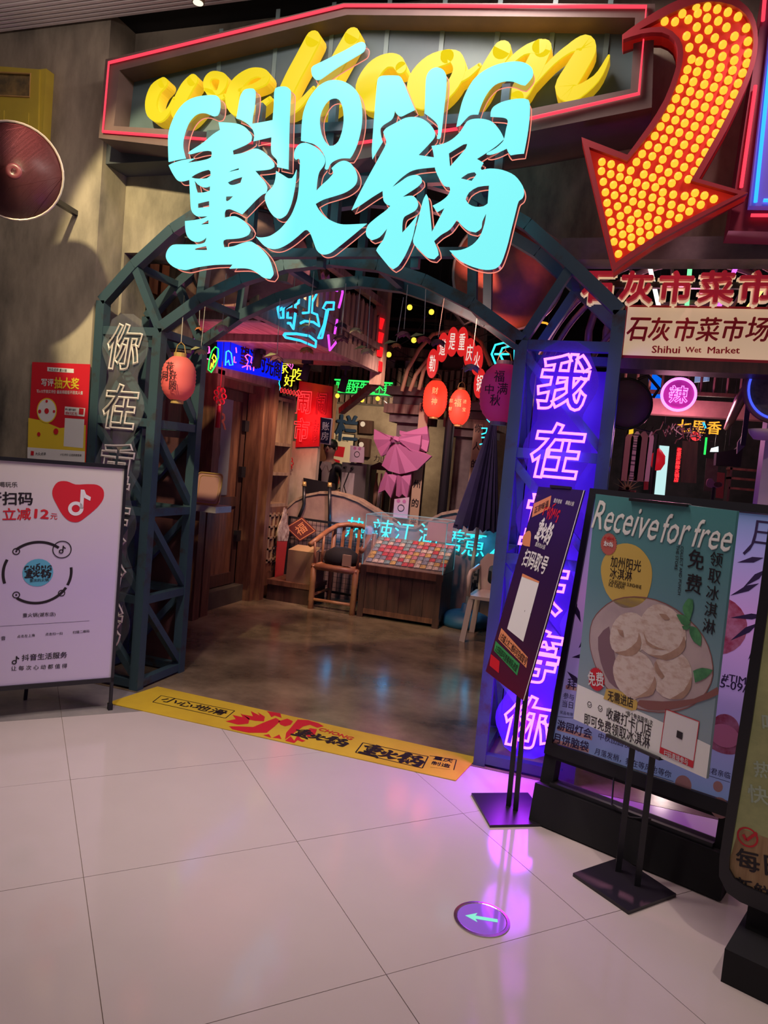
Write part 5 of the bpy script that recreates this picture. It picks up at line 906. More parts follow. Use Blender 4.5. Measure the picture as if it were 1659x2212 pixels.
# ---- umbrella, base, white chair
um = thing('closed_umbrella', 'closed navy parasol on a white pole at the right of the glass case', 'parasol', (-1.34, 7.1, 0)); U = Vector((-1.34, 7.1, 0)); top = PY(1067, 905, 7.1); ul = PY(1022, 1310, 7.1)
nsd = 20; vs = []; fs = []; bot = U+Vector((.02, 0, .99))
prof_ = [(.0, .03), (.12, .05), (.45, .12), (.8, .19), (1.0, .23)]
for t, r in prof_:
    c = top.lerp(bot, t)
    for k in range(nsd*2): a = math.pi*k/nsd; q_ = r*(1.0 if k % 2 else .72+.1*math.sin(k)); vs.append((c.x+q_*math.cos(a), c.y+q_*math.sin(a)*.8, c.z+(.03*math.cos(k*1.6) if t == 1 else 0)))
for i in range(len(prof_)-1):
    for k in range(nsd*2): l = (k+1) % (nsd*2); fs.append((i*nsd*2+k, i*nsd*2+l, (i+1)*nsd*2+l, (i+1)*nsd*2+k))
mb = MB(); mb.add(vs, fs+[tuple(range(nsd*2))]); mb.build('folded_canopy', mat('navy_canvas', (.035, .03, .13), (.02, .02, .08), 4, .7), um)
MB().cyl(U+Vector((0, 0, .08)), top, .02, None, 10).build('pole', 'white', um, True); MB().lathe([(.05, 0), (.05, .02), (.025, .04), (.025, .09), (.0, .10)], top, 12).build('finial', 'white', um, True)
MB().lathe([(.24, 0), (.26, .04), (.24, .10), (.14, .14), (.05, .145), (.04, .22), (.0, .22)], U, 28).build('water_base', mat('blue_base', (.015, .10, .22), rough=.5), um, True)
wc = thing('white_plastic_chair', 'white moulded plastic chair half hidden behind the right tower', 'chair', (-1.0, 6.6, 0)); G['plas'] = mat('white_plastic', (.70, .58, .52), rough=.35)
MB().poly([(0, 0)], 0) if False else None
cF = frame((-.98, 6.62, 0), (1, 0, 0), (0, 1, 0)); MB(cF).poly(rp(.22, .22, .06, 0), .40, .43).build('seat', 'plas', wc)
for x, y in ((-1, -1), (1, -1), (-1, 1), (1, 1)): MB().bar((-.98+x*.19, 6.62+y*.19, .41), (-.98+x*.23, 6.62+y*.23, 0), .05, .03).build('leg', 'plas', wc)
bk = frame((-.98, 6.85, .40), (1, 0, 0), (0, .12, 1)); MB(bk).poly([(-.21, 0), (.21, 0), (.22, .30), (.16, .38), (-.16, .38), (-.22, .30)], -.012, .012, [rp(.13, .09, .04, .18)]).build('backrest', 'plas', wc)
for s_ in (-1, 1): MB().tube([(-.98+s_*.22, 6.42, .42), (-.98+s_*.23, 6.42, .60), (-.98+s_*.23, 6.5, .635), (-.98+s_*.225, 6.86, .65)], .02, 8).build('armrest', 'plas', wc, True)
# ---- columns, bow, pole, vertical signs
def column(x0_, x1_, Y, zc, label):
    t = thing('masonry_column', label, 'column', ((x0_+x1_)/2, Y, 0)); MB().box(x0_, x1_, Y, Y+.3, 0, zc).build('shaft', 'concpurp', t)
    for k, (e, h) in enumerate(((.08, .10), (.14, .12), (.06, .10), (.13, .11))): MB().box(x0_-e, x1_+e, Y-e, Y+.3+e, zc+sum((.10, .12, .10, .11)[:k]), zc+sum((.10, .12, .10, .11)[:k])+h-.01).build('capital_slab', 'concpurp' if k != 1 else 'plank', t)
column(-2.62, -2.30, 8.3, 2.06, 'plastered masonry column with stepped capital carrying the pink bow'); column(-1.95, -1.56, 8.6, 1.96, 'plastered masonry column behind the navy parasol')
for Y, P, ch_, lab in ((8.12, [(916,880),(899,1128)], '就 绝苏州的来', 'tall cream board with black characters hanging on the bow column'), (8.45, [(1033,925),(1019,1040)], '你人的火', 'narrow cream board with black characters on the second column')):
    f_ = FY(Y); a, b = to2(f_, *P[0]), to2(f_, *P[1]); t = thing('vertical_board', lab, 'board', (a[0], Y, b[1])); MB(f_).rect(a[0]-.055, a[0]+.055, b[1]-.05, a[1]+.05, -.02, 0).build('board', mat('cream_board', (.48, .36, .24), rough=.6) if Y < 8.2 else bpy.data.materials['cream_board'], t)
    m_ = MB(f_); n = len(ch_)
    for i, c in enumerate(ch_):
        if c != ' ': m_.text(c, a[0], a[1]+(b[1]-a[1])*i/(n-1), .085, .10, .003, 0, .03)
    m_.build('black_lettering', 'ink', t)
tag(MB().cyl((-1.93, 8.15, 0), (-1.93, 8.15, 2.3), .055, None, 14).build('black_pole', 'black'), 'thick black steel pole between the two masonry columns', 'pole')
bw_ = thing('pink_bow', 'huge pink paper bow with long tails on the front of the masonry column', 'bow', (-2.5, 8.0, 1.7)); wF = FY(7.95); G['pink'] = mat('orchid_pink', (.46, .15, .33), rough=.75); cw2 = lambda P: [(720+x/4.1475, 880+y/4.1475) for x, y in P]
def fold(name, P, d, m='pink', lift=None):   # puffed sheet: fan of points around a raised centre
    q_ = [to2(wF, *p) for p in cw2(P)]; c = q_[0]; mb = MB(wF); vs = [(c[0], c[1], d+.05)]+[(a, b, d+(.035 if i % 2 else 0)) for i, (a, b) in enumerate(q_[1:])]
    n = len(vs); fs = [(0, i, i+1) for i in range(1, n-1)]; mb.add(vs+[(a, b, d-.03) for a, b, _ in vs], fs+[tuple(n+i for i in f[::-1]) for f in fs]+[(i, n+i, n+i+1, i+1) for i in range(1, n-1)]); mb.build(name, m, bw_)
fold('back_loop', [(600,240),(590,205),(700,230),(835,165),(850,240),(855,300),(840,400),(760,380),(650,300)], -.02)
fold('left_loop', [(545,290),(550,262),(470,240),(370,195),(375,290),(400,370),(440,440),(480,420),(520,340),(550,320)], .02); fold('right_loop', [(600,290),(600,262),(700,250),(798,252),(795,340),(770,430),(700,380),(620,330)], .05)
fold('fan', [(575,330),(545,320),(500,400),(440,520),(510,570),(600,598),(660,590),(760,560),(890,440),(830,410),(700,380),(610,320)], .03)
fold('tail', [(500,600),(470,570),(430,680),(400,770),(470,738),(515,812),(560,680),(572,600)], .0); fold('tail', [(620,620),(570,600),(568,790),(590,805),(625,775),(660,815),(690,700),(700,590)], .0)
MB().bar((-2.5, 7.96, 1.75), (-2.48, 8.3, 1.75), .05).build('bracket', 'black', bw_)
fold('knot', [(570,290),(540,270),(575,262),(610,270),(612,310),(590,320),(550,318),(538,300),(540,270)], .09)
for P, lab in (([(852,1078),(884,1074),(880,1120),(849,1118)], 'white and pink scan card propped under the pink bow tails'), ([(757,962),(787,966),(786,1000),(755,998)], 'white and pink price card on top of the steel dispenser')):
    f_ = FY(7.4 if P[0][1] > 1000 else 8.55); qd = [to2(f_, *p) for p in P]; c = (sum(a for a, b in qd)/4, sum(b for a, b in qd)/4); t = thing('scan_card', lab, 'card', f_ @ Vector((*qd[3], 0))); MB(f_).poly(qd[::-1], -.008, 0).build('card_sheet', mat('card_white', (.55, .42, .50), rough=.6) if 'card_white' not in bpy.data.materials else bpy.data.materials['card_white'], t)
    m_ = MB(f_); m_.ring(c[0], c[1], .035, .008, .002, n=20); m_.build('ring_print', 'ink', t); MB(f_).disc(c[0]+.03, c[1]+.075, .02, .002).disc(c[0]-.035, c[1]+.075, .02, .002).build('heart_print', 'pink', t)
# ---- cashier zone
ds = thing('steel_dispenser', 'tall steel drinks dispenser cabinet with white label behind the plaster wall', 'dispenser', (-3.2, 8.7, .6)); f_ = FY(8.6); x0_, zt_ = to2(f_, 738, 998); x1_ = to2(f_, 768, 998)[0]; x2_ = to2(f_, 792, 1000)[0]
MB().box(x0_, x2_, 8.62, 8.95, 0, zt_).build('cabinet', mat('brushed_steel', (.22, .20, .20), rough=.4, metal=.5), ds); MB(f_).rect(x0_+.02, x1_, .9, zt_-.13, -.015, 0).build('white_label', mat('label_white', (.50, .44, .44), rough=.6), ds)
for k in range(2): MB().cyl((x0_+.06+k*.1, 8.6, zt_-.06), (x0_+.06+k*.1, 8.55, zt_-.07), .015, None, 8).build('tap', 'black', ds)
MB().tube([(x1_-.06, 8.56, zt_-.12), (x1_-.1, 8.52, zt_-.3), (x1_-.02, 8.52, zt_-.5), (x1_+.03, 8.53, zt_-.7)], .008, 6).build('hose', 'black', ds)
tag(MB().lathe([(.035, 0), (.05, .03), (.055, .10), (.05, .10), (.045, .03), (.0, .01)], (x1_+.03, 8.66, zt_), 14).build('red_bowl', mat('red_cup', (.50, .03, .04), rough=.4), None, True), 'small red cup on the steel dispenser', 'cup')
mn = thing('till_monitor', 'black till monitor standing behind the plaster wall coping', 'monitor', (-3.32, 7.69, 0)); f_ = FY(7.69); MB(f_).poly([to2(f_, *p) for p in [(664,1075),(655,1032),(722,1045),(725,1075)]], -.03, 0).build('screen_back', 'black', mn); MB().bar((-3.32, 7.69, .0), (-3.32, 7.69, 1.1), .03).build('stand', 'black', mn)
zf = thing('cashier_sign', 'small navy hanging sign with white characters 账房 over the cashier', 'sign', (-3.7, 8.4, 2.1)); f_ = FY(8.4); MB(f_).poly([to2(f_, *p) for p in [(687,957),(691,900),(718,904),(713,961)]], -.02, 0).build('white_border', mat('pale_pink_border', (.8, .66, .72), rough=.6), zf)
MB(f_).poly([to2(f_, *p) for p in [(689,955),(693,902),(716,906),(711,958)]], 0, .004).build('navy_panel', mat('navy_panel', (.015, .015, .06), rough=.5), zf); w_ = MB(f_)
for c, P in (('账', (704, 921)), ('房', (702, 942))): u, v = to2(f_, *P); w_.text(c, u, v, .10, .105, .006, 0, .01)
w_.build('white_lettering', mat('lilac_lettering', (.9, .78, .9), rough=.5), zf); MB(f_).tube([(*to2(f_, 705, 902), 0), (*to2(f_, 708, 850), 0)], .004, 4).build('hanging_wire', 'cable', zf)
# posters & signs on the beige back wall
kF = FY(10.48)
t = thing('blue_wall_character', 'large dark blue character 栏 painted board on the beige back wall', 'sign', (-4.1, 10.48, 1.9)); u, v = to2(kF, 750, 925); MB(kF).text('栏', u, v, .38, .42, .02, 0, .04, 0, .02).build('lettering', mat('navy_paint', (.02, .05, .11), rough=.6), t)
t = thing('feast_poster', 'cream and red feast poster on the beige wall behind the cashier', 'poster', (-4.1, 10.47, .9)); MB(kF).poly([to2(kF, *p) for p in [(718,1010),(722,935),(765,940),(756,1015)]], 0, .01).build('poster_sheet', 'cream', t); MB(kF).poly([to2(kF, *p) for p in [(721,985),(724,963),(746,966),(742,988)]], .012).poly([to2(kF, *p) for p in [(716,1040),(718,990),(735,995),(733,1045)]], .014).build('red_print', 'red', t)
MB(kF).pt('喜庆佳肴', (724, 945), (754, 950), 1.3, .013, .02).build('black_lettering', 'ink', t); MB(kF).poly([to2(kF, *p) for p in [(716,1020),(721,934),(767,938),(764,1020)]], -.01, 0).build('dark_mount', 'black', t)
for k, (P, lab) in enumerate((([(779,936),(779,908),(808,910),(808,938)], 'dark square meter box high on the beige wall'), ([(778,985),(780,946),(803,949),(800,988)], 'dark tall meter box beside the pink bow'))):
    m_ = MB(kF); t = thing('meter_box', lab, 'meter box', kF @ Vector((*to2(kF, *P[0]), 0))); m_.poly([to2(kF, *p) for p in P], .0, .08).build('housing', 'woodd', t); MB(kF).disc(*to2(kF, (P[0][0]+P[2][0])/2-6, (P[0][1]+P[2][1])/2-6), .04, .085).build('dial', 'white', t)
rk = thing('bottle_rack', 'dark arched rack of bottles between the dispenser and the bow column', 'rack', (-2.85, 8.5, 0)); f_ = FY(8.5); a = to2(f_, 800, 1010); b = to2(f_, 832, 1075)
MB(f_).poly([(a[0], .3), (b[0], .3), (b[0], a[1]+.02), ((a[0]+b[0])/2, a[1]+.08), (a[0], a[1]+.02)], -.2, 0, [[(a[0]+.02, .35), (b[0]-.02, .35), (b[0]-.02, a[1]-.02), (a[0]+.02, a[1]-.02)]]).build('rack_frame', 'black', rk)
MB(f_).text('力山', (a[0]+b[0])/2, a[1]+.12, None, .08, 0, .0, .0, 0, .006).build('iron_lettering', 'black', rk)
for k in range(3): tag(MB().lathe([(.028, 0), (.03, .26), (.012, .34), (.012, .44), (.0, .44)], (a[0]+.07+k*.06, 8.58, a[1]-.50), 10).build('bottle', ['woodx', 'white', 'wood'][k], None, True), ['amber bottle at the left of the arched rack', 'white bottle in the middle of the arched rack', 'brown bottle at the right of the arched rack'][k], 'bottle')
MB(f_).rect(a[0]+.02, b[0]-.02, a[1]-.53, a[1]-.50, -.19, -.01).build('rack_shelf', 'black', rk)
# ---- green sign, string lights
gs = thing('green_neon_sign', 'long green neon sign with characters between two green tubes', 'neon sign', (-3.9, 9.6, 2.6)); f_ = FY(9.6)
for P in ([(723,820),(848,828)], [(722,846),(843,853)]): MB(f_).tube([(*to2(f_, *p), 0) for p in P], .012, 6).build('neon_tube', 'cgreen', gs)
MB(f_).pt('吃鲜好先生不辣', (726, 833), (846, 841), 1.25, .0, .02, th=.01).build('neon_lettering', 'cgreen', gs)
MB(f_).poly([to2(f_, *p) for p in [(720,850),(722,816),(850,824),(845,858)]], -.06, -.04).build('backing', 'blackm', gs)
bm = {'yellow': glow('warm_yellow_bulb', (1, .72, .06), 1.3), 'green': bpy.data.materials['green_neon'], 'red': bpy.data.materials['red_neon']}
for i, (lab, Y, pts) in enumerate((('upper string of round yellow bulbs inside the arch', 7.8, [(850,650,0),(885,664,'yellow'),(932,674,'yellow'),(894,735,'yellow'),(840,766,'yellow')]), ('lower string of small coloured bulbs under the green neon sign', 9.0, [(722,852,0),(729,855,'yellow'),(769,857,'green'),(782,864,'yellow'),(816,861,'yellow'),(837,879,'red')]))):
    f_ = FY(Y); P = [f_ @ Vector((*to2(f_, x, y), 0)) for x, y, c in pts]; t = thing('string_light', lab, 'string light', P[0]); MB().tube([p+Vector((0, 0, .04)) for p in P], .004, 4).build('wire', 'cable', t)
    for p, (x, y, c) in zip(P, pts):
        if c: MB().ball(p, .032, 10).build('bulb', bm[c], t, True)
# ---- bamboo arches with red oval signs
ba = thing('bamboo_arch', 'pale bent bamboo arch behind the red oval signs', 'arch', (-1.9, 7.5, 2.2)); f_ = FY(7.6)
for P in ([(868,845),(880,800),(905,755),(935,722),(975,714),(1010,716),(1040,740),(1060,790)], [(885,845),(898,810),(925,775),(960,758)], [(905,842),(915,800),(930,780)]): MB(f_).tube([(*to2(f_, *p), 0) for p in P], .022, 8).build('bamboo_pole', mat('pale_bamboo', (.42, .24, .14), rough=.5) if 'pale_bamboo' not in bpy.data.materials else bpy.data.materials['pale_bamboo'], ba, True)
rvm = glow('red_oval_face', (.78, .02, .02), .85); wvm = glow('white_oval_letter', (.95, .75, .65), .9); f_ = FY(7.35)
OL = dict(zip('勒道是重庆火锅', ('lowest at the left end', 'second from the left', 'third from the left', 'topmost in the middle', 'third from the right end', 'second from the right end', 'lowest at the right end')))
for (x, y), c in zip([(934,785),(956,750),(977,738),(998,738),(1014,762),(1030,778),(1036,828)], '勒道是重庆火锅'):
    u, v = to2(f_, x, y); t = thing('oval_sign', 'red oval sign with a white character, %s along the bamboo arch' % OL[c], 'sign', (u, 7.35, v), 'red oval signs on the bamboo arch'); MB(f_).disc(u, v, .060, -.02, 0, 28, .152).build('oval_face', rvm, t); MB(f_).text(c, u, v, .065, .17, .003, 0, .02).build('white_character', wvm, t)
# ---- lanterns
def lantern(name, label, px, Y, w, h, m, trim, txt=None, tm='ink'):
    f_ = FY(Y); u, v = to2(f_, *px); t = thing(name, label, 'lantern', (u, Y, v)); P = []
    for k in range(25):
        a = -1+2*k/24; r = w/2*(1-abs(a)**3.2*.55)*(1+(.018 if k % 2 else -.018)); P.append((r, a*h/2))
    MB().lathe([(w*.16, -h/2)]+P+[(w*.16, h/2)], (u, Y, v), 28).build('paper_shade', m, t, True)
    MB().cyl((u, Y, v-h/2-.022), (u, Y, v-h/2+.004), w*.19, None, 16).build('bottom_ring', trim, t); MB().cyl((u, Y, v+h/2-.004), (u, Y, v+h/2+.025), w*.19, None, 16).build('top_ring', trim, t)
    MB().tube([(u-w*.18, Y, v+h/2+.02), (u-w*.12, Y, v+h/2+.07), (u, Y, v+h/2+.09), (u+w*.12, Y, v+h/2+.07), (u+w*.18, Y, v+h/2+.02)], .003, 4).build('wire_handle', 'gold', t)
    MB().cyl((u, Y, v+h/2+.09), (u, Y, v+h/2+.3), .0025, None, 4).build('hanging_cord', 'thread', t)
    if txt:
        m_ = MB(FY(Y-w/2*1.03))
        for c, dx, dz, s_ in txt: m_.text(c, u+dx*w, v+dz*h, s_*w, s_*w*1.1, 0, 0, .01)
        m_.build('lettering', tm, t)
    return t
lantern('paper_lantern', 'coral pink paper lantern with black characters hanging in front of the left tower', (386, 818), 3.73, .20, .255, mat('coral_paper', (.62, .10, .09), (.55, .13, .12), 3, .6, em=(.55, .04, .03), es=.22, nosample=True), 'gold', [('花', .02, .22, .26), ('月', -.14, .0, .24), ('好', .14, .02, .24), ('圆', .16, -.2, .24)])
lantern('paper_lantern', 'plum coloured paper lantern with black characters beside the right tower', (1083, 850), 4.6, .27, .36, mat('plum_paper', (.50, .05, .16), (.45, .06, .15), 3, .6, em=(.4, .01, .12), es=.25, nosample=True), mat('grey_trim', (.3, .28, .3), rough=.4), [('福', .0, .25, .24), ('满', .1, .04, .24), ('中', -.2, .02, .2), ('秋', -.04, -.16, .24)])
lm = mat('lit_red_paper', (.8, .05, .03), rough=.5, em=(1, .045, .02), es=1.1, nosample=True); gm = glow('gold_lettering', (1, .62, .25), .8)
lantern('paper_lantern', 'glowing red lantern half hidden behind the bow column capital', (940, 862), 7.9, .27, .40, lm, 'gold', [('财', .1, .2, .25), ('神', .1, -.1, .25)], gm); lantern('paper_lantern', 'glowing red lantern with gold figure hanging below the oval signs', (993, 880), 7.5, .225, .36, lm, 'gold', [('福', .0, .1, .34), ('招', -.33, .15, .16), ('财', -.33, -.08, .16), ('进', .33, .15, .16), ('宝', .33, -.08, .16)], gm)
# ---- hanging woks
def wok(label, px, Y, r, ax, m, rim):
    c = PY(*px, Y); t = thing('hanging_wok', label, 'wok', c); ax = Vector(ax).normalized(); n = 12
    P = [(max(.001, r*math.sin(math.radians(75*k/n))/math.sin(math.radians(75))), -r*.42*(math.cos(math.radians(75*k/n))-math.cos(math.radians(75)))/(1-math.cos(math.radians(75)))) for k in range(n+1)]
    MB().lathe(P, c, 44, ax).build('bowl', m, t, True); a = ax.orthogonal().normalized(); b = ax.cross(a)
    MB().tube([c+(a*math.cos(k*math.pi/24)+b*math.sin(k*math.pi/24))*r for k in range(48)], .012, 6, True).build('rim', rim, t, True)
    for s_ in (-1, 1): MB().tube([c+a*s_*r+b*.07, c+a*s_*(r+.06)+b*.05, c+a*s_*(r+.06)-b*.05, c+a*s_*r-b*.07], .01, 6).build('handle', 'black', t)
wm = mat('seasoned_iron', (.30, .17, .15), (.17, .09, .09), 5, .5, metal=.1, bump=.1); cm_ = mat('copper_iron', (.55, .13, .07), (.33, .08, .06), 7, .5, metal=.1, bump=.15); rm = mat('bright_rim', (.55, .40, .36), rough=.3, metal=.6)
wok('big dark iron wok hanging behind the left half of the arch top', (545, 575), 4.35, .40, (-.45, .55, .70), wm, 'black'); wok('copper coloured wok hanging behind the right half of the arch', (1100, 590), 4.45, .34, (-.30, .9, .25), cm_, rm)
wok('dark wok dome hanging right of the right tower', (1352, 872), 4.5, .145, (-.2, .9, -.1), mat('dark_plum_iron', (.16, .08, .14), rough=.4), 'black')
# ---- hanging dried flowers
fcol = {'cream': (.50, .36, .24), 'plum': (.16, .04, .07), 'orange': (.50, .16, .06), 'rose': (.40, .10, .14), 'red': (.32, .03, .05), 'lilac': (.26, .18, .25), 'dark': (.06, .03, .05), 'pink': (.50, .26, .30)}; fmm = {k: mat(k+'_petal', v, rough=.8) for k, v in fcol.items()}
pos_ = 'above the lantern|over the blue fascia left end|above the chili neon|under the balcony beam|beside the black stage lamp|on the blue balcony lettering|left of the railing pickets|by the purple arrow tip|before the white pickets|below the balcony corner|beside the red light boxes|near the yellow bulbs|left of the oval signs|right of the bamboo pole|over the plum lantern|in the far dark rafters'.split('|')
for i, (x, y, c, s_) in enumerate([(434,758,'cream',1), (480,705,'pink',1.2), (430,710,'orange',.7), (598,772,'plum',1.1), (663,753,'orange',1.1), (632,668,'rose',1), (668,709,'pink',1.1), (737,728,'plum',1.2), (769,711,'cream',1.1), (793,756,'cream',1.1), (737,700,'dark',1), (872,719,'plum',1.1), (915,730,'red',1.1), (946,736,'plum',1.2), (1018,790,'lilac',1.3), (856,745,'orange',.8)]):
    Y = 4.0+random.uniform(-.12, .25); c_ = PY(x, y, Y); t = thing('dried_flower', '%s dried flower head hanging upside down %s' % (c, pos_[i]), 'flower', c_, 'dried flowers hanging from the arch')
    MB().cyl(c_+Vector((0, 0, .02)), c_+Vector((random.uniform(-.02, .02), 0, .26+random.uniform(0, .12))), .0022, None, 4).build('string', 'thread', t); mb = MB()
    for k in range(9):
        a = k*2.4; r1 = .045*s_; l = .035*s_*(1+.3*math.sin(k*3)); d = Vector((math.cos(a), math.sin(a), 0)); e = Vector((-d.y, d.x, 0)); o = c_+Vector((0, 0, .012)); mb.add([o, o+d*r1*.6+e*.02*s_-Vector((0, 0, l*.5)), o+d*r1-Vector((0, 0, l)), o+d*r1*.6-e*.02*s_-Vector((0, 0, l*.5)), o+d*r1*.5-Vector((0, 0, l*.2))], [(0, 1, 4), (1, 2, 4), (2, 3, 4), (3, 0, 4), (0, 3, 2, 1)])
    mb.build('petals', fmm[c], t)
    if i % 3 == 0: MB().add([c_+Vector((0, 0, .02)), c_+Vector((-.05, .01, .03)), c_+Vector((-.09, 0, .0)), c_+Vector((-.05, -.01, .005))], [(0, 1, 2, 3)]).build('leaf', mat('dry_leaf', (.30, .28, .14), rough=.8) if i == 0 else bpy.data.materials['dry_leaf'], t)
# knots with tassels
for px, Y, s_, lab in (((475, 855), 5.55, 1.0, 'large red knotted charm with tassel beside the shop door'), ((624, 1000), 7.6, .9, 'long red bead charm at the edge of the timber shelf')):
    c = PY(*px, Y); t = thing('knot_charm', lab, 'charm', c); mk = mat('red_cord', (.50, .015, .02), rough=.6) if s_ == 1 else bpy.data.materials['red_cord']
    m_ = MB(FY(Y).copy()); m_.m = frame(c, (1, 0, 0))
    for k in range(7): a = k*math.pi*2/7; m_.tube([(.04*s_*math.cos(a)+.022*math.cos(b), .06*s_*math.sin(a)+.022*math.sin(b), .01*math.sin(b)) for b in [j*math.pi/5 for j in range(10)]], .006, 5, True)
    m_.build('knot', mk, t); MB().cyl(c+Vector((0, 0, .06)), c+Vector((0, 0, .30)), .004, None, 5).build('cord', mk, t); MB().tube([c-Vector((0, 0, .07)), c-Vector((0, 0, .10)), c-Vector((0, 0, .28))], [.008, .016, .022], 10).build('tassel', mk, t); MB().ball(c-Vector((0, 0, .08)), .014, 8).build('bead', 'gold', t)
# stage lamps under the balcony
for px, Y, lab in (((405, 690), 4.75, 'black stage lamp near the far left canopy'), ((560, 770), 6.1, 'black stage lamp in front of the blue fascia'), ((663, 800), 6.6, 'black stage lamp under the middle of the balcony'), ((745, 825), 6.9, 'black stage lamp near the green neon sign')):
    c = PY(*px, Y); t = thing('stage_lamp', lab, 'spotlight', c); MB().cyl(c+Vector((0, 0, .05)), c-Vector((.02, .02, .10)), .04, None, 14).build('lamp_body', 'blackm', t, True); MB().bar(c+Vector((0, 0, .04)), (c.x, c.y, max(c.z+.1, zS-.02)), .02).build('bracket', 'blackm', t); MB().box(c.x-.05, c.x+.05, c.y-.03, c.y+.03, zS-.05, zS-.01).build('mount_plate', 'blackm', t)
# far buildings under the roof, cables
fb = thing('miniature_building', 'mock concrete apartment front with small square windows behind the oval signs', 'building', (-1.2, 11, 2.0)); f_ = FY(10.9); MB(f_).poly([to2(f_, *p) for p in [(945,1260),(960,665),(1000,672),(1010,690),(1045,700),(1040,1270)]], -.3, 0).build('wall', mat('tan_wall', (.24, .15, .12), (.15, .09, .08), 2, .8), fb)
for x, y in ((968, 683), (981, 686), (1016, 697), (1032, 702), (968, 720), (983, 724), (1016, 735), (1032, 740), (970, 760), (985, 764)): u, v = to2(f_, x, y); MB(f_).rect(u-.04, u+.04, v-.05, v+.05, .0, .01).build('window', 'dark', fb)
fb = thing('rear_loft', 'dark timber loft with windows and pipes across the back under the roof', 'loft', (-2.6, 11, 2.9)); f_ = FY(11.5)
MB(f_).poly([to2(f_, *p) for p in [(805,1240),(830,745),(960,760),(940,1250)]], -.2, 0).build('loft_wall', 'plank', fb)
for y in (690, 712, 775, 800): MB(f_).tube([(*to2(f_, 830, y), .1), (*to2(f_, 1100, y+14), .1)], .03, 6).build('pipe', 'plank' if y % 2 else 'concdark', fb)
for k in range(6): u, v = to2(f_, 845+k*20, 790); MB(f_).rect(u-.07, u+.07, v-.12, v+.12, .01, .03).build('window', 'black' if k % 2 else 'white', fb)
for i in range(9):
    a = PY(840+random.uniform(-10, 40), 640+i*22, 8.8); b = PY(1120, 620+i*25+random.uniform(-20, 20), 7.6); m_ = a.lerp(b, .5)-Vector((0, 0, .12+.03*i)); tag(MB().tube([a, a.lerp(m_, .5)-Vector((0, 0, .03)), m_, m_.lerp(b, .5)-Vector((0, 0, .03)), b], .005, 4).build('overhead_cable', 'cable'), 'thin black cable, %s counted from the top, sagging across the dark roof void' % ORD[i], 'cable', 'overhead cables in the roof void')
tubes('cyan_script_neon', 'cyan neon ring and letters between the right tower and plum lantern', [[(1110,752),(1090,740),(1070,745),(1062,765),(1070,785),(1090,790),(1105,782)], [(1112,742),(1112,790)], [(1068,765),(1100,765)], [(1100,748),(1085,752),(1080,765),(1086,778)]], 'ccy', FY(6.5), lambda P: P, .010); tubes('orange_arc_neon', 'orange neon arc seen through the lattice of the right tower', [[(1112,713),(1130,700),(1155,694),(1180,698),(1200,712)], [(1145,693),(1165,693)]], 'corg', FY(6.5), lambda P: P, .010); tubes('orange_drop_neon', 'small orange neon drop above the cyan ring', [[(1098,728),(1093,738),(1098,744),(1101,736)]], 'corg', FY(6.5), lambda P: P, .006, (0,))
tubes('blue_strip_neon', 'vertical column of small cyan neon letters behind the parasol', [[(1052,905),(1058,912)], [(1040,925),(1052,925),(1050,935),(1040,938)], [(1040,945),(1050,945)], [(1036,960),(1046,958),(1044,972)]], 'ccy', FY(7.6), lambda P: P, .008)
# ================================================================== RIGHT: market entrance
mk = thing('market_letters', 'row of big wine red characters with cream edges over the market entrance', 'sign', (.2, 3.9, 2.5)); f_ = FY(3.86)
G['lcream'] = mat('letter_cream', (.62, .47, .30), rough=.5, em=(.8, .58, .36), es=.55, nosample=True); G['lwine'] = mat('letter_wine', (.42, .02, .04), rough=.35, em=(.5, .015, .03), es=.35, nosample=True)
for c, px in zip('石灰市菜市场', (1292, 1375, 1460, 1548, 1636, 1725)):
    u, v = to2(f_, px, 620); o = MB(f_).text(c, u, v, .175, .17, -.03, 0, .075, 0, .04).build('character_edge', 'lcream', mk); MB(f_).text(c, u, v, .16, .155, .012, 0, .035, 0, .04).build('character_face', 'lwine', o, label='wine red character '+c)
for z in (2.575,): MB().bar((-.2, 3.93, z), (1.2, 3.93, z), .03).build('rail', 'black', mk)
wh = thing('led_fan_arch', 'half wheel of pink steel hoops with coloured LED spokes behind the big market letters', 'arch', (.35, 4.4, 2.2)); f_ = FY(4.4)
ctr_ = to2(f_, 1467, 862); G['psteel'] = mat('dusty_pink_steel', (.26, .12, .13), rough=.4, metal=.3)
R0 = abs(to2(f_, 1467, 545)[1]-ctr_[1])
for rr_ in (R0, R0*.93, R0*.66): MB(f_).tube([(ctr_[0]+rr_*math.cos(math.radians(a)), ctr_[1]+rr_*math.sin(math.radians(a)), 0) for a in range(10, 171, 5)], .016, 8).build('hoop', 'psteel', wh, True)
for a, m_ in ((46, (.25, .35, 1)), (60, (1, .7, .2)), (74, (.75, .15, 1)), (92, (.2, 1, .35)), (108, (1, .9, .85))):
    d = Vector((math.cos(math.radians(a)), math.sin(math.radians(a)), 0)); MB(f_).tube([Vector((*ctr_, .03))+d*R0*.60, Vector((*ctr_, .03))+d*R0*1.02], .012, 8).build('led_spoke', glow('spoke_glow', m_, 1.5), wh)
    d2 = Vector((math.cos(math.radians(a+7)), math.sin(math.radians(a+7)), 0)); MB(f_).tube([Vector((*ctr_, -.02))+d2*R0*.60, Vector((*ctr_, -.02))+d2*R0], .010, 6).build('steel_spoke', 'psteel', wh)
for k in range(2):
    f2_ = FY(4.5); MB(f2_).tube([(*to2(f2_, *p), 0) for p in [(1270+k*38,752),(1272+k*38,715),(1284+k*36,675),(1305+k*32,640),(1330+k*25,615)]], .022, 8).build('curved_pipe', 'psteel', wh, True)
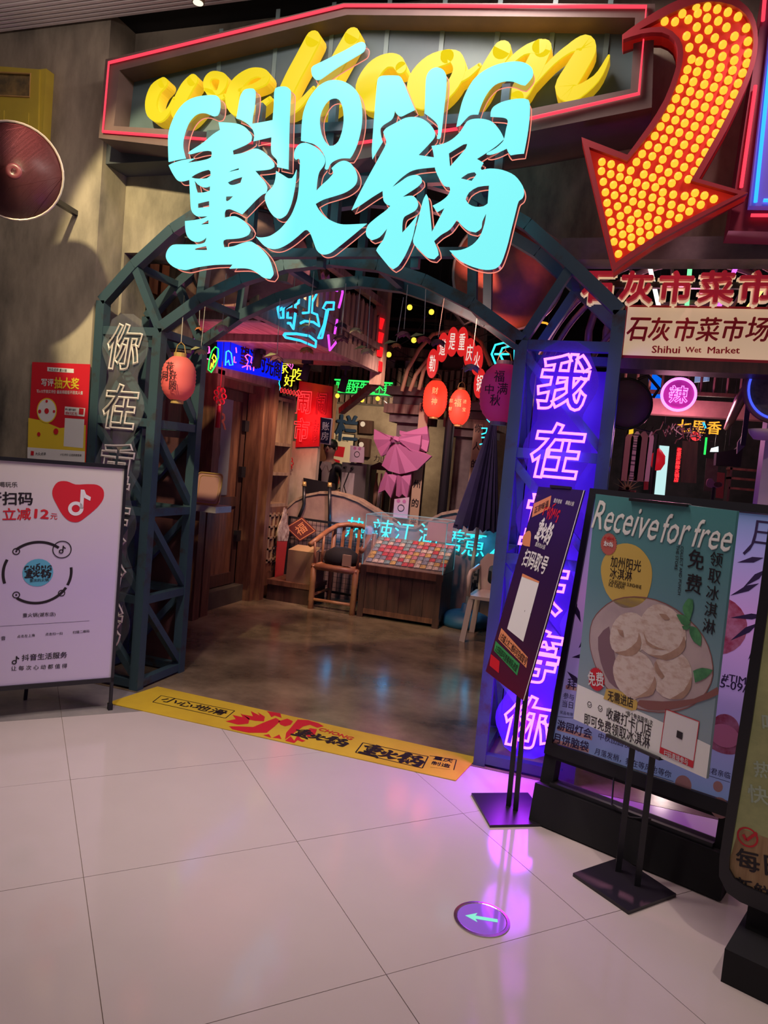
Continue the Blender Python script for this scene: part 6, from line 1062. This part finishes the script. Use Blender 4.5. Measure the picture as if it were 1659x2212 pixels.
sb = thing('market_sign_board', 'cream market sign board with red border reading 石灰市菜市场 Shihui Wet Market', 'sign', (.4, 3.95, 2.2)); f_ = FY(3.93)
z1, z0 = 2.475, 2.205; xl = to2(f_, 1350, 673)[0]; MB(f_).rect(xl, xl+1.25, z0, z1, -.05, 0).build('red_board', mat('sign_red_border', (.42, .015, .03), rough=.4), sb); MB(f_).rect(xl+.012, xl+1.24, z0+.014, z1-.012, 0, .004).build('cream_panel', mat('sign_cream', (.66, .50, .33), rough=.5, em=(.75, .52, .32), es=.5, nosample=True), sb)
r_ = MB(f_)
for c, px in zip('石灰市菜市场', (1378, 1426, 1480, 1531, 1584, 1638)): u, v = to2(f_, px, 712); r_.text(c, u, v, .105, .12, .007, 0, .03, shear=.12)
r_.pt('Shihui', (1408, 755), (1469, 756), .9, .007, .03); r_.pt('Wet', (1480, 756), (1515, 756), 1, .007, .03); r_.pt('Market', (1528, 757), (1598, 757), .9, .007, .03); r_.build('red_lettering', 'red', sb)
struct(MB().box(xl-.02, 3.8, 3.93, 4.10, 2.15, 2.205).build('trim_4', 'woodd'))
# balcony above the passage
mb2 = thing('passage_balcony', 'dim timber beam with purple lit railing above the market passage', 'balcony', (.5, 6.5, 2.2)); MB().box(-.2, 2.4, 6.45, 6.6, 2.17, 2.30).build('beam', mat('dusty_beam', (.30, .17, .13), (.18, .09, .08), 4, .6), mb2); MB().box(-.2, 2.4, 6.45, 6.5, 2.34, 2.37).build('rail', 'woodd', mb2); MB().box(-.2, 2.4, 6.45, 6.5, 2.70, 2.74).build('rail', 'woodd', mb2)
for k in range(17): MB().cyl((-.15+k*.1, 6.48, 2.37), (-.15+k*.1, 6.48, 2.72), .011, None, 6).build('baluster', 'psteel' if k > 3 else 'woodx', mb2)
bp_ = thing('blue_lit_panel', 'saturated blue lit panel behind the passage railing', 'light panel', (.3, 7.4, 2.3)); f_ = FY(7.4); MB(f_).poly([to2(f_, *p) for p in [(1400,868),(1402,798),(1432,820),(1428,872)]], -.02, 0).build('panel', glow('blue_panel_glow', (.0, .15, .95), .9), bp_)
tag(MB(f_).poly([to2(f_, *p) for p in [(1500,826),(1502,808),(1533,808),(1532,823)]], -.02, 0).build('screen', glow('pale_screen', (.25, .32, .6), .7)), 'small pale blue lit screen above the passage railing', 'screen')
sp = thing('spicy_neon_disc', 'round magenta neon ring with the character 辣 over the passage', 'neon sign', (.4, 6.2, 2.3)); f_ = FY(6.3); u, v = to2(f_, 1466, 852); rr_ = abs(to2(f_, 1503, 852)[0]-u)
MB(f_).disc(u, v, rr_*1.03, -.05, -.03, 36).build('dark_disc', mat('plum_disc', (.25, .03, .2), rough=.4, em=(.3, .01, .25), es=.3, nosample=True), sp); MB(f_).tube([(u+rr_*math.cos(k*math.pi/20), v+rr_*math.sin(k*math.pi/20), 0) for k in range(40)], .011, 6, True).build('neon_ring', 'pinktube', sp); MB(f_).text('辣', u, v, rr_*1.15, rr_*1.15, 0, 0, .02, .018).build('neon_character', 'pinktube', sp)
MB().cyl((u, 6.33, v+rr_), (u, 6.45, v+rr_+.1), .008, None, 5).build('hook', 'black', sp)
# white boarded wall, mirror
ww = struct(MB().box(.74, 3.8, 4.25, 4.35, 0, 2.2).build('wall_panelled', mat('pink_white_boards', (.50, .40, .42), rough=.6)))
for k in range(14): MB().box(.745+k*.12, .745+k*.12+.116, 4.238, 4.252, .0, 2.16).build('board', bpy.data.materials['pink_white_boards'], ww)
for x in (.70,): MB().box(x, x+.05, 4.22, 4.36, 0, 2.2).build('corner_post', bpy.data.materials['pink_white_boards'], ww)
rm_ = thing('round_neon_mirror', 'round mottled plate ringed with blue neon on the white boarded wall', 'mirror', (.8, 4.15, 2.1)); f_ = FY(4.12); u, v = to2(f_, 1680, 838); MB(f_).disc(u, v, .145, -.05, 0, 40).build('plate', mat('mottled_plate', (.24, .18, .15), (.06, .05, .05), 9, .4), rm_); MB(f_).tube([(u+.15*math.cos(k*math.pi/24), v+.17*math.sin(k*math.pi/24), 0) for k in range(48)], .014, 8, True).build('silver_rim', 'psteel', rm_); MB(f_).tube([(u+.135*math.cos(k*math.pi/24), v+.155*math.sin(k*math.pi/24), .01) for k in range(48)], .006, 6, True).build('blue_neon_ring', glow('royal_blue_neon', (.05, .08, 1), 1.6), rm_)
tag(MB().lathe([(.06, 0), (.085, .03), (.09, .05), (.07, .05), (.05, .02), (.0, .02)], PY(1655, 950, 4.13), 18).build('wall_basin', bpy.data.materials['pink_white_boards'], None, True), 'small pale shell shaped wall basin under the round neon plate', 'basin')
# passage depth
struct(MB().box(-.4, 3.8, 13.2, 13.3, 0, 4).build('wall_passage_end', mat('passage_wall', (.10, .07, .08), (.05, .04, .045), 3, .8)))
struct(MB().box(-.30, -.20, 4.3, 9.0, 0, 2.0).build('wall_passage_left', 'dark'))
f_ = FY(10.5)
def flat(name, lab, cat, P, m, Y, th=.03, grp=None):
    f_ = FY(Y); return tag(MB(f_).poly([to2(f_, *p) for p in P][::-1], -th, 0).build(name, m), lab, cat, grp)
flat('bright_doorway', 'bright cyan white doorway at the far end of the market passage', 'doorway', [(1424,962),(1446,964),(1418,1255),(1395,1253)], glow('daylight_door', (.55, .85, .85), 1.0), 12.0)
flat('ceiling_light_panel', 'small bright white light panel far down the passage', 'light', [(1537,968),(1552,964),(1552,976),(1534,976)], glow('white_panel', (.8, .9, .95), 1.2), 9.0)
vs_ = thing('red_led_strip', 'vertical red LED sign with eight glowing characters down the passage', 'sign', (.8, 8.5, 1.4)); f_ = FY(8.5); MB(f_).poly([to2(f_, *p) for p in [(1456,1042),(1463,966),(1471,967),(1464,1042)]], -.05, 0).build('housing', mat('red_housing_dim', (.35, .0, .01), rough=.4, em=(.6, .0, .01), es=.4, nosample=True), vs_)
for i, c in enumerate('老重庆麻辣火锅店'): u, v = to2(f_, 1467.3-i*.95, 972+i*9.2); MB(f_).text(c, u, v, .05, .045, .01, 0, .04).build('led_character', 'cred', vs_)
rkk = thing('clothes_rail', 'black rail holding hanging clothes on the left of the passage', 'rail', (.1, 7.5, 1.6)); a, b = PY(1355, 922, 7.5), PY(1420, 938, 7.5); MB().cyl(a, b, .012, None, 6).build('rail_bar', 'black', rkk); MB().cyl((a.x, a.y, 0), a, .015, None, 6).build('upright', 'black', rkk); MB().cyl((b.x, b.y, 0), b, .015, None, 6).build('upright', 'black', rkk)
for px, m_, w_, lab in ((1362, mat('beige_cloth_b', (.28, .18, .16), rough=.8), .07, 'beige garment at the left of the clothes rail'), (1377, mat('striped_cloth', (.40, .36, .40), (.05, .05, .07), 55, .8, stretch=(.02, .02, 1), detail=0, pos=(.44, .48)), .09, 'black and white striped top on the clothes rail'), (1392, mat('taupe_cloth', (.22, .15, .14), rough=.8), .10, 'taupe long coat on the clothes rail'), (1408, mat('white_cloth', (.5, .42, .48), rough=.8), .05, 'narrow white garment at the right of the clothes rail')):
    p = PY(px, 930, 7.5); t = thing('hanging_garment', lab, 'garment', p); m = MB(FY(7.5)); u, v = p.x, p.z; w_ *= .55; m.poly([(u-w_*.2, v-.01), (u-w_, v-.07), (u-w_*.95, v-.5), (u+w_*.95, v-.5), (u+w_, v-.07), (u+w_*.2, v-.01)], -.04, .02); m.build('fabric', m_, t); MB().tube([(u, 7.5, v-.01), (u, 7.5, v+.02), (u+.012, 7.5, v+.035)], .004, 5).build('hanger_hook', 'black', t)
lr = PY(1421, 992, 8.0); tag(MB().lathe([(.0, -.12), (.04, -.11), (.075, -.04), (.07, .04), (.03, .09), (.0, .12)], lr, 16).build('red_gourd', mat('red_gourd', (.5, .01, .02), rough=.5, em=(.6, .01, .02), es=.5, nosample=True), None, True), 'plain red gourd shaped lantern before the bright doorway', 'lantern')
chneon('orange_neon_sign', 'orange neon characters hanging in the passage below the beam', '七里香', (1510, 922), .13, 'corg', 7.8, bold=.02); flat('yellow_sign', 'small yellow lit sign at the left of the passage', 'sign', [(1358,938),(1360,920),(1369,918),(1368,936)], glow('yellow_sign_glow', (.95, .6, .02), .9), 7.4)
tubes('green_passage_tube', 'thin green neon tube on the right of the passage', [[(1526,945),(1522,982)]], 'cgreen', FY(7.6), lambda P: P, .010); tubes('blue_passage_tube', 'short blue neon strip under the passage beam', [[(1519,912),(1524,925)]], 'cblue', FY(7.6), lambda P: P, .012)
ro = PY(1503, 942, 7.2); tag(MB().ball(ro, .045, 10).build('red_ball_light', 'cred', None, True), 'small glowing red ball light in the cable tangle', 'light')
tg = thing('cable_tangle', 'tangle of pale and purple cables hanging from the passage ceiling', 'cables', PY(1480, 930, 7.0))
for i in range(26):
    x = 1430+random.uniform(0, 95); y = 912+random.uniform(0, 20); P = [PY(x+j*random.uniform(6, 16)*(1 if i % 2 else -1)*.6, y+random.uniform(-6, 16)+j*5, 7.0+random.uniform(-.1, .1)) for j in range(4)]; MB().tube(P, .005, 4).build('cable', ['thread', 'psteel', 'cable'][i % 3], tg)
flat('dark_banner', 'dark hanging banner with faint writing in the middle of the passage', 'banner', [(1470,1042),(1474,952),(1508,954),(1504,1044)], 'woodd', 9.2); flat('grey_partition', 'dim mauve partition at the right of the passage', 'partition', [(1520,1060),(1526,990),(1552,992),(1548,1062)], 'concpurp', 8.8)
flat('red_banner', 'narrow red banner at the lower left of the passage', 'banner', [(1390,1058),(1392,1025),(1402,1027),(1400,1058)], 'red', 8.2); flat('red_couplet', 'narrow dark red couplet board beside the right hand shelf', 'board', [(1546,1075),(1550,1020),(1566,1022),(1562,1077)], mat('couplet_red', (.20, .02, .02), rough=.5), 8.0)
st_ = thing('dark_rack', 'dark shelf rack at the right end of the passage', 'rack', (1.35, 7.5, 0)); f_ = FY(7.5); p0, p1 = to2(f_, 1570, 1060), to2(f_, 1600, 1010)
for y in (1015, 1035, 1056): u, v = to2(f_, 1568, y); MB().box(u, u+.35, 7.3, 7.5, v, v+.02).build('shelf', 'wood', st_)
for k in (0, .33): MB().box(to2(f_, 1568, 1035)[0]+k, to2(f_, 1568, 1035)[0]+k+.02, 7.3, 7.5, 0, 1.9).build('upright', 'woodd', st_)
aw = thing('rolled_awning', 'long rolled brass pole awning slanting down beside the white boarded wall', 'awning', PY(1600, 840, 5.2)); MB().tube([PY(1620, 828, 4.9), PY(1598, 865, 5.2), PY(1580, 905, 5.5), PY(1568, 925, 5.7)], [.03, .035, .03, .015], 10).build('roll', mat('brass_roll', (.32, .20, .11), rough=.3, metal=.5), aw, True); MB().bar(PY(1622, 832, 4.95), PY(1605, 960, 5.2), .03).build('wall_rail', 'black', aw)
flat('dark_awning', 'dark drooping awning at the right of the passage', 'awning', [(1546,1005),(1548,978),(1590,970),(1606,955),(1600,1008)], 'blackm', 6.2, .15); flat('slatted_sign', 'pale edged tilted board under the awning pole', 'board', [(1592,980),(1594,955),(1612,928),(1608,965)], 'concpurp', 5.6)
pg = thing('pink_plate_sign', 'small pink cloud shaped plate sign at the lower right of the passage', 'sign', PY(1540, 1045, 6.0)); f_ = FY(6.0); MB(f_).poly(cr([to2(f_, *p) for p in [(1526,1048),(1528,1036),(1538,1034),(1545,1042),(1558,1042),(1560,1050),(1548,1054),(1532,1053)]], 3, 90), -.01, 0).build('plate', mat('plate_pink', (.55, .25, .32), rough=.5), pg); MB(f_).disc(*to2(f_, 1551, 1047), .03, .002, ry=.02).build('brown_spot', 'wood', pg); MB().bar(PY(1542, 1052, 6.0), (PY(1542, 1052, 6.0).x, 6.0, 0), .02).build('stem', 'black', pg)
pt_s = thing('potted_star_plant', 'small yellowish spiky plant at the lower left of the passage', 'plant', PY(1355, 1055, 6.2)); o = PY(1355, 1058, 6.2); lm_ = mat('straw_leaf', (.45, .38, .18), rough=.7)
for k in range(9): a = k*math.pi/8; MB().add([o+Vector((-.01, 0, 0)), o+Vector((.01, 0, 0)), o+Vector((.13*math.cos(a), 0, .13*math.sin(a)))], [(0, 1, 2)]).build('leaf', lm_, pt_s)
MB().lathe([(.05, 0), (.07, o.z), (.0, o.z)], (o.x, o.y, 0), 10).build('pot', 'woodd', pt_s)
light('passage_light', 'POINT', (.35, 6.2, 2.0), None, 22, (1, .35, .55), .1); light('passage_light', 'POINT', (.9, 9.5, 2.2), None, 30, (1, .75, .7), .1); light('market_front_light', 'SPOT', (.6, 3.0, 3.9), (.5, 4.2, 1.9), 40, (1, .55, .6), .1, spot=80, blend=.8)
# ================================================================== CASHIER
def cashier():
    t = thing('person', 'cashier in a black jacket and white shirt standing behind the till', 'person', (-3.72, 8.95, 0)); B = Vector((-3.72, 8.95, 0.07))
    J = {'pel': (0, 0, .92, .13), 'wst': (0, 0, 1.05, .125), 'chs': (0, -.01, 1.24, .145), 'shl': (0, 0, 1.38, .10), 'nk': (0, 0, 1.46, .055), 'nk2': (0, -.02, 1.51, .05), 'hd': (0, -.03, 1.58, .085), 'hd2': (0, -.03, 1.66, .088), 'top': (0, -.02, 1.72, .065),
         'sl': (-.18, 0, 1.37, .06), 'el': (-.24, .02, 1.12, .045), 'wl': (-.15, -.20, 1.02, .03), 'hl': (-.11, -.27, 1.01, .032), 'sr': (.18, 0, 1.37, .06), 'er': (.25, .0, 1.12, .045), 'wr': (.24, -.22, 1.06, .03), 'hr': (.23, -.29, 1.06, .032),
         'hipl': (-.09, 0, .86, .09), 'kl': (-.10, -.01, .48, .06), 'al': (-.10, .02, .08, .04), 'fl': (-.10, -.12, .03, .035), 'hipr': (.09, 0, .86, .09), 'kr': (.10, -.01, .48, .06), 'ar': (.10, .02, .08, .04), 'fr': (.10, -.12, .03, .035)}
    def skin(name, keys, edges, m, sc=1, root=None, lvl=2):
        me = bpy.data.meshes.new(name); idx = {k: i for i, k in enumerate(keys)}; me.from_pydata([Vector(J[k][:3])+B-t.location for k in keys], [(idx[a], idx[b]) for a, b in edges], []); o = bpy.data.objects.new(name, me); COL.objects.link(o); o.parent = t
        md = o.modifiers.new('skin', 'SKIN'); sv = me.skin_vertices[0].data
        for i, k in enumerate(keys): sv[i].radius = (J[k][3]*sc, J[k][3]*sc*(.75 if k in ('pel', 'wst', 'chs', 'shl') else 1)); sv[i].use_root = (i == 0)
        md.use_smooth_shade = True; s_ = o.modifiers.new('sub', 'SUBSURF'); s_.levels = s_.render_levels = lvl; me.materials.append(m)
        dg = bpy.context.evaluated_depsgraph_get(); nm = bpy.data.meshes.new_from_object(o.evaluated_get(dg)); o.modifiers.clear(); o.data = nm; return o
    skm = mat('skin', (.55, .30, .22), rough=.5)
    E_ = [('pel', 'wst'), ('wst', 'chs'), ('chs', 'shl'), ('shl', 'nk'), ('nk', 'nk2'), ('nk2', 'hd'), ('hd', 'hd2'), ('hd2', 'top'), ('shl', 'sl'), ('sl', 'el'), ('el', 'wl'), ('wl', 'hl'), ('shl', 'sr'), ('sr', 'er'), ('er', 'wr'), ('wr', 'hr'), ('pel', 'hipl'), ('hipl', 'kl'), ('kl', 'al'), ('al', 'fl'), ('pel', 'hipr'), ('hipr', 'kr'), ('kr', 'ar'), ('ar', 'fr')]
    # fingers as short chains rooted in the palms
    for s_, w in (('l', 'hl'), ('r', 'hr')):
        hx, hy, hz, _ = J[w]
        for k in range(4): J[w+'f%d' % k] = (hx-.024+.016*k, hy-.045, hz-.004, .009); J[w+'g%d' % k] = (hx-.024+.016*k, hy-.075+.004*abs(k-1), hz-.018, .008); E_ += [(w, w+'f%d' % k), (w+'f%d' % k, w+'g%d' % k)]
        sg_ = 1 if s_ == 'l' else -1; J[w+'t'] = (hx+sg_*.04, hy-.01, hz-.005, .010); J[w+'t2'] = (hx+sg_*.052, hy-.035, hz-.012, .008); E_ += [(w, w+'t'), (w+'t', w+'t2')]
    keys = list(J); skin('body', keys, E_, skm)
    ks = ['pel', 'wst', 'chs', 'shl', 'sl', 'el', 'wl', 'sr', 'er', 'wr']; skin('jacket', ks, [('pel', 'wst'), ('wst', 'chs'), ('chs', 'shl'), ('shl', 'sl'), ('sl', 'el'), ('el', 'wl'), ('shl', 'sr'), ('sr', 'er'), ('er', 'wr')], mat('black_jacket', (.012, .010, .016), rough=.5), 1.14)
    ks = ['pel', 'hipl', 'kl', 'al', 'hipr', 'kr', 'ar']; skin('trousers', ks, [('pel', 'hipl'), ('hipl', 'kl'), ('kl', 'al'), ('pel', 'hipr'), ('hipr', 'kr'), ('kr', 'ar')], mat('dark_trousers', (.02, .02, .03), rough=.7), 1.12)
    o = B; MB().poly([(0, 0)]) if False else None
    f = frame(o+Vector((0, -.135, 1.0)), (1, 0, 0), (0, .10, 1)); MB(f).poly([(-.035, 0), (.03, 0), (.06, .34), (.035, .44), (-.035, .44), (-.06, .34)], -.02, .012).build('white_shirt', mat('shirt_white', (.55, .45, .42), rough=.7), t)
    for s_ in (-1, 1): MB(f).poly([(s_*.01, .40), (s_*.06, .44), (s_*.085, .36), (s_*.05, .31)][::s_], .01, .024).build('collar', bpy.data.materials['shirt_white'], t)
    hd = o+Vector((0, -.03, 1.63)); hm = mat('black_hair', (.012, .008, .008), rough=.5)
    MB().lathe([(.098, -.02), (.103, .03), (.095, .075), (.06, .11), (.0, .12)], hd+Vector((0, .018, 0)), 20, sx=.92, sy=.95).build('hair', hm, t, True)
    MB().lathe([(.0, 0), (.012, .006), (.010, .03), (.003, .045)], hd+Vector((0, -.092, -.025)), 8).build('nose', skm, t, True)
    for s_ in (-1, 1): MB().ball(hd+Vector((s_*.032, -.083, .005)), .010, 8, sy=.5).build('eye', hm, t, True); MB().ball(hd+Vector((s_*.088, 0, -.01)), .018, 8, sx=.5, sz=1.5).build('ear', skm, t, True)
    MB().ball(hd+Vector((0, -.082, -.055)), .018, 8, sy=.4, sz=.35).build('mouth', mat('lips', (.35, .08, .07), rough=.5), t, True)
cashier()
tag(MB().box(-4.1, -3.45, 8.60, 9.25, 0, .07).build('cashier_platform', 'woodd'), 'dark low platform under the cashier', 'platform')

# ================================================================== thin wires that carry the hanging signs and lamps from the dark roof
bpy.context.view_layer.update()
def hang(o, ztop=4.6, r=.0025):
    ms = [c for c in [o]+list(o.children_recursive) if c.type == 'MESH']; P = [c.matrix_world @ Vector(b) for c in ms for b in c.bound_box]
    xs, ys, zs = zip(*[tuple(p) for p in P]); x0, x1, zt, y = min(xs), max(xs), max(zs), (min(ys)+max(ys))/2
    m = MB()
    for x in ((x0+x1)/2,) if x1-x0 < .25 else (x0+(x1-x0)*.2, x1-(x1-x0)*.2):
        best = max((p for p in P if abs(p.x-x) < (x1-x0)/2+.01), key=lambda p: p.z).z; m2_ = MB(); m2_.cyl((x, y, best-.03), (x, y, ztop), r, None, 4); w = m2_.build('hanging_wire', 'cable', o if o.type == 'EMPTY' else None)
        if o.type != 'EMPTY': w.parent = o; w.matrix_parent_inverse = o.matrix_world.inverted()
skipn = ('timber_balcony',)
for o in list(bpy.context.scene.objects):
    n = o.name.split('.')[0]
    if o.parent: continue
    if n in ('screen', 'blue_lit_panel', 'orange_neon_sign', 'yellow_sign', 'red_ball_light', 'cable_tangle', 'green_passage_tube', 'blue_passage_tube', 'slatted_sign', 'dark_awning', 'red_gourd', 'dark_banner', 'red_led_strip', 'red_banner', 'ceiling_light_panel', 'rolled_awning', 'spicy_neon_disc', 'red_couplet'): hang(o, 4.6)
    elif n in ('cyan_script_neon', 'orange_arc_neon', 'orange_drop_neon', 'blue_strip_neon', 'oval_sign', 'green_neon_sign', 'paper_lantern', 'hanging_wok', 'cashier_sign', 'string_light'): hang(o, 4.6 if n != 'paper_lantern' or o.location.y > 5 else (2.66 if o.location.y > 4 else 2.44))
    elif n in ('chili_outline_neon', 'chili_inner_neon', 'pink_hook_neon', 'pink_cross_neon', 'blue_upright_neon', 'magenta_zigzag_neon', 'green_tick_neon', 'yellow_neon_character', 'knot_charm', 'pink_bird_neon', 'blue_cup_neon', 'red_bead_neon', 'arch_figure_neon', 'pink_scribble_neon'): hang(o, 2.54)
